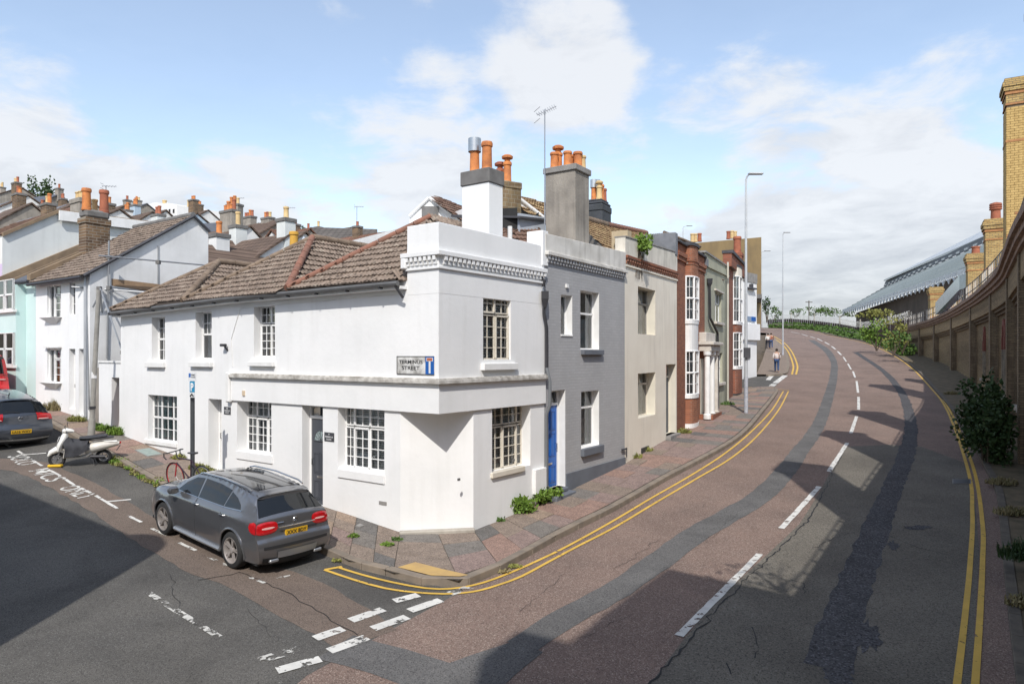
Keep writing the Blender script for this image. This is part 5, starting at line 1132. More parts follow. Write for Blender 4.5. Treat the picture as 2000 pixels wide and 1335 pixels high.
whouse = thing('terraced_house', (*PL(17), 1.6), 'white house with tall blank gable and tiled roof, scaffolded beside the gap', 'house')
uw0, uw1 = FS.u(70), FS.u(175.5)
ops = []
_, o_ = window(whouse, FS, 92, 119, 556, 620, .10, [(0, .36, 0, 1, 1, 1, 1), (.38, 1, 0, .3, 2, 1), (.38, 1, .32, 1, 2, 3)], back='dark'); ops.append(o_)
_, o_ = window(whouse, FS, 136, 147, 551, 615, .10, [(0, 1, 0, 1, 2, 3)], back='dark'); ops.append(o_)
_, o_ = window(whouse, FS, 92, 119, 681, 747, .10, [(0, .36, 0, 1, 1, 1, 1), (.38, 1, 0, .3, 2, 1, 1), (.38, 1, .32, 1, 2, 3)], back='amber'); ops.append(o_)
for a, b, y0, y1 in ((135, 147, 681, 799), (154, 169, 681, 811)):
    d_ = (FS.u(a), FS.u(b), FS.z((a + b) / 2, y1), FS.z((a + b) / 2, y0)); _, o_ = door(whouse, FS, d_, .16, DOORW, [(.15, .85, .5, .9)], transom=d_[3] - .45); ops.append(o_)
wz = 6.1
wall(whouse, FS, uw0, uw1, .6, wz, ops, WHT)
for y0, y1 in ((620, 632), (747, 759)):
    z1_, z0_ = FS.z(106, y0), FS.z(106, y1); m = MB(); ua, ub = FS.u(90), FS.u(121); um = (ua + ub) / 2
    m.hexa([FS.P(um - .2, 0, z0_), FS.P(um + .2, 0, z0_), FS.P(um + .2, .02, z0_), FS.P(um - .2, .02, z0_), FS.P(ua, 0, z1_), FS.P(ub, 0, z1_), FS.P(ub, .22, z1_), FS.P(ua, .22, z1_)]); m.build('curved_sill', TRIM, whouse)
m = MB(); FS.box(m, FS.u(90), FS.u(121), 0, .1, FS.z(106, 679), FS.z(106, 675)); m.build('window_hood', TRIM, whouse)
n3 = Vector((.583, .812, 0))
e0 = FS.P(uw1, 0, 0); G0 = Vector((e0.x, e0.y, 0)); apx = G0 + n3 * 3.44 + Vector((0, 0, 8.5)); rr_ = G0 + n3 * 4.05 + Vector((0, 0, 8.05))
m = MB(); m.face([G0 + Vector((0, 0, .6)), G0 + Vector((0, 0, wz)), apx, rr_, G0 + n3 * 4.05 + Vector((0, 0, .6))]); m.face([rr_, G0 + n3 * 4.05 + Vector((0, 0, .6)), G0 + n3 * 4.05 + Vector((0, 0, .6)) - Vector((FS.d.x, FS.d.y, 0)) * 4.2, rr_ - Vector((FS.d.x, FS.d.y, 0)) * 4.2]); m.build('gable_wall', WHT2, whouse, recalc=False)
dS = Vector((FS.d.x, FS.d.y, 0)); wl = FS.P(uw0, 0, 0)
eA, eB = FS.P(uw0, .22, wz - .06), FS.P(uw1 + .08, .22, wz - .06); apB = apx + dS * .08 + Vector((0, 0, .03)); apA = apB - dS * (uw1 - uw0 + .08)
roof_plane(whouse, [eA, eB, apB, apA], dS, TILE); ridge(whouse, apA + Vector((0, 0, .04)), apB + Vector((0, 0, .04)), CONC_D, .10)
m = MB(); m.tube([eB + Vector((0, 0, -.02)), apB + Vector((0, 0, -.02))], .06, 6); m.tube([apB, rr_ + dS * .08], .05, 6); m.build('verge', DKC, whouse)
m = MB(); m.tube([FS.P(uw0, .26, wz - .12), FS.P(uw1, .26, wz - .12)], .055, 6); m.build('gutter', BLACKM, whouse)
m = MB(); m.tube([FS.P(uw1 - .15, .08, wz - .1), FS.P(uw1 - .15, .08, 1.4)], .04, 6); m.build('downpipe', GALV, whouse)
BRS = brick_mat('smoky_brickwork', (.26, .17, .10), (.13, .085, .06), (.30, .26, .21), direction=(.583, .812), bw=.28, bh=.11, msz=.016, dark=.6)
c = Vector((wl.x, wl.y)) + n2 * 1.95; z1_ = 8.95; st = stack(whouse, c, .58, .86, 5.5, z1_ - .3, FS.d, BRS, BRS, .22, .04)
m = MB(); m.box((*c, z1_ - .3), .60, .88, .32, ax=FS.d); m.build('flaunching', CONC_D, st, bevel=.08)
for q, h, r, mt in ((-.3, .85, .16, CLAY_R), (.32, .80, .155, CLAY), (-.42, .5, .1, CLAY_B)):
    p = c + n2 * (q if mt != CLAY_B else -.1) * -1 + FS.d * (.1 if mt != CLAY_B else -.2); pot(st, (p.x, p.y, z1_), h, r, mt)
for q, mt in ((-.75, CLAY_B),): p = at_px(161, 29.5); s2 = stack(whouse, p, .9, .6, 7.5, zc(390, 29.5), FS.d, OCC, OCC, .2); pot(s2, (*p, zc(390, 29.5)), .35, .16, mt); pot(s2, (*(p - FS.d * .28), zc(390, 29.5)), .35, .16, mt); pot(s2, (*(p + FS.d * .28), zc(390, 29.5)), .35, .16, mt)
MINT = M('mint_render', (.58, .74, .72), (.53, .69, .67), sc=1.2, rough=.85, bump=.1, bsc=20, streak=((.42, .52, .5), .4))
mint = thing('terraced_house', (*PL(21), 1.8), 'mint green rendered house with canted bay windows and slate roof strip', 'house')
um0 = FS.u(4.5)
mz = 6.2
wall(mint, FS, um0, uw0 - .003, .6, mz, [], MINT)
bw0, bw1 = FS.u(17), FS.u(51); pr = .32
m = MB(); FS.box(m, bw0, bw1, .0, pr, .8, mz - .15); m.build('bay', MINT, mint)
FSb = F(FS.P(0, pr, 0), FS.P(FS.L, pr, 0))
for y0, y1 in ((548, 606), (650, 712)):
    z1_, z0_ = FS.z(35, y0), FS.z(35, y1)
    window(mint, FSb, 0, 0, 0, 0, .0, [(0, .46, 0, .5, 1, 1), (0, .46, .5, 1, 1, 1, 1), (.54, 1, 0, .5, 1, 1), (.54, 1, .5, 1, 1, 1, 1)], raw=(bw0 + .05, bw1 - .05, z0_, z1_), back='flat', w=.075)
    m = MB(); FSb.box(m, bw0 - .06, bw1 + .06, -.02, .10, z0_ - .10, z0_); m.build('sill', TRIM, mint)
m = MB(); m.tube([FS.P(um0, .24, mz - .1), FS.P(uw0, .24, mz - .1)], .07, 6); m.build('gutter', BLACKM, mint)
mA, mB_ = FS.P(um0, .15, mz), FS.P(uw0, .15, mz); up3 = n3 * 3.4 + Vector((0, 0, 1.95))
roofm = MB(); roofm.face([mA, mB_, mB_ + up3, mA + up3]); roofm.build('roof', SLATE, mint, recalc=False)
UPST = M('brown_upstand', (.27, .195, .125), (.19, .14, .095), sc=3, rough=.95)
for u, w_u, hh in ((uw0 - .12, .30, .22), (um0 + .12, .30, .30), (um0 + 1.0, .16, .10)):
    p = FS.P(u, .18, mz - .05); q = p + up3; k = dS * w_u / 2; z_ = Vector((0, 0, hh)); m = MB(); m.hexa([p - k, p + k, q + k, q - k, p - k + z_, p + k + z_, q + k + z_, q - k + z_]); m.build('party_upstand', UPST, mint)
LILAC = M('lilac_render', (.60, .50, .66), rough=.85)
lil = thing('terraced_house', (*PL(25), 2.0), 'taller lilac fronted house with big pale side gable, at the left edge', 'house')
wall(lil, FS, um0 - 4.6, um0 - .003, .8, 7.0, [], LILAC)
PGAB = M('pale_gable', (.66, .69, .68), (.58, .60, .59), sc=.8, rough=.85, streak=((.42, .43, .42), .5))
g0 = FS.P(um0 - .003, 0, 0); h3 = Vector((0, 0, 1))
ptsG = [g0 + h3 * 2, g0 + h3 * 8.05, g0 + n3 * 1.9 + h3 * 9.25, g0 + n3 * 5.5 + h3 * 9.35, g0 + n3 * 5.5 + h3 * 2]
m = MB(); m.face(ptsG); m.build('side_gable', PGAB, lil, recalc=False)
m = MB(); k = dS * .12
for a_, b_ in ((ptsG[1], ptsG[2]), (ptsG[2], ptsG[3])): m.hexa([a_ - k, a_ + k, b_ + k, b_ - k, a_ - k + h3 * .14, a_ + k + h3 * .14, b_ + k + h3 * .14, b_ - k + h3 * .14])
m.build('verge', UPST, lil)
m = MB(); a_, b_ = ptsG[2] + dS * .1, ptsG[3] + dS * .1; m.hexa([a_ - h3 * .3, a_ - h3 * .3 + dS * .1, b_ - h3 * .3 + dS * .1, b_ - h3 * .3, a_ + h3 * .1, a_ + h3 * .1 + dS * .1, b_ + h3 * .1 + dS * .1, b_ + h3 * .1]); m.build('fascia_board', TRIM, lil)
roof_plane(lil, [ptsG[1] - dS * 4.5 + h3 * .05, ptsG[1] + h3 * .05, ptsG[2] + h3 * .05, ptsG[2] - dS * 4.5 + h3 * .05], dS, TILE_R)

# ---- scaffolding over the yard
SCAF = M('scaffold_tube', (.36, .37, .38), (.28, .29, .30), rough=.45, metal=.5)
scf = thing('scaffold', (*PL(14), 1.4), 'small tube scaffold with timber boards bridging the yard beside the white gable', 'scaffold')
def tubes(name, parent, segs, r, mat):
    for a, b in segs: m = MB(); m.tube([a, b], r, 6); m.build(name, mat, parent)
Sd = 22.6
tubes('scaffold_tube', scf, [(W(213, 470, 22.6), W(209, 700, 22.6)), (W(309, 480, 24), W(309, 562, 24)), (W(193, 499, 22.0), W(404, 518, 24.4)), (W(140, 560, 22.4), W(300, 572, 22.9)), (W(213, 560, 22.5), W(316, 574, 24)),
      (W(195, 563, 22.3), W(207, 700, 23)), (W(196, 563, 22.3), W(240, 688, 21.3)), (W(214, 565, 22.6), W(262, 590, 22.2)), (W(188, 706, 22), W(232, 706, 21.6)), (W(172, 525, 22.4), W(174, 800, 22.2)), (W(218, 580, 22.8), W(216, 706, 22.8)), (W(197, 570, 22.2), W(181, 600, 22.2))], .028, SCAF)
PLANK = M('scaffold_board', (.30, .20, .12), (.22, .15, .095), sc=5, rough=.9)
for i in range(3):
    m = MB(); a, b = W(203, 563, 22.7 + i * .25), W(336, 570, 24.2 + i * .25); k = Vector((.55, .83, 0)) * .11; m.hexa([a - k, b - k, b + k, a + k] + [p + Vector((0, 0, .04)) for p in (a - k, b - k, b + k, a + k)]); m.build('board', PLANK, scf)
m = MB(); a, b = W(203, 556, 22.6), W(336, 571, 24.1); m.hexa([a, b, b + Vector((.03, .03, 0)), a + Vector((.03, .03, 0)), a + Vector((0, 0, .23)), b + Vector((0, 0, .23)), b + Vector((.03, .03, .23)), a + Vector((.03, .03, .23))]); m.build('toe_board', PLANK, scf)
for px_, y_ in ((194, 563), (213, 562), (213, 502), (309, 512), (240, 688)): p = W(px_, y_, 22.35); m = MB(); m.box(p - Vector((0, 0, .06)), .12, .12, .12); m.build('clamp', CONC_D, scf)

# ============================================================ hillside terraces
def farroof(name, c1, c2): return brick_mat(name, c1, c2, tuple(x * .5 for x in c1), bw=.35, bh=.22, direction=(.8, -.6), dark=.75, bump=.5, msz=.035)
FR1 = farroof('hill_tiles_brown', (.19, .135, .105), (.145, .105, .085)); FR2 = farroof('hill_tiles_grey', (.15, .135, .125), (.12, .11, .10)); FR3 = SLATE; FR4 = farroof('hill_tiles_red', (.24, .13, .09), (.18, .10, .075))
WALLS = {'w': WHT2, 'g': PGAB, 'o': OCC, 'b': BRS, 'l': M('pale_blue_render', (.42, .52, .62), rough=.85)}
hseed = random.Random(11)
def hill_house(px, py, d, w, dp, rot, wl_, rf, label, stacks=(), drop=1.9, h=6.0, lights=0):
    """a gabled house with its ridge centre seen at (px,py) at distance d; rot turns the ridge"""
    c = W(px, py, d); t = thing('hillside_house', (c.x, c.y, c.z - drop - h), label, 'house'); X = Vector((math.cos(rot), math.sin(rot), 0)); Y = Vector((-X.y, X.x, 0)); Z = Vector((0, 0, 1)); a, b = X * w / 2, Y * dp / 2; E = c - Z * drop; Bt = E - Z * h
    m = MB(); m.mesh([Bt - a - b, Bt + a - b, Bt + a + b, Bt - a + b, E - a - b, E + a - b, E + a + b, E - a + b, c - a, c + a], [(0, 1, 5, 4), (2, 3, 7, 6), (1, 2, 6, 9, 5), (3, 0, 4, 8, 7)]); m.build('wall', WALLS[wl_], t, recalc=False)
    for s in (-1, 1):
        m = MB(); o = X * .12; e1 = E + b * s * 1.08 - Z * .12; cc = c + Z * .06; m.hexa([e1 - a - o, e1 + a + o, cc + a + o, cc - a - o] + [p + Z * .12 for p in (e1 - a - o, e1 + a + o, cc + a + o, cc - a - o)]); r_ = m.build('roof', rf, t)
        if lights and s == (-1 if (b.y > 0) else 1):
            for k in range(lights):
                q = c.lerp(E + b * s, .45) + X * (k - (lights - 1) / 2) * 1.6 + Z * .18; m = MB(); dd = (E + b * s - c).normalized(); m.hexa([q - X * .35 - dd * .45, q + X * .35 - dd * .45, q + X * .35 + dd * .45, q - X * .35 + dd * .45] + [p + Z * .08 for p in (q - X * .35 - dd * .45, q + X * .35 - dd * .45, q + X * .35 + dd * .45, q - X * .35 + dd * .45)]); m.build('skylight', ALUM, r_)
    for pos, n, mt, sh, wm in stacks:
        q = c + a * pos; s_ = stack(t, (q.x, q.y), .42 + .24 * n, .62, q.z - .8, q.z + sh, Y if pos in (-1, 1) else X, WALLS[wm], CONC_D, .18, .05)
        AX = Y if pos in (-1, 1) else X
        for k in range(n): p = q + AX * ((k - (n - 1) / 2) * .32); pot(s_, (p.x, p.y, q.z + sh), hseed.uniform(.38, .72), .125, mt if hseed.random() < .65 else hseed.choice([CLAY_R, CLAY_B]))
    z = E.z - 1.6
    if wl_ in 'wgl':
        nw = int(w / 2.6)
        for k in range(nw):
            q = Vector((c.x, c.y, z)) - b * 1.01 + X * ((k + .5) / nw - .5) * w; m = MB(); m.hexa([q - X * .4, q + X * .4, q + X * .4 - Y * .05, q - X * .4 - Y * .05] + [p + Z * 1.2 for p in (q - X * .4, q + X * .4, q + X * .4 - Y * .05, q - X * .4 - Y * .05)]); m.build('window', DARKIN, t)
    return t
hA = math.atan2(-.5834, .8122)        # along the left street
C, B_, R_ = CLAY, CLAY_B, CLAY_R
for args in (
 (10, 378, 95, 11, 7, hA, 'o', FR1, 'brown roofed terrace at the top left edge of the hill', ((-.2, 2, B_, 1.0, 'o'),)),
 (30, 392, 75, 7, 6, hA, 'w', FR1, 'hill house with skylights under the buff-potted stack, far left', ((.1, 3, B_, 1.9, 'b'),), 1.9, 6, 2),
 (75, 387, 85, 8, 6, hA + .2, 'o', SLATE, 'slate roofed hill house in front of the dark treetops', ((1, 1, R_, .8, 'o'),)),
 (140, 398, 80, 8, 6, hA, 'o', FR1, 'brown roofed hill house left of the smoky brick chimney', ((-.6, 2, R_, .9, 'b'),), 1.9, 6, 2),
 (118, 414, 60, 7.5, 5, hA, 'w', FR4, 'white walled house with reddish roof below the hill slates', ((-1, 1, B_, 1.0, 'o'),), 1.9, 6, 3),
 (35, 408, 52, 5, 5, hA, 'o', FR1, 'nearest hill house at far left with two orange pots', ((.1, 2, C, 1.1, 'b'),)),
 (222, 408, 78, 7, 6, hA, 'o', FR1, 'dark roofed hill house just right of the smoky brick chimney', ((.9, 1, R_, .6, 'o'),), 1.9, 6, 1),
 (248, 428, 62, 9, 5, hA, 'w', FR1, 'long brown roof with white fascia behind the blank gable', ((0, 2, C, .8, 'w'),)),
 (292, 420, 66, 6, 5, hA, 'w', FR1, 'brown roofed house with grey lead dormer cheek behind the blank gable', ((-.9, 2, C, 1.3, 'l'),)),
 (268, 404, 92, 5, 6, hA, 'o', SLATE, 'dark slate hill house beside the cluster of clay pots', ((0, 4, C, .8, 'o'),)),
 (350, 426, 74, 7, 6, hA, 'l', FR1, 'pale blue walled hill house right of the white block', ((.8, 2, C, 1.6, 'b'),)),
 (405, 440, 56, 6, 5, hA + .3, 'w', SLATE, 'white walled house touching the blank gable with blackened stack', ((.9, 3, C, 1.5, 'o'),)),
 (445, 452, 46, 5, 4.5, hA, 'w', FR1, 'house under the large cluster of orange pots', ((.1, 4, C, 1.35, 'o'),)),
 (502, 440, 62, 8, 6, hA, 'o', FR1, 'brown hill roof behind the row of six orange pots', ((-.3, 4, C, .9, 'o'), (.4, 3, C, .5, 'o'))),
 (465, 478, 36, 4, 4, hA + 1.571, 'w', FR1, 'near white house with gable end turned to the street behind the left roof', ((0, 1, B_, 1.0, 'g'),)),
 (535, 466, 42, 6, 5, hA, 'w', FR1, 'white verged house with brown tiles between the pots and middle roof', ()),
 (562, 456, 60, 6, 5, hA, 'o', FR4, 'reddish gabled hill house just left of the yellow pot', ((.3, 2, R_, .7, 'b'),)),
 (632, 455, 70, 8, 6, hA, 'o', FR1, 'hill house with one red and one pale tall pot', ((-.6, 1, R_, .7, 'o'), (-.2, 1, M('pale_pot', (.5, .5, .46), rough=.8), .7, 'o'))),
 (672, 449, 66, 6, 6, hA + .8, 'o', FR2, 'pitched grey-brown roof with white verge on the skyline', ()),
 (712, 462, 60, 6, 5, hA, 'b', FR4, 'low hill house with single tall red pot', ((-.3, 1, R_, 1.0, 'b'),)),
 (428, 488, 31, 4.5, 3.6, hA + 1.571, 'w', FR1, 'small white gable end directly right of the scaffolded blank gable', ((0, 1, C, .7, 'w'),), 1.3),
 (505, 472, 35, 5, 3.6, hA, 'w', FR1, 'white house with brown tiles just above the left hipped roof', ((.9, 1, B_, .9, 'g'),), 1.2),
 (590, 462, 50, 5, 4, hA + 1.571, 'w', FR4, 'white gable with reddish tiles behind the yellow pot', (), 1.4),
 (70, 428, 48, 7, 4, hA, 'w', FR1, 'white walled terrace between the lilac house roof and the hill', ((.6, 2, C, .8, 'b'),), 1.2, 6, 2),
 (190, 422, 52, 7, 4, hA, 'w', FR1, 'white fascia terrace behind the smoky brick chimney', ((.5, 2, C, .7, 'b'),), 1.2, 6, 2),
 (330, 436, 50, 6, 4, hA, 'w', SLATE, 'slate roofed white house peeping over the blank gable slope', ((-.5, 2, C, .8, 'g'),), 1.2),
 (380, 418, 84, 6, 5, hA, 'w', FR1, 'white hill house behind the peak of the blank gable', ((.3, 3, C, 1.0, 'b'),), 1.6),
 (745, 458, 75, 8, 6, hA, 'w', FR2, 'pale stained house wall beside the red hip ridge', ()),
): hill_house(*args)
t = thing('apartment_block', (*at_px(315, 100), 14), 'white flat-roofed block standing highest on the hill', 'building')
Fw = F(at_px(288, 98), at_px(346, 92))
for a_, b_, y_ in ((288, 301, 397), (301, 323, 399), (323, 346, 404)): m = MB(); Fw.box(m, Fw.u(a_) + .02, Fw.u(b_), -6 if a_ != 301 else -6.1, -.2 if a_ == 301 else 0, 12, Fw.z((a_ + b_) / 2, y_)); m.build('wall', WHT, t)
for a_, y_ in ((292, 412), (330, 416), (338, 416)): m = MB(); Fw.box(m, Fw.u(a_), Fw.u(a_ + 3), 0, .05, Fw.z(a_, y_), Fw.z(a_, y_ - 7)); m.build('window', DARKIN, t)
for p in (293, 341): q = Fw.P(Fw.u(p), -2, Fw.z(p, 399)); pot(t, q, .9, .3, CLAY_B)
for i, (px_, y_, r_) in enumerate(((52, 377, 1.6), (66, 375, 2.2), (84, 376, 1.9), (98, 379, 1.5))):
    shrub('treetop', W(px_, y_ + 4, 105), r_, 1.5, r_ * 1.5, 260, .45, LEAFD, ('dark treetop on the skyline, ' + ('leftmost of four above the slate roof', 'second and tallest of four above the slate roof', 'third of four above the slate roof', 'rightmost of four above the slate roof')[i]), 'tree', 'treetops above the hill slates', i + 3)
shrub('treetop', W(535, 452, 95), 5.5, 3, 2.0, 500, .5, LEAFD, 'low dark foliage on the skyline right of the orange pots', 'tree', None, 9)
for q, h, l_ in (((207, 452, 45), 3.0, 'thin aerial on the hill above the smoky brick stack'), ((462, 462, 60), 3.4, 'thin aerial right of the large orange pot cluster'), ((563, 470, 66), 3.2, 'thin aerial in the middle of the skyline'), ((697, 470, 66), 3.3, 'thin aerial above the single red pot')):
    aerial(W(*q), h, l_, tilt=0, yaw=.1, n=5, ln=.9, r=.03)
# yellow pot and small triangular flashing on the middle roof
q = W(574, 492, 21.2); o_ = pot(corner, q, .62, .13, M('yellow_clay_pot', (.60, .34, .06), rough=.85))
m = MB(); a_, b_, c3 = W(583, 478, 20.6), W(604, 474, 20.9), W(593, 461, 20.9); m.face([a_, b_, c3]); m.build('lead_gablet', M('pale_lead', (.5, .56, .62), rough=.6), corner, recalc=False)
m = MB(); q = W(722, 470, 24); Fq = F(at_px(684, 25), at_px(800, 22)); Fq.box(m, 0, Fq.L, -3, 0, 4, Fq.z(740, 456), 4, Fq.z(740, 456)); m.build('parapet_wall', WHT2, rear)
# ============================================================ station retaining wall along the right side
YB = brick_mat('sooty_yellow_brickwork', (.56, .41, .225), (.38, .27, .15), (.22, .19, .14), uv=True, dark=.42, bump=.8, msz=.010, bw=.24, bh=.08)
YBC = M('yellow_stock_brick', (.52, .37, .15), (.38, .26, .10), sc=7, rough=.9, bump=.3, bsc=60)
YBO = M('orange_stock_brick', (.42, .21, .09), (.30, .15, .07), sc=7, rough=.9, bump=.3, bsc=60)
YBM = M('brick_joint', (.20, .165, .12), (.14, .11, .08), rough=.95)
REDB = M('red_arch_brick', (.24, .08, .055), (.16, .055, .04), sc=9, rough=.9)
COPE = M('sooty_coping', (.34, .23, .165), (.18, .125, .095), sc=3, rough=.95, bump=.5, bsc=30)
PILM = brick_mat('sooty_dark_brickwork', (.36, .27, .17), (.24, .175, .115), (.16, .135, .10), uv=True, dark=.5, bump=.8, msz=.010)
WLp = [Vector(p) for p in ((-6.5, -9.5), (-2.6, -6.2), (.3, -1.7), (3.65, 2.95), (6.9, 7.9), (9.3, 11.6), (11.75, 15.3), (14.15, 19.1), (17.3, 23.9), (20.4, 28.7), (24.8, 36.3), (28.8, 43.6), (33.0, 52), (36.5, 60), (39.6, 68), (41.5, 73.5))]
WL_ = smooth_line(WLp, .25)
cum = [0.0]
for i in range(1, len(WL_)): cum.append(cum[-1] + (WL_[i] - WL_[i - 1]).length)
def wp(s):
    i = max(0, min(len(WL_) - 2, int(np.searchsorted(cum, s)) - 1)); t = (s - cum[i]) / (cum[i + 1] - cum[i]); p = WL_[i].lerp(WL_[i + 1], t); d = (WL_[i + 1] - WL_[i]).normalized()
    return p, d, Vector((-d.y, d.x))     # point, direction, normal towards the road
def s_at(y): return cum[min(range(len(WL_)), key=lambda i: abs(WL_[i].y - y))]
def wtop(s):
    y = wp(s)[0].y; return float(np.interp(y, [3, 20, 30, 44, 52, 60, 68, 74], [7.05, 7.05, 7.0, 6.95, 6.8, 6.6, 6.5, 6.5]))
S0, S1 = s_at(-9), s_at(73)
swall = thing('station_wall', (*wp(s_at(30))[0], .8), 'long curved sooty yellow brick station retaining wall with pilasters along the right of the road', 'wall')
def wband(name, sa, sb, w0, w1, za, zb, mat, parent=swall, step=.8, caps=True):
    """a band following the wall line between heights given as functions of s"""
    n = max(1, int((sb - sa) / step)); mb = MB(); A = za if callable(za) else (lambda s: za); B = zb if callable(zb) else (lambda s: zb)
    prev = None
    for i in range(n + 1):
        s = sa + (sb - sa) * i / n; p, d, nn = wp(s); q = [Vector((*(p + nn * w), z)) for w, z in ((w0, A(s)), (w1, A(s)), (w1, B(s)), (w0, B(s)))]
        if prev:
            ps, pq = prev
            for a, b, wa in ((1, 2, 0), (2, 3, 1), (3, 0, 0), (0, 1, 1)):
                if wa: uv = [(ps, 0), (ps, abs(w1 - w0)), (s, abs(w1 - w0)), (s, 0)]
                else: uv = [(ps, pq[a].z), (ps, pq[b].z), (s, q[b].z), (s, q[a].z)]
                mb.face([pq[a], pq[b], q[b], q[a]], uv)
        if caps and i in (0, n): mb.face(q, [(0, q[0].z), (abs(w1 - w0), q[0].z), (abs(w1 - w0), q[2].z), (0, q[2].z)])
        prev = (s, q)
    return mb.build(name, mat, parent, recalc=False)
grz = lambda s: (lambda p: zt(p.x - 2, p.y))(wp(s)[0]) - .8
T = wtop
wband('recessed_brickwork', S0, S1, -.7, -.30, grz, lambda s: T(s) - .9, YB)
wband('brick_frieze', S0, S1, -.6, 0, lambda s: T(s) - 1.35, lambda s: T(s) - .55, YB)
wband('stepped_head', S0, S1, -.5, -.10, lambda s: T(s) - 1.5, lambda s: T(s) - 1.352, PILM); wband('stepped_head', S0, S1, -.5, -.2, lambda s: T(s) - 1.64, lambda s: T(s) - 1.502, PILM)
wband('corbel_course', S0, S1, -.6, .10, lambda s: T(s) - .55, lambda s: T(s) - .40, COPE); wband('corbel_course', S0, S1, -.6, .20, lambda s: T(s) - .397, lambda s: T(s) - .22, COPE)
wband('coping', S0, S1, -.65, .30, lambda s: T(s) - .217, lambda s: T(s), COPE)
wband('platform', S0, S1, -7, -.66, grz, lambda s: T(s) - .25, COPE, step=2)
# corbel blocks, pilasters and bays
def s_px(px, off): return min(cum, key=lambda s: abs(CX + FPX * (wp(s)[0] - wp(s)[2] * off).x / (wp(s)[0] - wp(s)[2] * off).y - px) if wp(s)[0].y > 15 else 1e6)
CHS = [s_px(px_, .75) for px_ in (1992, 1946, 1907, 1866, 1828)]; s_big = CHS[0]
PIL = [s_at(y_) for y_ in (-4, 1, 6, 11, 16, 20.5)] + [s_px(px_, 0) for px_ in (1968, 1935, 1896, 1858, 1824, 1795)] + [S1 - .5]
for k, s in enumerate(PIL[:-1]):
    BAY = PIL[k + 1] - s
    wband('pilaster', s - .32, s + .32, -.32, .05, grz, lambda q: T(q) - .553, PILM, step=.35)
    y = wp(s)[0].y
    if 8 < y < 31 or 33 < y < 40:
        # lancet windows with red arches
        n_ = 3 if y < 31 else 1
        for j in range(n_):
            sc_ = s + BAY / 2 + ((j - 1) * 1.15 if n_ > 1 else .8); p, d, nn = wp(sc_); hw = .34 if n_ > 1 else .24; z0_, z1_ = T(sc_) - 5.3, T(sc_) - 2.75
            z0_ = max(z0_, zt(p.x, p.y) + .9)
            P3 = lambda a, w, z: Vector((*(p + d * a + nn * w), z))
            arc = [(hw * math.cos(a), .62 * math.sin(a)) for a in np.linspace(0, math.pi, 9)]
            m = MB(); m.face([P3(-hw, -.285, z0_), P3(hw, -.285, z0_)] + [P3(a, -.285, z1_ + b) for a, b in arc]); t_ = m.build('window', M('sooty_window_glass', (.03, .028, .026), rough=.25), swall, recalc=False)
            m = MB(); pts = [P3(hw * 1.25 * a / hw, -.27, z1_ + b * 1.2) for a, b in arc]; 
            for i in range(8):
                a0, b0_ = arc[i]; a1_, b1_ = arc[i + 1]; m.hexa([P3(a0, -.30, z1_ + b0_), P3(a1_, -.30, z1_ + b1_), P3(a1_ * 1.6, -.30, z1_ + b1_ * 1.42), P3(a0 * 1.6, -.30, z1_ + b0_ * 1.42), P3(a0, -.22, z1_ + b0_), P3(a1_, -.22, z1_ + b1_), P3(a1_ * 1.6, -.22, z1_ + b1_ * 1.42), P3(a0 * 1.6, -.22, z1_ + b0_ * 1.42)])
            m.build('brick_arch', REDB, t_)
            for sg in (-1, 1):
                m = MB(); m.box(P3(sg * hw * 1.25, -.26, z1_ - .5), .16, .12, .55, ax=d); m.build('red_impost', REDB, t_)
                m = MB(); m.box(P3(sg * hw * 1.12, -.26, z0_), .07, .10, z1_ - z0_ - .5, ax=d); m.build('stone_jamb', M('pale_stone_jamb', (.34, .29, .22), (.2, .17, .13), sc=4, rough=.9), t_)
            m = MB(); m.box(P3(0, -.20, z0_ - .16), hw * 2.8, .3, .16, ax=d); m.build('sill', M('pale_sill', (.42, .37, .30), (.3, .27, .22), sc=4, rough=.9), t_, bevel=.03)
# railing on the coping
RAILM = M('railing_paint', (.62, .60, .56), (.45, .42, .38), sc=3, rough=.6); RAILD = M('dark_handrail', (.12, .11, .10), rough=.6)
rail = thing('railing', (*wp(s_at(40))[0], 7.5), 'pale railing with dark rails running along the top of the station wall', 'railing')
def rz(s, h): p, d, nn = wp(s); return Vector((*(p - nn * .1), T(s) + h))
for h in (.55, 1.05): m = MB(); m.tube([rz(s, h) for s in np.arange(s_at(3), S1, .8)], .028, 5); m.build('handrail', RAILD, rail)
s = s_at(3); i = 0; pm = None
while s < S1:
    m = MB(); m.tube([rz(s, 0), rz(s, 1.05)], .028, 4); m.build('post', RAILM if i % 5 else RAILD, rail); s += .78; i += 1
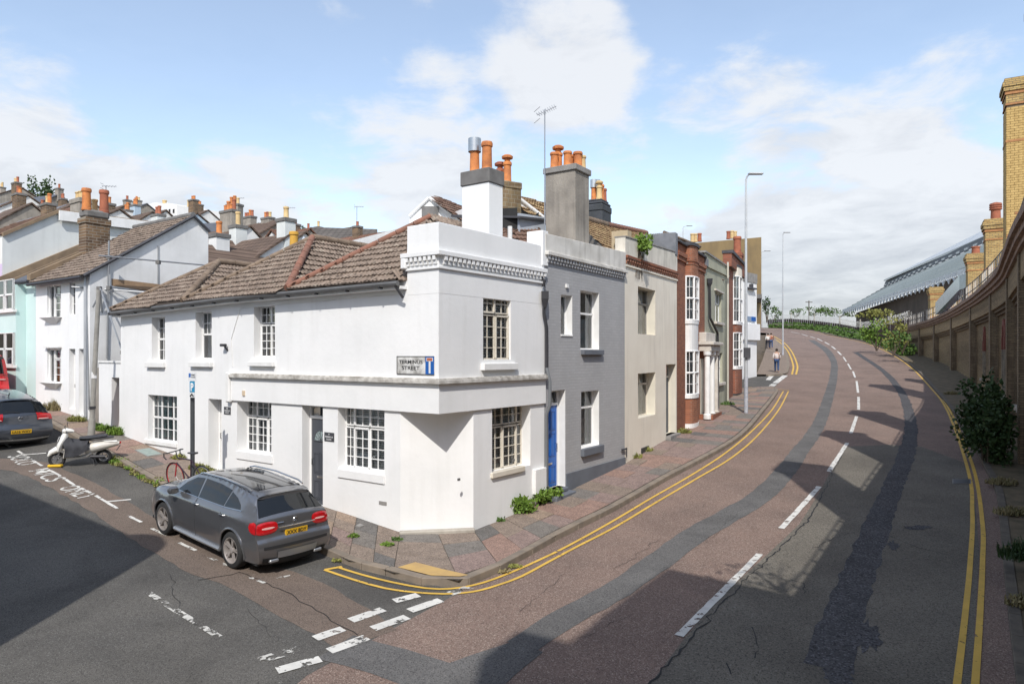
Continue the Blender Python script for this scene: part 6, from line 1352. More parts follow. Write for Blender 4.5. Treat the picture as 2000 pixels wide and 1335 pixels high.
# chimneys along the platform
def brick_stack(k, ztop, w, potm=None, shaft_mat=None, small=False, label='', bricks=False, pot_h=.7, top='y'):
    s = CHS[k] if k >= 0 else s_at(25.6) + k * 7.0; p, d, nn = wp(s); c = p - nn * (.22 + w / 2); t = thing('station_chimney', (*c, T(s)), label, 'chimney', 'brick chimneys along the station wall')
    z0 = T(s) - 1.0; core = shaft_mat or brick_mat('chimney_brickwork', (.52, .38, .16), (.40, .27, .11), (.20, .165, .12), bw=.26, bh=.095, uv=True, dark=.7, bump=.7, msz=.012)
    m = MB()
    def uvbox(c_, ww, z_a, z_b):
        X = d * ww / 2; Y = nn * ww / 2; q = [c_ - X - Y, c_ + X - Y, c_ + X + Y, c_ - X + Y]; sg = [0, ww, 2 * ww, 3 * ww, 4 * ww]
        for i_ in range(4): a, b = q[i_], q[(i_ + 1) % 4]; m.face([(*a, z_a), (*b, z_a), (*b, z_b), (*a, z_b)], [(sg[i_], z_a), (sg[i_ + 1], z_a), (sg[i_ + 1], z_b), (sg[i_], z_b)])
        m.face([(*a, z_b) for a in q], [(0, 0.01), (ww, 0.01), (ww, ww), (0, ww)])
    zc_ = ztop - 1.15
    if bricks:
        uvbox(c, w - .05, z0, zc_); m.build('shaft', YBM, t, recalc=False)
        bw_, bh_ = .29, .105; r = random.Random(2); rows = int((zc_ - z0 - .6) / bh_); cnt = 0; extra = MB()
        for j in range(rows):
            for side, (dirv, nv) in enumerate(((d, nn), (-nn, -d), (nn, d))):
                off = (j % 2) * bw_ / 2; x = -w / 2 - off
                while x < w / 2:
                    a, b = max(x, -w / 2), min(x + bw_, w / 2)
                    if b - a > .05:
                        o = c + nv * (w / 2 - .03) + dirv * ((a + b) / 2); mb = extra if (side == 2 or cnt >= 300) else MB(); mb.box((*o, z0 + .6 + j * bh_), b - a - .012, .075 + r.uniform(-.004, .004), bh_ - .013, ax=dirv)
                        if mb is not extra: mb.build('brick', YBO if r.random() < .14 else YBC, t); cnt += 1
                    x += bw_
        if extra.v: extra.build('brick', YBC, t, kind='stuff')
    else: uvbox(c, w, z0, zc_); m.build('shaft', core, t, recalc=False)
    hd = brick_mat('chimney_brickwork', (.52, .38, .16), (.40, .27, .11), (.20, .165, .12), bw=.26, bh=.095, uv=True, dark=.7, bump=.7, msz=.012)
    for a, b, ww, mt in ((0, .08, w + .06, YBO), (.085, .45, w + .02, None), (.455, .60, w + .10, YBO), (.605, .78, w + .20, None), (.785, .98, w + .28, None), (.985, 1.15, w + .14, None)):
        m = MB(); uvbox(c, ww, zc_ + a, zc_ + b); m.build('cap_course', mt or hd, t, recalc=False)
    m = MB(); uvbox(c, w + .05, zc_ - 1.6, zc_ - 1.5); m.build('string_course', YBO, t, recalc=False)
    if potm:
        o_ = pot(t, (*c, ztop), pot_h, .24, potm)
        if pot_h > .6: m = MB(); m.lathe((*c, ztop + pot_h * .75), [(.30, 0), (.30, .06), (.26, .08), (.30, .12), (.30, .18), (.26, .2), (.30, .24), (.28, .34), (.1, .4)], 14); m.build('louvred_top', CLAY_R, o_, smooth=True, angle=25)
    return t
brick_stack(0, 15.4, 1.25, None, bricks=True, label='tall yellow brick chimney cut by the right edge of the photo')
brick_stack(1, 10.9, 1.0, CLAY_R, label='yellow brick chimney with tall louvred red pot beside the tall chimney', pot_h=.75)
brick_stack(2, 10.2, 1.0, CLAY_R, label='stubby brick chimney with short square red pot in front of the shed roof', pot_h=.5)
brick_stack(3, 8.4, .8, CLAY_R, label='low brick stack with flared terracotta top behind the railing', shaft_mat=M('terracotta_brick', (.34, .17, .10), (.25, .13, .08), sc=5, rough=.9), pot_h=.3)
brick_stack(4, 9.6, .95, None, label='farthest slim yellow brick chimney without any pot on the station wall')
for k, l_ in ((-1, 'first'), (-2, 'second'), (-3, 'third')): brick_stack(k, 13.6, 1.1, None, label='tall brick chimney outside the frame, %s one nearer than the tall chimney at the edge' % l_)
# higher station building next to the photographer
sA, sB = S0, s_at(-.3)
bld = thing('station_building', (*wp(s_at(-2))[0], -1), 'taller brick station building beside the photographer, casting the foreground shadow', 'building')
wband('wall', sA, sB, -6.5, -.62, lambda s: T(s) - .3, lambda s: 13.2, YB, bld, 1.2)
p, d, nn = wp(s_at(-2.9)); m = MB(); m.box((-.85, -5.35, 13.0), 1.0, .9, 1.7, ax=d); m.build('chimney', YBC, bld)
shrub('wall_shrub', (*(wp(s_at(3.6))[0] + Vector((-.2, .2))), 8.3), 1.3, .9, .8, 130, .12, LEAFD, 'scrubby shrub growing from the station wall top near the photographer', 'shrub', None, 4, 9)
# opposite corner house across the side street (its shadow falls on the carriageway)
opp = thing('corner_house', (-7.3, 4.0, 0), 'rendered house on the opposite corner, outside the frame at left, shading the side street', 'house')
oc = Vector((-7.35, 4.2)); back_ = Vector((-.4, -.9)).normalized(); q = [oc, oc + dL * 16, oc + dL * 16 + back_ * 9, oc + back_ * 9]
m = MB(); m.hexa([(*p, -1.0) for p in q] + [(*p, 9.1) for p in q]); m.build('wall', WHT2, opp)
m = MB(); m.lathe((oc.x - .6, oc.y + .05, -1), [(.75, 0), (.75, 9.9), (.6, 10.15), (.2, 10.25)], 16); m.build('corner_turret', WHT2, opp, smooth=True)

# ============================================================ train shed beyond the wall
shed = thing('train_shed', (*at_px(1800, 100), 4), 'glazed grey train shed roof with clerestory and frilly white valance beyond the wall', 'station roof')
SHG = brick_mat('shed_roofing', (.30, .34, .33), (.26, .30, .30), (.13, .15, .15), uv=True, bw=30, bh=.55, dark=.85, bump=.6, msz=.06)
def quad4(name, a, b, c_, d_, mat, par, uvl=None, th=.15):
    m = MB(); L = (Vector(b) - Vector(a)).length; H = (Vector(d_) - Vector(a)).length; m.face([a, b, c_, d_], [(0.01, 0.01), (L, 0.01), (L, H), (0.01, H)]); return m.build(name, mat, par, recalc=False)
eL, eR = W(1645, 607, 150), W(2040, 478, 62); uL, uR = W(1728, 560, 158), W(2040, 425, 72)
quad4('lower_roof', eL, eR, uR, uL, SHG, shed)
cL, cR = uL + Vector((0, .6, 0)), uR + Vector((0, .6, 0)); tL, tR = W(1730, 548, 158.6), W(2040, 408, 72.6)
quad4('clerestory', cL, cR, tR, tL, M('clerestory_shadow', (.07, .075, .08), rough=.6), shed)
n_ = 22
for i in range(n_): a = uL.lerp(uR, (i + .2) / n_); b = uL.lerp(uR, (i + .6) / n_); m = MB(); m.hexa([a, b, b + Vector((0, .3, 0)), a + Vector((0, .3, 0))] + [p + Vector((0, 0, .5)) for p in (a, b, b + Vector((0, .3, 0)), a + Vector((0, .3, 0)))]); m.build('clerestory_light', ALUM, shed)
m = MB(); m.hexa([tL + Vector((-1, -1.2, -.25)), tR + Vector((0, -1.2, -.25)), tR + Vector((0, -1.0, -.25)), tL + Vector((-1, -1, -.25)), tL + Vector((-1, -1.2, .1)), tR + Vector((0, -1.2, .1)), tR + Vector((0, -1, .1)), tL + Vector((-1, -1, .1))]); m.build('upper_eaves', ALUM, shed)
quad4('upper_roof', tL + Vector((-1, -1.1, .1)), tR + Vector((0, -1.1, .1)), W(2040, 390, 82), W(1745, 545, 172), M('pale_roofing', (.50, .53, .55), (.42, .45, .48), sc=.5, rough=.5), shed)
lo0, lo1, hi0, hi1 = tL + Vector((-1, -1.1, .1)), tR + Vector((0, -1.1, .1)), W(1745, 545, 172), W(2040, 390, 82)
for i in range(5):
    t0_, t1_ = .12 + i * .17, .19 + i * .17; q = [lo0.lerp(lo1, t0_).lerp(hi0.lerp(hi1, t0_), .45), lo0.lerp(lo1, t1_).lerp(hi0.lerp(hi1, t1_), .45), lo0.lerp(lo1, t1_).lerp(hi0.lerp(hi1, t1_), .62), lo0.lerp(lo1, t0_).lerp(hi0.lerp(hi1, t0_), .62)]
    m = MB(); m.hexa([p - Vector((0, 0, .1)) for p in q] + [p + Vector((0, 0, .3)) for p in q]); m.build('roof_vent', LEAD, shed)
for i in range(1, 9):
    a, b = eL.lerp(uL, i / 9), eR.lerp(uR, i / 9); m = MB(); m.tube([a + Vector((0, -.1, .05)), b + Vector((0, -.1, .05))], .09, 4); m.build('roof_rib', M('roof_rib', (.10, .115, .115), rough=.7), shed)
VAL = M('white_valance', (.66, .69, .71), (.5, .53, .55), sc=2, rough=.5)
for i in range(46):
    a = eL.lerp(eR, i / 46); b = eL.lerp(eR, (i + .72) / 46); m = MB(); z = Vector((0, 0, 1)); y_ = Vector((0, -.25, 0)); k = a.lerp(b, .5)
    m.hexa([a + y_ - z * .25, b + y_ - z * .25, b - z * .25, a - z * .25, a + y_ + z * .3, b + y_ + z * .3, b + z * .3, a + z * .3]); m.tube([k + y_ - z * .3, k + y_ - z * 1.0], .07, 4); m.tube([a + y_ - z * .3, k + y_ - z * .95, b + y_ - z * .3], .07, 4); m.build('valance_bracket', VAL, shed)
m = MB(); m.hexa([eL + Vector((4, 1, -9)), eR + Vector((0, 1, -9)), eR + Vector((0, 2, -9)), eL + Vector((4, 2, -9)), eL + Vector((4, 1, -.3)), eR + Vector((0, 1, -.3)), eR + Vector((0, 2, -.3)), eL + Vector((4, 2, -.3))]); m.build('shed_wall', M('shed_brick', (.13, .10, .08), (.09, .07, .055), sc=.5, rough=.95), shed)
# bluish waiting canopy behind the railing
can = thing('platform_canopy', (*at_px(1885, 52), 6.5), 'small blue glazed platform canopy between two of the station chimneys', 'canopy')
a, b = W(1845, 612, 54), W(1897, 560, 46); m = MB(); m.hexa([a, b, b + Vector((.5, 2, 0)), a + Vector((.5, 2, 0)), a + Vector((0, 0, 1.0)), b + Vector((0, 0, 1.0)), b + Vector((.5, 2, 1.0)), a + Vector((.5, 2, 1.0))]); m.build('glazing', M('blue_glazing', (.04, .07, .13), (.10, .14, .22), sc=1.5, rough=.15), can)
for i in range(6): q = a.lerp(b, i / 5); m = MB(); m.tube([q + Vector((0, -.05, 0)), q + Vector((0, -.05, 1.1))], .06, 4); m.build('post', VAL, can)

# ============================================================ bank, crash barrier and fence round the bend
RKo = RKf
def rk_at(px, off):
    best = None
    for i, p in enumerate(RKo):
        if p.y < 40: continue
        t = (RKo[min(i + 1, len(RKo) - 1)] - RKo[i - 1]).normalized(); q = p + Vector((t.y, -t.x)) * off; x = CX + q.x / q.y * FPX
        if best is None or abs(x - px) < best[0]: best = (abs(x - px), q, zt(p.x, p.y))
    return best[1], best[2]
bar = thing('crash_barrier', (*rk_at(1600, 1.4)[0], 5), 'rusty corrugated crash barrier on short posts around the outside of the bend', 'barrier')
BARM = M('weathered_barrier', (.20, .185, .15), (.13, .11, .08), sc=2, rough=.7, metal=.2); CONP = M('concrete_post', (.42, .39, .33), (.3, .28, .24), rough=.9)
pts = [rk_at(x, 1.3) for x in (1500, 1520, 1545, 1570, 1600, 1630, 1660, 1690)]; L_ = smooth_line([p[0] for p in pts], 1.0)
zz_ = lambda q: zt(q.x, q.y) + .05
m = MB(); pr_ = None
for q in L_:
    c_ = [Vector((q.x, q.y, zz_(q) + h)) + Vector((-.05, -.06, 0)) * w for h, w in ((.45, 0), (.52, 1), (.60, 0), (.68, 1), (.76, 0))]
    if pr_:
        for i in range(4): m.face([pr_[i], c_[i], c_[i + 1], pr_[i + 1]])
    pr_ = c_
m.build('rail', BARM, bar, recalc=False)
for i, q in enumerate(L_[::3]): m = MB(); m.box((q.x + .12, q.y + .12, zz_(q) - .2), .22, .22, .85, .4); m.build('post', CONP, bar)
fence = thing('fence', (*rk_at(1620, 4.5)[0], 5), 'dark palisade fence topped with white coiled wire around the bend', 'fence')
fp = [(W(px_, y_, d_)) for px_, y_, d_ in ((1500, 624, 168), (1545, 622, 138), (1590, 626, 122), (1640, 632, 108), (1680, 640, 97), (1710, 640, 87), (1740, 632, 79), (1778, 622, 71))]
FENM = M('fence_dark', (.10, .055, .045), (.06, .035, .03), sc=3, rough=.9)
for i in range(len(fp) - 1):
    a, b = fp[i], fp[i + 1]; n_ = 12
    for k in range(n_):
        q, r2 = a.lerp(b, k / n_), a.lerp(b, (k + .8) / n_); m = MB(); m.hexa([q - Vector((0, 0, 1.7)), r2 - Vector((0, 0, 1.7)), r2 - Vector((0, -.08, 1.7)), q - Vector((0, -.08, 1.7)), q, r2, r2 + Vector((0, .08, 0)), q + Vector((0, .08, 0))]); m.build('pale', FENM, fence)
    for k in (0, ): m = MB(); m.box(a - Vector((0, 0, 1.7)), .14, .14, 2.9); m.build('post', CONP, fence)
WIRE = M('white_coiled_wire', (.50, .50, .47), rough=.5)
m = MB(); r = random.Random(3)
pts = []; L3 = []
for i in range(len(fp) - 1): L3 += [fp[i].lerp(fp[i + 1], k / 90) for k in range(90)]
for i, q in enumerate(L3): a_ = i * 1.15; pts.append(q + Vector((math.cos(a_) * .35, math.cos(a_) * .2 + r.gauss(0, .05), .42 + math.sin(a_) * .42 + r.gauss(0, .05))))
m.tube(pts, .022, 4); m.build('wire_coil', WIRE, fence)
# overgrown bank below the fence
BANKM = M('bank_grass', (.10, .105, .035), (.065, .06, .03), sc=1.5, rough=.95, bump=.8, bsc=10)
m = MB(); A_ = [rk_at(x, .5)[0] for x in (1500, 1540, 1590, 1640, 1690, 1730, 1765)]; vs = []
for j, q in enumerate(A_):
    f_ = fp[min(j, len(fp) - 1)]; z0 = zt(q.x, q.y) + .1
    for k in range(5): t_ = k / 4; p = Vector((q.x, q.y, z0)).lerp(f_ - Vector((0, 0, 2.2)), t_); vs.append(p + Vector((0, .0, .25 * math.sin(t_ * 3.14))))
m.mesh(vs, [(i * 5 + k, i * 5 + k + 1, (i + 1) * 5 + k + 1, (i + 1) * 5 + k) for i in range(len(A_) - 1) for k in range(4)]); m.build('bank', BANKM, None, kind='structure', recalc=False, smooth=True)
r = random.Random(8); m = MB()
for q0, q1 in zip(A_[:-1], A_[1:]):
    for i in range(330):
        t_ = r.random(); p = q0.lerp(q1, r.random()); f_ = fp[3] if False else None; o = Vector((.5, .6)) * (t_ * 4); P_ = Vector((p.x + o.x, p.y + o.y, zt(p.x, p.y) + .1 + t_ * .8)); leaves(m, P_, .5, .5, .35, 7, .38, r, 2)
m.build('bank_undergrowth', LEAFG, None, kind='stuff', recalc=False, cat='undergrowth', label='ragged green undergrowth on the bank behind the crash barrier')
for i, (px_, y_, d_, rx, rz_, mt, l_, n_) in enumerate((
 (1712, 652, 70, 1.6, 1.7, LEAFB, 'bright green bush spilling over the far end of the crash barrier', 520),
 (1745, 655, 66, 1.5, 1.9, LEAFY, 'yellow-green bush against the station wall end', 480),
 (1762, 668, 60, 1.4, 1.0, LEAFG, 'low dark bush at the foot of the station wall end', 300),
 (1705, 610, 104, 3.2, .9, LEAFY, 'yellowish shrub in front of the train shed wall', 420),
 (1590, 606, 148, 4.2, 1.3, LEAFG, 'green shrub behind the fence, left of the train shed', 380),
 (1640, 610, 138, 4.6, 1.0, LEAFG, 'green shrub under the low end of the shed roof', 380),
 (1556, 610, 155, 2.2, 1.0, LEAFG, 'small shrub behind the fence near the lamp column', 200),
 (1512, 612, 150, 1.6, 1.6, LEAFG, 'green shrub beside the last house on the bend', 240),
 (1498, 600, 118, 1.0, 2.6, LEAFD, 'dark narrow conifer beyond the last house', 260))):
    shrub('bush', W(px_, y_, d_), rx, 1.2, rz_, n_, .34 if d_ > 80 else .26, mt, l_, 'bush', None, 20 + i)
pl = thing('telegraph_pole', W(1580, 612, 140), 'small dark telegraph pole with crossarm behind the fence', 'pole'); m = MB(); b = W(1580, 612, 140); m.tube([b - Vector((0, 0, 2)), b + Vector((0, 0, 2.6))], .1, 5); m.build('post', BARK, pl); m = MB(); m.tube([b + Vector((-.7, 0, 2.3)), b + Vector((.7, 0, 2.3))], .07, 4); m.build('crossarm', BARK, pl)
# big dark bush against the wall and verge plants
bb = W(1926, 868, 21.5); shrub('bush', (14.25, 20.7, 1.30), .66, 1.1, 1.60, 3000, .14, LEAFD, 'large dark leafy bush growing from the verge against the station wall', 'bush', None, 5, 7, 26)
shrub('bush', (15.35, 22.6, 1.6), .6, 1.0, 1.4, 1300, .15, LEAFD, 'smaller dark bush behind the large verge bush', 'bush', None, 6, 5, 14)
tuft('verge_plant', (8.9, 11.9, .0), .5, .5, 500, LEAFD, 'dark fern-like plant at the right edge of the verge', 7, 'plant')
for i, (x, y) in enumerate(((9.6, 12.9), (11.3, 15.6), (12.9, 18.2), (16.6, 25.0), (19.6, 29.5), (24.2, 38), (8.0, 10.6))):
    tuft('verge_grass', (x, y, zt(x, y) + .1), .42, .28, 300, DRYG, 'dry brown grass on the verge by the station wall', 30 + i, 'grass', 'dry grass clumps on the verge').__setitem__('label', 'clump of dry grass on the verge at the foot of the station wall')
# ============================================================ vehicles
def car(name, label, cat, paint, origin_rear, origin_front, plate, style='suv', sx=1.0, sz=1.0, sy=1.0, scale=1.0, group=None):
    """a car set on its two left wheels' contact points (rear, front)"""
    R0, R1 = Vector(origin_rear), Vector(origin_front); X = (R1 - R0).normalized(); Yv = Vector((0, 0, 1)).cross(X).normalized(); Z = X.cross(Yv)
    wb = 1.35 * sx; ctr = R0 + X * (1.35 * sx * scale) - Yv * .80 * sy * scale
    t = thing(name, ctr, label, cat, group, local=True); m4 = Matrix((X, Yv, Z)).transposed().to_4x4(); t.rotation_euler = m4.to_euler(); t.scale = (scale,) * 3
    V = lambda x, y, z: Vector((x * sx, y * sy, z * sz))
    CT = [(-2.08, .24, .76), (-2.17, .32, .80), (-2.215, .48, .845), (-2.20, .62, .86), (-2.14, .72, .86), (-2.10, .86, .855), (-2.07, 1.0, .82), (-2.02, 1.07, .78), (-1.76, 1.315, .65), (-1.76, 1.365, .61), (-1.62, 1.405, .585), (-1.2, 1.455, .585), (-.6, 1.492, .59), (-.1, 1.49, .595), (.3, 1.455, .59), (.55, 1.395, .595), (.85, 1.25, .64), (1.18, 1.06, .70), (1.32, 1.02, .72), (1.65, .985, .74), (1.92, .91, .75), (2.08, .80, .75), (2.16, .66, .75), (2.20, .50, .75), (2.18, .32, .74), (2.10, .22, .70)]
    if style == 'hatch': CT = [(x, z * .98 if z > 1 else z, w) for x, z, w in CT]; CT[8] = (-1.78, 1.32, .66); CT[7] = (-2.02, 1.03, .78)
    if style == 'van': CT[7] = (-2.08, 1.06, .82); CT[8] = (-2.00, 1.48, .74); CT[9] = (-1.95, 1.54, .70); CT[10] = (-1.8, 1.57, .67); CT[11] = (-1.2, 1.60, .66); CT[12] = (-.6, 1.60, .66)
    # smooth contour
    P = [Vector(c) for c in CT]; Q = [P[0] * 2 - P[1]] + P + [P[-1] * 2 - P[-2]]; C_ = []
    idx = []
    for i in range(1, len(Q) - 2):
        a, b, c, d = Q[i - 1:i + 3]; idx.append(len(C_))
        for j in range(3): u = j / 3; C_.append(.5 * ((2 * b) + (c - a) * u + (2 * a - 5 * b + 4 * c - d) * u * u + (3 * b - a - 3 * c + d) * u ** 3))
    C_.append(P[-1]); idx.append(len(C_) - 1)
    ar = .405; zc_ = .345; RA = []
    def arch(xc): return [(xc + ar * math.cos(a), zc_ + ar * math.sin(a)) for a in np.linspace(-.27, math.pi + .27, 19)]
    bottom = [(1.35 + ar + .02, .22)] + arch(1.35) + [(1.35 - ar - .02, .235), (0, .225), (-1.35 + ar + .02, .235)] + arch(-1.35) + [(-1.35 - ar - .02, .24)]
    bpoly = [Vector((c.x, c.y)) for c in C_] + [Vector(b) for b in bottom]
    ctour = [(Vector((c.x, c.y)), c.z) for c in C_]
    def Wd(x, z):
        zb = 1.0 + .02 * (-x) 
        if z < .30: w = .845
        elif z < .62: w = .845 + .055 * math.sin((z - .30) / .32 * 1.57)
        elif z < zb - .06: w = .90 - .012 * (z - .62) / .32
        elif z < zb: w = .888 - .05 * ((z - zb + .06) / .06) ** 2
        else: w = .838 - .50 * (z - zb)
        ax_ = abs(x); w *= 1 - (.13 if x > 0 else .085) * max(0, (ax_ - 1.45) / .75) ** 2.2
        dd = 9; wc = w
        for p, ww in ctour:
            q = (p.x - x) ** 2 + (p.y - z) ** 2
            if q < dd: dd = q; wc = ww
        k = 1 - math.exp(-math.sqrt(dd) / .055)
        # crease lines in the doors and flared arches
        for xc in (1.35, -1.35):
            r_ = math.hypot(x - xc, z - zc_)
            if ar - .01 < r_ < ar + .09 and z > .2: w += .012
        if -1.0 < x < 1.0: w -= .014 * math.exp(-((z - .55 - .04 * x) / .10) ** 2)
        return wc + (w - wc) * k
    def fill(poly, step, off, side, mb):
        B = []
        n = len(poly)
        for i in range(n):
            a, b = Vector(poly[i]), Vector(poly[(i + 1) % n]); k = max(1, int((b - a).length / step))
            B += [a.lerp(b, j / k) for j in range(k)]
        pts = list(B); x0 = min(p.x for p in B); x1 = max(p.x for p in B); z0 = min(p.y for p in B); z1 = max(p.y for p in B)
        for i, xx in enumerate(np.arange(x0, x1, step)):
            for zz in np.arange(z0, z1, step):
                q = (xx, zz + (step / 2 if i % 2 else 0))
                if inside(q, B) and min((q[0] - p.x) ** 2 + (q[1] - p.y) ** 2 for p in B) > (step * .45) ** 2: pts.append(Vector(q))
        v, e, f, *_ = delaunay_2d_cdt(pts, [], [list(range(len(B)))], 1, 1e-5)
        mb.mesh([V(p.x, side * (Wd(p.x, p.y) + off), p.y) for p in v], [tuple(q) if side > 0 else tuple(reversed(q)) for q in f])
    ny = 12
    def over(i0, i1, f0, f1, off, mb, n=ny):
        rows = []
        for i in range(i0, i1 + 1):
            c = C_[i]; tn = (C_[min(i + 1, len(C_) - 1)] - C_[max(i - 1, 0)]); nr = Vector((-tn.y, tn.x)).normalized(); row = []
            rear = c.x < -1.75 or c.x > 1.9; bl = .075 if rear else .035
            for j in range(n + 1):
                y = f0 + (f1 - f0) * j / n; b = bl * (1 - abs(y) ** 2.4) + off; row.append(V(c.x + nr.x * b, y * (c.z + off * .3), c.y + nr.y * b))
            rows.append(row)
        vs = [p for r_ in rows for p in r_]; k = n + 1
        mb.mesh(vs, [(a * k + b, a * k + b + 1, (a + 1) * k + b + 1, (a + 1) * k + b) for a in range(len(rows) - 1) for b in range(n)])
    def surf(sf, f, off):
        i = max(0, min(len(C_) - 2, int(sf))); c = C_[i].lerp(C_[i + 1], sf - i); tn = C_[i + 1] - C_[i]; nr = Vector((-tn.y, tn.x)).normalized(); b = (.075 if (c.x < -1.75 or c.x > 1.9) else .035) * (1 - abs(f) ** 2.4) + off
        return V(c.x + nr.x * b, f * (c.z + off * .3), c.y + nr.y * b)
    def patch(sc_, fc, rs, rf, off, mb, e=2.6, n=28, tilt=0.0):
        vs = [surf(sc_, fc, off)]; rr = 4
        for r_ in range(1, rr + 1):
            for k in range(n):
                a = 2 * math.pi * k / n; ca, sa = math.cos(a), math.sin(a); m_ = (abs(ca) ** e + abs(sa) ** e) ** (-1 / e) * r_ / rr; df = m_ * ca * rf
                vs.append(surf(sc_ + m_ * sa * rs + tilt * df, max(-1, min(1, fc + df)), off if r_ < rr else off * .3))
        fs = [(0, 1 + k, 1 + (k + 1) % n) for k in range(n)] + [(1 + (r_ - 1) * n + k, 1 + r_ * n + k, 1 + r_ * n + (k + 1) % n, 1 + (r_ - 1) * n + (k + 1) % n) for r_ in range(1, rr) for k in range(n)]
        mb.mesh(vs, fs)
    mb = MB()
    for s in (1, -1): fill(bpoly, .06, 0, s, mb)
    over(0, len(C_) - 1, -1, 1, 0, mb)
    body = mb.build('body', paint, t, smooth=True, angle=48)
    GL = M('car_glass', (.010, .012, .014), rough=.03, spec=.55); BP = M('car_black_plastic', (.025, .026, .028), rough=.6)
    def sidepoly(name, poly, off, mat, sides=(1, -1), step=.07, parent=t, **k):
        for s in sides: mb = MB(); fill(poly, step, off, s, mb); mb.build(name, mat, parent, smooth=True, recalc=False, **k)
    # glazing
    top = 1.40 if style != 'van' else 1.50
    sidepoly('side_window', [(.92, 1.055), (.10, 1.06), (.13, top + .01), (.42, 1.375), (.70, 1.24)], .006, GL)
    sidepoly('side_window', [(.05, 1.062), (-.88, 1.08), (-.95, top - .02), (-.5, top + .015), (.06, top + .015)], .006, GL)
    sidepoly('quarter_window', [(-.92, 1.082), (-1.46, 1.125), (-1.40, 1.20), (-1.22, 1.29), (-.99, top - .05)], .006, GL)
    mb = MB(); over(idx[7], idx[8] + 2, -.97, .97, .008, mb); mb.build('rear_window', GL, t, smooth=True, recalc=False)
    mb = MB(); over(idx[15], idx[17], -.95, .95, .008, mb); mb.build('windscreen', GL, t, smooth=True, recalc=False)
    if style == 'suv': mb = MB(); over(idx[10] + 1, idx[14], -.78, .78, .006, mb); mb.build('roof_panel', M('roof_glass', (.03, .032, .036), rough=.08, coat=1.0), t, smooth=True, recalc=False)
    # belt trim, handles, seams
    for s in (1, -1):
        m = MB(); m.tube([V(x, s * (Wd(x, z) + .006), z) for x, z in ((.98, 1.045), (.5, 1.046), (0, 1.05), (-.5, 1.058), (-1, 1.068), (-1.52, 1.108))], .010, 5); m.build('belt_trim', CHROME, t)
        for hx in (.12, -.88):
            m = MB(); m.tube([V(hx, s * (Wd(hx, .94) + .0), .94), V(hx - .03, s * (Wd(hx, .94) + .035), .945), V(hx - .17, s * (Wd(hx - .17, .95) + .035), .95), V(hx - .2, s * Wd(hx - .2, .95), .95)], .010, 6); m.build('door_handle', paint, t)
        for ln in ([(1.02, 1.03), (1.0, .7), (.92, .30)], [(.08, 1.05), (.06, .7), (.05, .28)], [(-.90, 1.07), (-.92, .80), (-1.0, .62)], [(.9, .285), (-.88, .285)]):
            L = []
            for a, b in zip(ln[:-1], ln[1:]): L += [(a[0] + (b[0] - a[0]) * k / 5, a[1] + (b[1] - a[1]) * k / 5) for k in range(6)]
            m = MB(); m.tube([V(x, s * (Wd(x, z) - .001), z) for x, z in L], .0045, 4); m.build('door_seam', BP, t)
        for xc in (1.35, -1.35):
            m = MB(); pts = [(xc + ar * 1.02 * math.cos(a), zc_ + ar * 1.02 * math.sin(a)) for a in np.linspace(-.2, math.pi + .2, 17)]; m.tube([V(x, s * (Wd(x, z) + .004), z) for x, z in pts], .022, 6); m.build('arch_trim', paint, t, smooth=True)
            m = MB(); vs = []; 
            for k, a in enumerate(np.linspace(-.3, math.pi + .3, 15)): vs += [V(xc + ar * math.cos(a), s * .88, zc_ + ar * math.sin(a)), V(xc + ar * math.cos(a), s * .55, zc_ + ar * math.sin(a))]
            vs2 = [V(xc + ar * math.cos(a), s * .55, zc_ + ar * math.sin(a)) for a in np.linspace(-.3, math.pi + .3, 15)]
            m.mesh(vs, [(2 * k, 2 * k + 1, 2 * k + 3, 2 * k + 2) for k in range(14)]); m.face(vs2); m.build('wheel_well', BP, t, recalc=False)
        m = MB(); m.tube([V(.9, s * .855, .25), V(-.9, s * .855, .25)], .045, 6); m.build('side_sill', ALUM if style == 'suv' else BP, t)
        if style == 'suv': m = MB(); m.tube([V(.35, s * .60, 1.46), V(.2, s * .62, 1.50), (V(-.6, s * .63, 1.535)), V(-1.4, s * .62, 1.50), V(-1.55, s * .61, 1.46)], .018, 6); m.build('roof_rail', CHROME, t, smooth=True)
        # mirrors
        m = MB(); c = V(.80, s * .99, 1.08); m.lathe(c - Vector((0, s * .10, 0)), [(.045, 0), (.078, .03), (.085, .10), (.075, .17), (.035, .20)], 12, Vector((0, s, 0))); m.tube([V(.82, s * .85, 1.03), c], .025, 5); mr_ = m.build('door_mirror', paint, t, smooth=True)
        m = MB(); m.hexa([c + V(-.088, b * s, h) for h, b in ((-.05, -.06), (-.05, .08), (.05, .08), (.05, -.06))] + [c + V(-.078, b * s, h) for h, b in ((-.05, -.06), (-.05, .08), (.05, .08), (.05, -.06))]); m.build('mirror_glass', CHROME, mr_)
    m = MB(); m.hexa([V(a, b, z) for z in (.20, .26) for a, b in ((-2.05, -.78), (2.05, -.78), (2.05, .78), (-2.05, .78))]); m.build('underbody', BP, t)
    # wheels
    TY = M('tyre_rubber', (.022, .022, .023), (.03, .03, .03), rough=.85); RIM = M('alloy_rim', (.50, .46, .44), (.40, .37, .35), rough=.35, metal=.5); DRK = M('rim_dark', (.03, .027, .027), rough=.5, metal=.5)
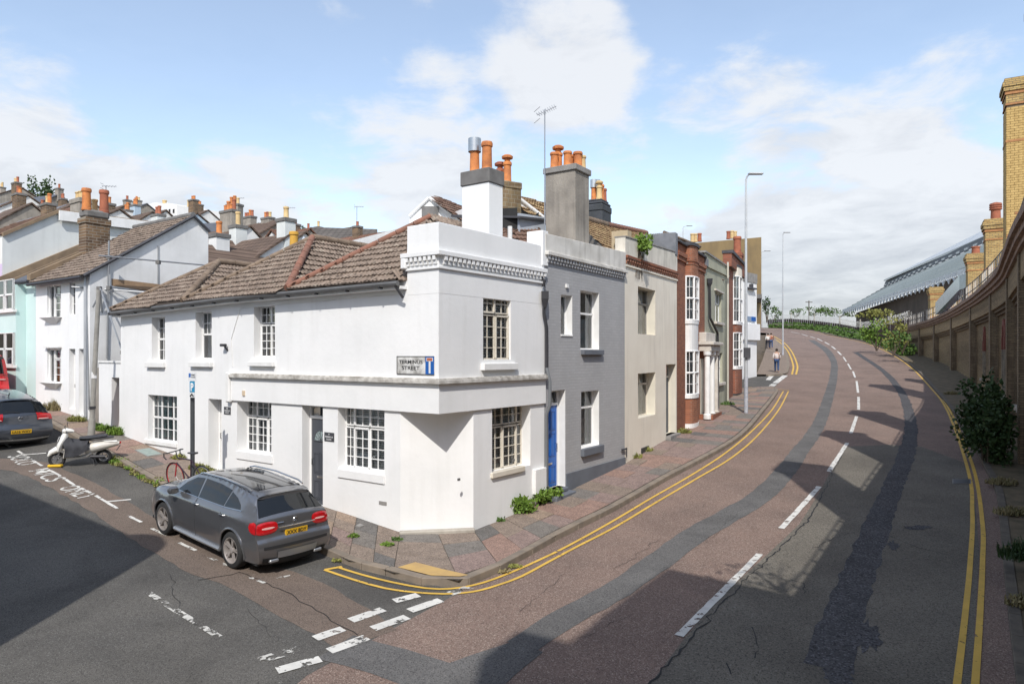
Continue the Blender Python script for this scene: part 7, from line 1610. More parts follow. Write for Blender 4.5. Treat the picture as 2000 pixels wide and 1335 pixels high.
    for xc in (1.35, -1.35):
        for s in (1, -1):
            c = Vector((xc * sx, s * .80 * sy, .345)); ax_ = Vector((0, s, 0)); R_ = .345; r1 = .245
            m = MB(); m.lathe(c, [(r1, -.11), (R_ - .03, -.115), (R_, -.085), (R_, .065), (R_ - .012, .085), (R_ - .035, .10), (r1 + .01, .105), (r1, .095)], 36, ax_, cap=False); w = m.build('wheel', TY, t, smooth=True, angle=50)
            m = MB(); m.lathe(c, [(r1, .10), (r1 - .012, .10), (r1 - .025, .06), (r1 - .03, -.05)], 36, ax_, cap=False); m.build('rim_lip', RIM, w, smooth=True)
            m = MB(); m.lathe(c, [(.225, .0), (.02, .0)], 24, ax_, cap=False); m.build('brake_disc', DRK, w, recalc=False)
            m = MB(); a = ax_.orthogonal().normalized(); b = ax_.cross(a)
            for k in range(5):
                for dk in (-.13, .13):
                    th = 2 * math.pi * k / 5 + .3; e = a * math.cos(th) + b * math.sin(th); e2 = a * math.cos(th + dk) + b * math.sin(th + dk); tt = ax_.cross(e2).normalized()
                    p0 = c + e * .045 + ax_ * .075; p1 = c + e2 * (r1 - .008) + ax_ * .088
                    m.hexa([p0 - tt * .016, p0 + tt * .016, p1 + tt * .013, p1 - tt * .013] + [p + ax_ * -.035 for p in (p0 - tt * .016, p0 + tt * .016, p1 + tt * .013, p1 - tt * .013)])
            m.build('spokes', RIM, w)
            m = MB(); m.lathe(c, [(.06, .04), (.055, .085), (.03, .09)], 16, ax_); m.build('hub', RIM, w, smooth=True)
    # rear end
    RED = M('tail_light_red', (.50, .008, .012), (.35, .005, .008), sc=14, rough=.12, coat=1.0); REDL = M('tail_light_clear', (.75, .45, .42), rough=.1, coat=1.0)
    i5, i7 = idx[5], idx[7]
    for s in (1, -1):
        m = MB()
        if style == 'van': over(i5, idx[8], .86 * s, 1.0 * s, .012, m, 3); fill([(-2.09, .86), (-2.0, .86), (-1.95, 1.4), (-2.0, 1.42)], .06, .010, s, m)
        elif style == 'suv': patch(idx[5] + .6, .77 * s, 2.3, .29, .022, m); fill([(-2.115, .80), (-1.99, .80), (-1.91, .84), (-1.88, .91), (-1.91, .98), (-2.0, 1.01), (-2.07, .99)], .04, .016, s, m)
        else: over(idx[5], idx[6] + 1, .52 * s, 1.0 * s, .014, m, 8); fill([(-2.10, .88), (-1.86, .92), (-1.84, .96), (-1.9, 1.0), (-2.06, 1.02)], .05, .012, s, m)
        o = m.build('tail_light', RED, t, smooth=True)
        m = MB(); patch(idx[5] + .5, .72 * s, .45, .19, .027, m); m.build('tail_light_lens', REDL, o, smooth=True, recalc=False)
        if style == 'suv':
            m = MB(); p = V(-2.235, s * .52, .30); m.hexa([p + V(a, b, c) for c in (-.03, .03) for a, b in ((-.03, -.10), (.1, -.10), (.1, .10), (-.03, .10))]); m.build('exhaust_tip', ALUM, t, bevel=.015)
    m = MB(); over(idx[0], idx[1] + 1, -.92, .92, .012, m); m.build('diffuser', BP, t, smooth=True, recalc=False)
    if style == 'suv':
        m = MB(); over(idx[1] + 1, idx[2], -.55, .55, .02, m); m.build('skid_plate', ALUM, t, smooth=True, recalc=False)
        m = MB(); over(idx[2] + 1, idx[2] + 2, -.88, .88, .008, m); m.build('bumper_crease', BP, t, smooth=True, recalc=False)
        m = MB(); m.tube([V(-2.165 - .075 * (1 - abs(y) ** 2.4), y * .84, .895) for y in np.linspace(-.52, .52, 9)], .011, 5); m.build('boot_trim', CHROME, t)
        m = MB(); e = V(-2.165, 0, .965); n_ = 20; m.tube([e + V(0, .05 * math.cos(a), .05 * math.sin(a)) for a in np.linspace(0, 2 * math.pi, n_)], .006, 5)
        for a in (1.571, 3.665, 5.76): m.tube([e, e + V(0, .048 * math.cos(a), .048 * math.sin(a))], .005, 4)
        m.build('badge', CHROME, t)
        m = MB(); m.tube([V(-2.19 + .02, .28, .965), V(-2.185 + .02, .42, .965)], .008, 4); m.build('model_lettering', CHROME, t)
    elif style == 'hatch':
        m = MB(); e = V(-2.17, 0, .93); m.tube([e + V(0, .055 * math.cos(a), .055 * math.sin(a)) for a in np.linspace(0, 2 * math.pi, 20)], .007, 5); m.tube([e + V(0, -.035, .035), e + V(0, 0, -.04), e + V(0, .035, .035)], .006, 4); m.build('badge', CHROME, t)
        m = MB(); over(idx[1], idx[1] + 1, -.95, .95, .016, m); m.build('bumper_trim', CHROME, t, smooth=True, recalc=False)
        m = MB(); p = V(-1.2, 0, 1.47); m.tube([p, p + V(-.06, 0, .1)], .015, 5); m.build('roof_fin', BP, t)
    m = MB(); over(idx[9], idx[9] + 3, -.98, .98, .03, m); m.build('spoiler', paint, t, smooth=True, recalc=False)
    m = MB(); m.tube([V(-2.095, 0, 1.09), V(-2.06, .12, 1.12), V(-2.03, .36, 1.13)], .010, 4); m.build('rear_wiper', BP, t)
    if plate:
        PY = M('yellow_number_plate', (.72, .42, .02), rough=.4); zp = .765 if style == 'suv' else .56; xp = -2.225 if style == 'suv' else -2.275
        xq = -2.218 if style == 'suv' else -2.292
        m = MB(); m.hexa([V(xq - .008, a * .26, zp + b * .055) for a, b in ((-1, -1), (1, -1), (1, 1), (-1, 1))] + [V(xq + .02, a * .26, zp + b * .055) for a, b in ((-1, -1), (1, -1), (1, 1), (-1, 1))]); o = m.build('number_plate', PY, t)
        m = MB(); text_on(m, plate, V(xq - .011, .235, zp - .037), V(0, -.47, 0), V(0, 0, .074), .025); m.build('plate_lettering', BTXT, o, recalc=False)
    # headlights and grille at the front
    for s in (1, -1): m = MB(); over(idx[20], idx[22], .55 * s, 1.0 * s, .008, m, 6); m.build('headlight', M('headlight_glass', (.5, .52, .55), rough=.08, coat=1.0), t, smooth=True, recalc=False)
    m = MB(); over(idx[22], idx[24], -.5, .5, .008, m); m.build('grille', BP, t, recalc=False)
    return t
PAINT_G = M('metallic_grey_paint', (.215, .218, .230), (.20, .203, .215), rough=.28, metal=.75, coat=1.0, spec=.6)
PAINT_B = M('dark_grey_paint', (.060, .068, .085), rough=.3, metal=.4, coat=1.0, spec=.6)
PAINT_R = M('red_paint', (.62, .012, .018), rough=.3, coat=1.0)
car('parked_car', 'grey crossover car with red tail lights parked outside the charcoal door', 'car', PAINT_G, G(458, 1107), G(326, 1042), 'XXX 8DY', 'suv', scale=.935, sy=.91)
g0 = G(82, 854); aL = Vector((dL.x, dL.y, 0)); nrm_ = Vector((.583, .812, 0))
rr0 = Vector((g0.x, g0.y, 0)) - nrm_ * 1.60 - aL * 0; f0 = rr0 + aL * 2.66
rr0.z = zt(rr0.x, rr0.y); f0.z = zt(f0.x, f0.y)
car('parked_car', 'dark grey hatchback with round badge parked behind the white scooter', 'car', PAINT_B, rr0, f0, 'LA16 WXV', 'hatch', sx=.985, sy=.98, sz=.97, scale=.96)
r2 = Vector((g0.x, g0.y, 0)) + aL * 6.1 - nrm_ * .72; f2 = r2 + aL * 2.7; r2.z = zt(r2.x, r2.y) + .05; f2.z = zt(f2.x, f2.y) + .05
car('parked_van', 'bright red van at the left edge, half hidden by the dark hatchback', 'van', PAINT_R, r2, f2, None, 'van', sx=1.0, sy=.97, sz=1.17)

# ============================================================ white scooter
def ell_tube(mb, secs, n=14):
    """secs: (centre, half width y, half height in the section plane, direction)"""
    rings = []
    for i, (c, a, b) in enumerate(secs):
        c = Vector(c); t = (Vector(secs[min(i + 1, len(secs) - 1)][0]) - Vector(secs[max(i - 1, 0)][0])).normalized(); y = Vector((0, 1, 0)); u = t.cross(y).normalized()
        rings.append([c + y * a * math.cos(2 * math.pi * k / n) + u * b * math.sin(2 * math.pi * k / n) for k in range(n)])
    vs = [p for r_ in rings for p in r_]; fs = [(i * n + k, i * n + (k + 1) % n, (i + 1) * n + (k + 1) % n, (i + 1) * n + k) for i in range(len(secs) - 1) for k in range(n)]
    fs += [tuple(range(n)), tuple((len(secs) - 1) * n + k for k in range(n))]; mb.mesh(vs, fs)
pF, pB = G(112, 911), G(203, 905); pB = pF + (pB - pF).normalized() * 1.04; pB.z = zt(pB.x, pB.y)
X = (pF - pB).normalized(); Yv = Vector((0, 0, 1)).cross(X).normalized(); Z = X.cross(Yv); Z = (Z + Yv * .06).normalized(); Yv = Z.cross(X)
sc_ = thing('scooter', pB, 'white scooter with dark weatherproof apron and learner plate, parked in the motorcycle bay', 'scooter', local=True); sc_.rotation_euler = Matrix((X, Yv, Z)).transposed().to_4x4().to_euler(); sc_.scale = (.87, .87, .87)
SW = M('scooter_white', (.80, .79, .75), rough=.3, coat=.8); SBEI = M('scooter_cream', (.68, .65, .59), rough=.35, coat=.6); APR = M('apron_fabric', (.055, .057, .065), (.035, .036, .042), sc=6, rough=.85, bump=.4, bsc=12)
TYM = M('tyre_rubber', (.022, .022, .023)); RIMS = M('scooter_rim', (.3, .3, .31), rough=.35, metal=.7)
for x, nm in ((0, 'rear'), (1.20, 'front')):
    c = Vector((x, 0, .225)); ax_ = Vector((0, 1, 0)); m = MB(); m.lathe(c, [(.14, -.045), (.19, -.06), (.222, -.035), (.225, 0), (.222, .035), (.19, .06), (.14, .045)], 28, ax_, cap=False); w = m.build('wheel', TYM, sc_, smooth=True)
    m = MB(); m.lathe(c, [(.145, -.04), (.13, -.045), (.125, 0), (.13, .045), (.145, .04)], 28, ax_, cap=False)
    for k in range(5): th = k * 1.2566; e = Vector((math.cos(th), 0, math.sin(th))); m.tube([c, c + e * .135], .014, 5)
    m.lathe(c, [(.04, -.05), (.04, .05)], 12, ax_); m.build('rim', RIMS, w)
m = MB(); ell_tube(m, [((1.42, 0, .34), .05, .03), ((1.35, 0, .44), .11, .08), ((1.20, 0, .52), .14, .10), ((1.05, 0, .55), .13, .07), ((.98, 0, .52), .05, .03)]); m.build('mudguard', SW, sc_, smooth=True)
m = MB(); m.tube([(1.20, .07, .225), (1.12, .07, .5), (.99, 0, .98)], .022, 6); m.build('fork', RIMS, sc_)
m = MB(); ell_tube(m, [((1.15, 0, .48), .17, .07), ((1.12, 0, .60), .23, .10), ((1.05, 0, .78), .22, .10), ((.99, 0, .93), .14, .09), ((.97, 0, 1.0), .07, .06)]); m.build('leg_shield', SW, sc_, smooth=True)
m = MB(); ell_tube(m, [((1.02, 0, .27), .17, .035), ((.98, 0, .50), .18, .03), ((1.06, 0, .56), .15, .03)]); m.build('inner_shield', SBEI, sc_, smooth=True)
m = MB(); ell_tube(m, [((1.04, 0, 1.05), .03, .03), ((1.02, 0, 1.06), .08, .07), ((.94, 0, 1.08), .11, .075), ((.82, 0, 1.06), .09, .055), ((.76, 0, 1.04), .05, .03)]); h_ = m.build('headset', SW, sc_, smooth=True)
m = MB(); m.lathe((1.035, 0, 1.05), [(.065, 0), (.06, .02), (.02, .03)], 16, Vector((1, 0, 0))); m.build('headlight', M('lamp_glass', (.6, .62, .64), rough=.1, coat=1), h_, smooth=True)
m = MB(); m.tube([(.90, -.36, 1.04), (.93, -.2, 1.06), (.93, .2, 1.06), (.90, .36, 1.04)], .016, 6); m.build('handlebar', BLACKM, sc_)
for s in (1, -1):
    m = MB(); m.tube([(.93, s * .24, 1.07), (.95, s * .28, 1.20)], .006, 5); m.lathe((.955, s * .29, 1.24), [(.045, -.008), (.05, 0), (.045, .008)], 12, Vector((1, 0, .2)).normalized()); m.build('mirror', BLACKM, sc_)
m = MB(); ell_tube(m, [((1.0, 0, .28), .14, .03), ((.6, 0, .27), .17, .03), ((.42, 0, .30), .17, .05), ((.30, 0, .38), .15, .05)]); m.build('floorboard', SBEI, sc_, smooth=True)
m = MB(); ell_tube(m, [((.50, 0, .42), .12, .12), ((.36, 0, .50), .19, .16), ((.12, 0, .56), .215, .155), ((-.12, 0, .60), .19, .13), ((-.32, 0, .62), .12, .09), ((-.42, 0, .61), .05, .05)]); m.build('rear_cowl', SBEI, sc_, smooth=True)
m = MB(); ell_tube(m, [((-.02, 0, .695), .15, .03), ((-.2, 0, .70), .15, .03), ((-.36, 0, .68), .10, .03)]); m.build('tail_panel', SW, sc_, smooth=True)
m = MB(); ell_tube(m, [((.52, 0, .74), .07, .03), ((.40, 0, .78), .14, .05), ((.15, 0, .80), .16, .055), ((-.1, 0, .82), .15, .05), ((-.28, 0, .82), .08, .03)]); m.build('seat', BLACKM, sc_, smooth=True)
m = MB(); ell_tube(m, [((-.43, 0, .64), .03, .05), ((-.465, 0, .62), .025, .03)]); m.build('tail_light', RED_ if False else M('tail_light_red', (.5, .01, .01)), sc_, smooth=True)
m = MB(); m.hexa([Vector(p) for p in ((-.36, -.09, .40), (-.34, -.09, .40), (-.34, .09, .40), (-.36, .09, .40), (-.46, -.09, .56), (-.44, -.09, .56), (-.44, .09, .56), (-.46, .09, .56))]); m.build('rear_plate', BLACKM, sc_)
m = MB(); m.tube([(.02, .12, .22), (-.05, .14, .25), (.34, .13, .27)], .05, 8); m.tube([(.3, .1, .3), (.24, .18, .03)], .015, 5); m.tube([(.3, -.1, .3), (.24, -.18, .03)], .015, 5); m.build('engine_and_stand', BLACKM, sc_)
# apron: sheet hung over the footwell from the leg shield to the seat
vs = []; NU, NV = 10, 8; rnd_ = random.Random(4)
for s in (1, -1):
    for i in range(NU + 1):
        u = i / NU; x = 1.0 - u * .62; ztop = .92 - .10 * u - .06 * math.sin(u * 3.1); zb = .30 + .28 * max(0, u - .35) + .02 * math.sin(u * 9)
        for j in range(NV + 1):
            v = j / NV; y = s * (.02 + .235 * min(1, (v * 2.2)) ** .5 + .012 * math.sin(u * 13 + v * 4)); z = ztop + (zb - ztop) * v; vs.append(Vector((x + .02 * math.sin(v * 7 + u * 5), y, z)))
k = (NU + 1) * (NV + 1); fs = []
for s in (0, 1):
    for i in range(NU):
        for j in range(NV): a = s * k + i * (NV + 1) + j; fs.append((a, a + 1, a + NV + 2, a + NV + 1))
m = MB(); m.mesh(vs, fs)
top_ = [(i * (NV + 1), k + i * (NV + 1)) for i in range(NU + 1)]
fr_ = [(j, k + j) for j in range(NV + 1)]
for a, b in zip(top_[:-1], top_[1:]): m.mesh([vs[a[0]], vs[a[1]], vs[b[1]], vs[b[0]]], [(0, 1, 2, 3)])
for a, b in zip(fr_[:-1], fr_[1:]): m.mesh([vs[a[0]], vs[a[1]], vs[b[1]], vs[b[0]]], [(0, 1, 2, 3)])
m.build('weather_apron', APR, sc_, smooth=True, recalc=True, angle=80)
m = MB(); ell_tube(m, [((.62, 0, .84), .15, .03), ((.42, 0, .83), .18, .06), ((.1, 0, .86), .18, .05), ((-.1, 0, .88), .15, .04)]); m.build('seat_cover', APR, sc_, smooth=True)
m = MB(); P0, P1, P2, P3 = (Vector((1.165, .06, .78)), Vector((1.165, .17, .78)), Vector((1.12, .16, .91)), Vector((1.12, .05, .91))); m.hexa([P0, P1, P2, P3] + [p + Vector((.012, .004, 0)) for p in (P0, P1, P2, P3)]); lp = m.build('learner_plate', WTXT, sc_)
m = MB(); text_on(m, 'L', Vector((1.176, .145, .795)), Vector((0, -.06, 0)), Vector((-.036, 0, .10)), .03); m.build('letter_L', SRED, lp, recalc=False)
t = thing('wheel_lock', pF, 'yellow disc lock on the ground under the front wheel of the scooter', 'lock'); m = MB(); m.box(pF + Vector((-.02, -.05, .0)), .34, .14, .07, .1); m.build('lock_body', M('yellow_plastic', (.75, .48, .03), rough=.4), t, bevel=.02); m = MB(); m.tube([pF + Vector((-.14, -.05, .06)), pF + Vector((-.12, -.06, .22)), pF + Vector((-.05, -.06, .26))], .018, 6); m.build('shackle', CHROME, t)

# ============================================================ bicycle, poles, signs, lamps
def bicycle(base, heading, lean, label):
    t = thing('bicycle', base, label, 'bicycle', local=True); X = Vector((math.cos(heading), math.sin(heading), 0)); Z = (Vector((0, 0, 1)) + Vector((-X.y, X.x, 0)) * lean).normalized(); Yv = Z.cross(X); t.rotation_euler = Matrix((X, Yv, Z)).transposed().to_4x4().to_euler()
    RF = M('red_bike_paint', (.48, .02, .03), rough=.3, coat=.8); DF = M('dark_bike_frame', (.05, .03, .05), rough=.35)
    for x in (-.5, .5):
        m = MB(); c = Vector((x, 0, .34)); m.tube([c + Vector((.325 * math.cos(a), 0, .325 * math.sin(a))) for a in np.linspace(0, 6.283, 29)], .016, 6); w = m.build('wheel', TYM, t, smooth=True)
        m = MB(); m.tube([c + Vector((.30 * math.cos(a), 0, .30 * math.sin(a))) for a in np.linspace(0, 6.283, 29)], .010, 5); m.build('rim', RF if x > 0 else ALUM, w, smooth=True)
        m = MB()
        for k in range(14): a = k * .4488; m.tube([c + Vector((0, .02 * (-1) ** k, 0)), c + Vector((.30 * math.cos(a), 0, .30 * math.sin(a)))], .0016, 3)
        m.build('spokes', ALUM, w)
    J = {k: Vector(v) for k, v in dict(hd=(.36, 0, .80), hb=(.39, 0, .68), st=(-.17, 0, .84), sb=(-.15, 0, .78), bb=(-.05, 0, .30), rw=(-.5, 0, .34), fw=(.5, 0, .34)).items()}
    for a, b, nm, mt in (('hd', 'sb', 'top_tube', DF), ('hb', 'bb', 'down_tube', DF), ('sb', 'bb', 'seat_tube', DF), ('rw', 'bb', 'chain_stay', DF), ('rw', 'sb', 'seat_stay', DF), ('hb', 'fw', 'fork', RF)): m = MB(); m.tube([J[a], J[b]], .016, 6); m.build(nm, mt, t)
    m = MB(); m.tube([(-.17, 0, .78), (-.19, 0, .93)], .012, 5); m.hexa([Vector(p) for p in ((-.34, -.07, .93), (-.34, .07, .93), (-.06, .02, .93), (-.06, -.02, .93), (-.34, -.07, .97), (-.34, .07, .97), (-.06, .02, .96), (-.06, -.02, .96))]); m.build('saddle', BLACKM, t, bevel=.01)
    m = MB(); m.tube([(.36, 0, .78), (.37, 0, .93), (.41, 0, .95)], .013, 5); m.tube([(.41, -.21, .95), (.41, .21, .95)], .014, 5)
    for s in (-1, 1): m.tube([(.41, s * .21, .95), (.52, s * .21, .94), (.53, s * .21, .85), (.45, s * .21, .80)], .015, 5)
    m.build('handlebar', BLACKM, t); m = MB(); m.lathe((-.05, .03, .30), [(.09, -.005), (.09, .005)], 16, Vector((0, 1, 0))); m.tube([(-.05, .05, .30), (.05, .07, .16)], .01, 4); m.build('crank', DF, t)
    return t
pp = G(376, 957, KH)
hB = math.atan2(dL.y, dL.x)
b0_ = pp + Vector((.02, -.14, 0)); b0_.z = zt(b0_.x, b0_.y) + KH; bicycle(b0_, hB + .12, .12, 'red and dark racing bicycle leaning on the parking sign post')
post = thing('parking_sign_post', pp, 'dark post carrying a blue parking sign and white plates by the bicycle', 'sign post')
ztop = CZ + (HY - 728) / FPX * pp.y
m = MB(); m.tube([pp, (pp.x, pp.y, ztop)], .05, 10); m.build('post', M('dark_grey_post', (.06, .065, .07), rough=.6), post, smooth=True)
Fp = F(Vector((pp.x - .5, pp.y)) , Vector((pp.x + .5, pp.y - .12))); Fp.a -= Fp.n * -.06
def pz(y): return CZ + (HY - y) / FPX * (pp.y - .06)
WPL = M('white_sign_plate', (.66, .68, .70), rough=.4); PBL = M('parking_blue', (.03, .25, .45), rough=.35)
def pplate(name, x0, x1, y0, y1, mt, parent, th=.012, w=.0):
    m = MB(); Fp.box(m, Fp.u(x0), Fp.u(x1), w, w + th, pz(y1), pz(y0)); return m.build(name, mt, parent)
s1 = pplate('permit_plate', 368, 383, 727, 743.5, WPL, post); pplate('symbol', 369.5, 373, 728.5, 736, BLUE, s1, .006, .012); m = MB(); text_on(m, 'PERMIT', Fp.P(Fp.u(374), .02, pz(733)), Fp.P(Fp.u(382), .02, pz(733)) - Fp.P(Fp.u(374), .02, pz(733)), Vector((0, 0, pz(730) - pz(733)))); m.build('lettering', BTXT, s1, recalc=False)
m = MB(); text_on(m, 'HOLDERS', Fp.P(Fp.u(374), .02, pz(737)), Fp.P(Fp.u(382), .02, pz(737)) - Fp.P(Fp.u(374), .02, pz(737)), Vector((0, 0, pz(734.5) - pz(737)))); m.build('lettering', BTXT, s1, recalc=False)
s2 = pplate('parking_plate', 371, 380.5, 744, 765, PBL, post); m = MB(); text_on(m, 'P', Fp.P(Fp.u(373.2), .02, pz(763)), Fp.P(Fp.u(378.8), .02, pz(763)) - Fp.P(Fp.u(373.2), .02, pz(763)), Vector((0, 0, pz(747) - pz(763))), .04); m.build('letter_P', WTXT, s2, recalc=False)
s3 = pplate('lower_plate', 370, 380.5, 765.5, 775.5, WPL, post); m = MB(); m.tube([Fp.P(Fp.u(372.5), .016, pz(773)), Fp.P(Fp.u(375.2), .016, pz(768.5)), Fp.P(Fp.u(378), .016, pz(773))], .02, 4); m.build('arrow_mark', BTXT, s3)
# leaning grey pole by the gate
lp0 = G(178, 852, KH); lt = W(193, 566, lp0.y - .2); pl = thing('leaning_pole', lp0, 'weathered grey pole leaning slightly in front of the scaffolded gable', 'pole')
m = MB(); m.tube([lp0, lp0.lerp(lt, .12)], [.10, .09], 12); m.tube([lp0.lerp(lt, .12), lt], [.07, .06], 12); m.build('shaft', M('weathered_grey_pole', (.34, .33, .30), (.25, .24, .22), sc=4, rough=.8), pl, smooth=True)
m = MB(); q = lp0.lerp(lt, .40); m.lathe(q, [(.075, 0), (.075, .18)], 10); m.build('paper_notice', WTXT, pl); m = MB(); q = lp0.lerp(lt, .19); m.lathe(q, [(.085, 0), (.085, .08)], 12); m.build('strap', BLACKM, pl)
def lamp(px, py, ptop, arm, label, d=None, r=.072, right=1, group='street lamps up the hill'):
    b = G(px, py, KH) if d is None else W(px, py, d); h = (HY - ptop) / FPX * b.y + CZ - b.z; t = thing('street_lamp', b, label, 'street lamp', group); ST = M('lamp_column_grey', (.50, .52, .54), (.42, .44, .46), sc=3, rough=.5, metal=.2)
    m = MB(); m.tube([b, b + Vector((0, 0, 1.6))], r * 1.25, 12); m.build('base_section', M('stickered_column', (.46, .47, .50), (.28, .30, .36), sc=9, rough=.5), t, smooth=True); m = MB(); m.tube([b + Vector((0, 0, 1.6)), b + Vector((0, 0, h * .5)), b + Vector((0, 0, h - .15)), b + Vector((.04 * right, 0, h)), b + Vector((arm * right, -.1, h + .10))], [r, r * .85, r * .55, r * .5, r * .4], 10); m.build('column', ST, t, smooth=True)
    e = b + Vector((arm * right, -.1, h + .10)); m = MB(); m.hexa([e + Vector((a * right, c, z)) for z in (-.04, .05) for a, c in ((-.05, -.12), (.6, -.10), (.6, .10), (-.05, .12))]); m.build('lantern', ST, t, bevel=.03); return t, b, h
l1, lb, lh = lamp(1457, 806, 345, .12, 'tall grey street lamp nearest the camera with stickers round its foot, on the right-hand pavement edge')
l1['label'] = 'tallest grey street lamp, stickered at its foot, on the pavement by the brick houses'
for z_, w_ in ((.27, .3),):
    m = MB(); q = lb + Vector((.0, -.14, lh * .255)); m.hexa([q + Vector((a, b, c)) for c in (-.22, .22) for a, b in ((-.14, -.04), (.14, -.04), (.14, .04), (-.14, .04))]); m.build('sign_back', DKC, l1)
lamp(1529, 693, 456, .1, 'slim grey street lamp beyond the side street, near the bend', r=.075)[0]
lamp(1487, 640, 492, .3, 'street lamp edge behind the white wedge house', d=70, r=.08)
lamp(1334, 520, 443, .4, 'lamp top poking above the ochre gable roofs', d=75, r=.07)

# ============================================================ people
def person(base, h, heading, top, legs, label, hair=(.03, .02, .015), stride=.18):
    t = thing('person', base, label, 'person', local=True); t.rotation_euler = (0, 0, heading); k = h / 1.75; t.scale = (k, k, k)
    def skin(name, pts, edges, radii, mat, parent, sub=1):
        me = bpy.data.meshes.new(name); bm = bmesh.new(); sl = bm.verts.layers.skin.verify(); vv = []
        for p_, r_ in zip(pts, radii): v_ = bm.verts.new(p_); v_[sl].radius = (r_, r_); v_[sl].use_root = not vv; vv.append(v_)
        for e_ in edges: bm.edges.new((vv[e_[0]], vv[e_[1]]))
        bm.to_mesh(me); bm.free(); o = bpy.data.objects.new(name, me); COL.objects.link(o); o.parent = parent
        md = o.modifiers.new('skin', 'SKIN'); md.use_smooth_shade = True; s_ = o.modifiers.new('sub', 'SUBSURF'); s_.levels = sub; s_.render_levels = sub
        dg = bpy.context.evaluated_depsgraph_get(); me2 = bpy.data.meshes.new_from_object(o.evaluated_get(dg)); o.modifiers.clear(); o.data = me2; me2.materials.clear(); me2.materials.append(mat); return o
    s = stride
    J = [(0, 0, .95), (0, 0, 1.15), (0, 0, 1.40), (0, 0, 1.50), (.02, 0, 1.58), (.03, 0, 1.68), (0, .10, .90), (s * .6, .10, .50), (s, .10, .09), (s + .16, .10, .04), (0, -.10, .90), (-s * .2, -.10, .48), (-s * 1.1, -.10, .12), (-s * 1.1 + .13, -.10, .03), (0, .19, 1.40), (-.06, .24, 1.12), (.05, .25, .88), (0, -.19, 1.40), (.05, -.24, 1.12), (.2, -.22, .92)]
    E = [(0, 1), (1, 2), (2, 3), (3, 4), (4, 5), (0, 6), (6, 7), (7, 8), (8, 9), (0, 10), (10, 11), (11, 12), (12, 13), (2, 14), (14, 15), (15, 16), (2, 17), (17, 18), (18, 19)]
    Rr = [.13, .125, .14, .05, .085, .07, .09, .06, .04, .035, .09, .06, .04, .035, .055, .04, .03, .055, .04, .03]
    SK_ = M('skin', (.45, .27, .19), rough=.6); skin('body', J, E, Rr, SK_, t)
    skin('trousers', J[:1] + J[6:9] + J[10:13], [(0, 1), (1, 2), (2, 3), (0, 4), (4, 5), (5, 6)], [.145, .105, .078, .06, .105, .078, .06], legs, t)
    skin('jacket', [J[0], J[1], J[2], J[14], J[15], (J[16][0] - .02, J[16][1], .95), J[17], J[18], (J[19][0] - .04, J[19][1], .98)], [(0, 1), (1, 2), (2, 3), (3, 4), (4, 5), (2, 6), (6, 7), (7, 8)], [.145, .145, .155, .07, .055, .045, .07, .055, .045], top, t)
    m = MB(); m.lathe((-.005, 0, 1.64), [(.085, -.06), (.10, .0), (.095, .06), (.05, .115), (.01, .125)], 12); m.build('hair', M('hair_%d' % int(hair[0] * 1000), hair, rough=.8), t, smooth=True)
    return t
JEAN = M('blue_jeans', (.035, .07, .16), rough=.9); PALE = M('pale_top', (.62, .55, .52), rough=.9); DKT = M('dark_clothes', (.03, .03, .045), rough=.9); RUST = M('rust_top', (.30, .10, .06), rough=.9)
person(G(1517, 727, KH), 1.75, math.radians(70), PALE, JEAN, 'person in blue jeans and pale top walking away beyond the side street')
person(G(1500, 681, KH), 1.7, math.radians(75), M('white_shirt', (.7, .7, .68), rough=.9), DKT, 'person in a white shirt walking beside the white wedge house')
person(G(1506, 681, KH), 1.72, math.radians(75), RUST, JEAN, 'person in a rust top beside the one in a white shirt', (.05, .03, .02))

# ============================================================ plants and small things
def px_ground(px, py, dz=KH): return G(px, py, dz)
W_ = [((1013, 1000), .30, .42, 620, LEAFB, 'near end of the big bright weed clump below the meter box'), ((1040, 985), .36, .50, 900, LEAFB, 'middle of the big bright weed clump below the meter box'), ((1070, 975), .26, .40, 520, LEAFB, 'far end of the weed clump beside the blue door step'),
      ((977, 1017), .10, .14, 90, LEAFG, 'tiny weed at the foot of the corner house, up-street wall'), ((776, 1054), .11, .10, 90, LEAFG, 'tiny weed at the left foot of the chamfered corner'), ((756, 1064), .14, .10, 130, LEAFB, 'low weed patch between the slabs near the chamfered corner'), ((690, 1048), .12, .12, 90, LEAFB, 'weed beside the rear bumper of the grey crossover'),
      ((1232, 893), .35, .25, 260, LEAFY, 'straggly weeds at the near foot of the cream house'), ((1258, 880), .3, .22, 220, LEAFY, 'straggly weeds beside the cream house air vent'), ((1335, 845), .3, .3, 200, LEAFY, 'weeds at the foot of the round brick bay'), ((1420, 790), .4, .3, 200, LEAFG, 'weeds at the foot of the olive house pipe'),
      ((228, 848), .30, .35, 420, LEAFB, 'bright weeds under the brown gate'), ((205, 840), .30, .30, 320, LEAFB, 'bright weeds along the yard wall left of the gate'), ((190, 834), .2, .22, 200, LEAFG, 'weeds beside the dark pier'), ((150, 822), .3, .3, 240, LEAFY, 'weeds at the foot of the white house doors'), ((112, 800), .5, .55, 420, DRYG, 'dry weeds at the foot of the white gabled house'),
      ((350, 895), .25, .2, 200, LEAFY, 'weeds below the three-light ground window'), ((405, 925), .3, .3, 260, LEAFY, 'weeds beside the white door step'), ((385, 915), .25, .25, 200, LEAFY, 'weeds against the wall behind the bicycle')]
for i, ((x, y), r_, h, n, mt, l_) in enumerate(W_):
    if i < 3:
        q = px_ground(x, y); m = MB(); leaves(m, q + Vector((0, 0, h * .42)), r_ * 1.25, r_ * .8, h * .5, n * 2, .085, random.Random(i), 14); o_ = m.build('weed', mt, None, recalc=False, cat='weed', label=l_); continue
    tuft('weed', px_ground(x, y), r_, h, n, mt, l_, 60 + i)
rk_ = random.Random(5)
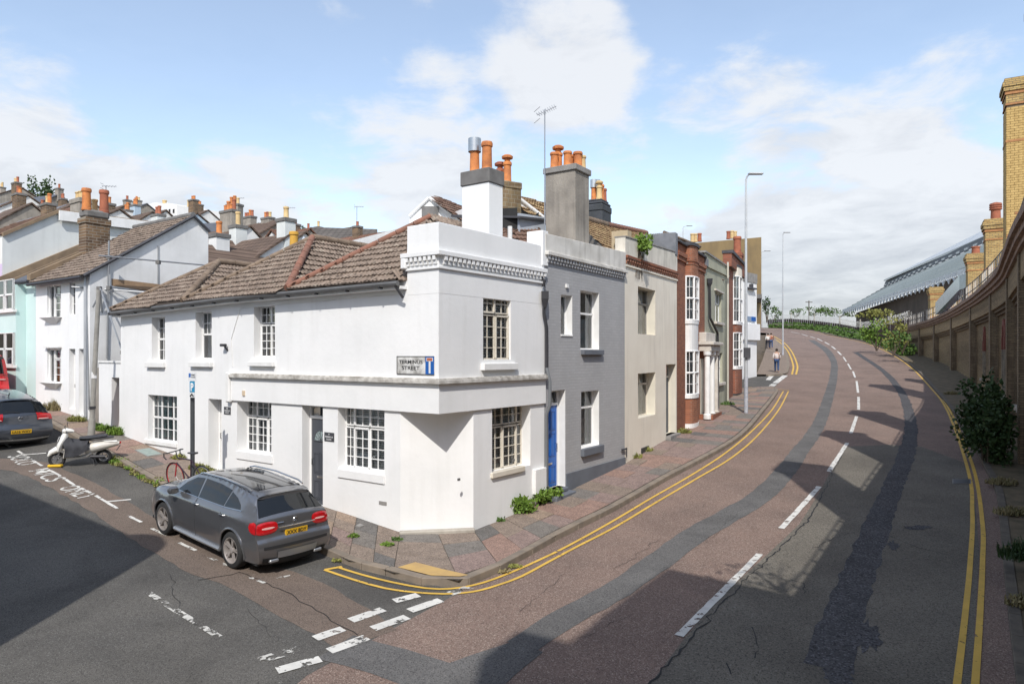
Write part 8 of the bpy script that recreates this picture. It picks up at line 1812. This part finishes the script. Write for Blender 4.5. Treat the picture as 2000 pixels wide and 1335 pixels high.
for i, (x, y) in enumerate([(226 + 114 * k / 17 + rk_.uniform(-2, 2), 899 + 62 * k / 17 + rk_.uniform(-2.5, 1)) for k in range(18)] + [(1005, 1106), (985, 1116), (660, 1094)]):
    tuft('kerb_grass', px_ground(x, y, .02), rk_.uniform(.16, .34) if i < 18 else .12, rk_.uniform(.08, .22) if i < 18 else .07, 190 if i < 18 else 90, (LEAFY, LEAFB, LEAFY, DRYG)[i % 4], 'x', 90 + i, 'grass', 'grass tufts along the kerb').__setitem__('label', ('grass tuft on the kerb behind the scooter rear wheel' if i < 2 else 'grass tuft in the kerb line between the scooter and the grey crossover' if i < 18 else 'faint grass tuft in the kerb at the rounded pavement corner'))
cb = FCM.P(FCM.u(1246), .12, FCM.z(1246, 488)); shrub('cornice_bush', cb + Vector((0, 0, .1)), .42, .42, .42, 420, .12, LEAFB, 'leafy bush sprouting from the cream house parapet', 'bush', None, 77, 6, 8)
m = MB(); rr__ = random.Random(6)
for i in range(14):
    a = rr__.uniform(-.35, .5); m.tube([FCM.P(FCM.u(1246) + a * .2, .03, FCM.z(1246, 500)), FCM.P(FCM.u(1246) + a * .6, .035, FCM.z(1246, 520)), FCM.P(FCM.u(1246) + a, .03, FCM.z(1246, 520 + rr__.uniform(5, 32)))], .007, 3)
tr = thing('trailing_stems', FCM.P(FCM.u(1246), .03, FCM.z(1246, 540)), 'bare stems trailing down the cream wall beneath the parapet bush', 'stems'); m.build('stems', BARK, tr)
c5 = [Vector(G(px, py, KH)[:2]) for px, py in ((263, 879), (292, 875), (318, 887), (288, 892))]
def ground_plate(name, c, mt, dz, label, cat):
    t = thing(name, (c[0].x, c[0].y, zt(c[0].x, c[0].y) + dz), label, cat); m = MB(); m.hexa([(p.x, p.y, zt(p.x, p.y) + dz - .03) for p in c] + [(p.x, p.y, zt(p.x, p.y) + dz) for p in c]); m.build('frame', CONC, t); k = sum(c, Vector((0, 0))) / 4; q = [p.lerp(k, .12) for p in c]; m = MB(); m.hexa([(p.x, p.y, zt(p.x, p.y) + dz) for p in q] + [(p.x, p.y, zt(p.x, p.y) + dz + .004) for p in q]); m.build('cover', mt, t)
ground_plate('cellar_cover', c5, M('cover_grey_green', (.30, .36, .33), (.22, .27, .25), sc=9, rough=.7), KH + .018, 'grey-green cellar cover in the pavement below the three-light window', 'cover')
c6 = [Vector(G(px, py)[:2]) for px, py in ((1860, 945), (1860, 936), (1896, 936), (1897, 945))]; ground_plate('gully_grate', c6, BLACKM, .02, 'small iron gully grate by the right-hand double yellow lines', 'drain')
c7 = [Vector(G(px, py, KH)[:2]) for px, py in ((694, 1028), (703, 1023), (712, 1027), (702, 1031))]; ground_plate('stopcock_cover', c7, CONC, KH + .02, 'tiny pale stopcock cover on the pavement behind the crossover', 'cover')
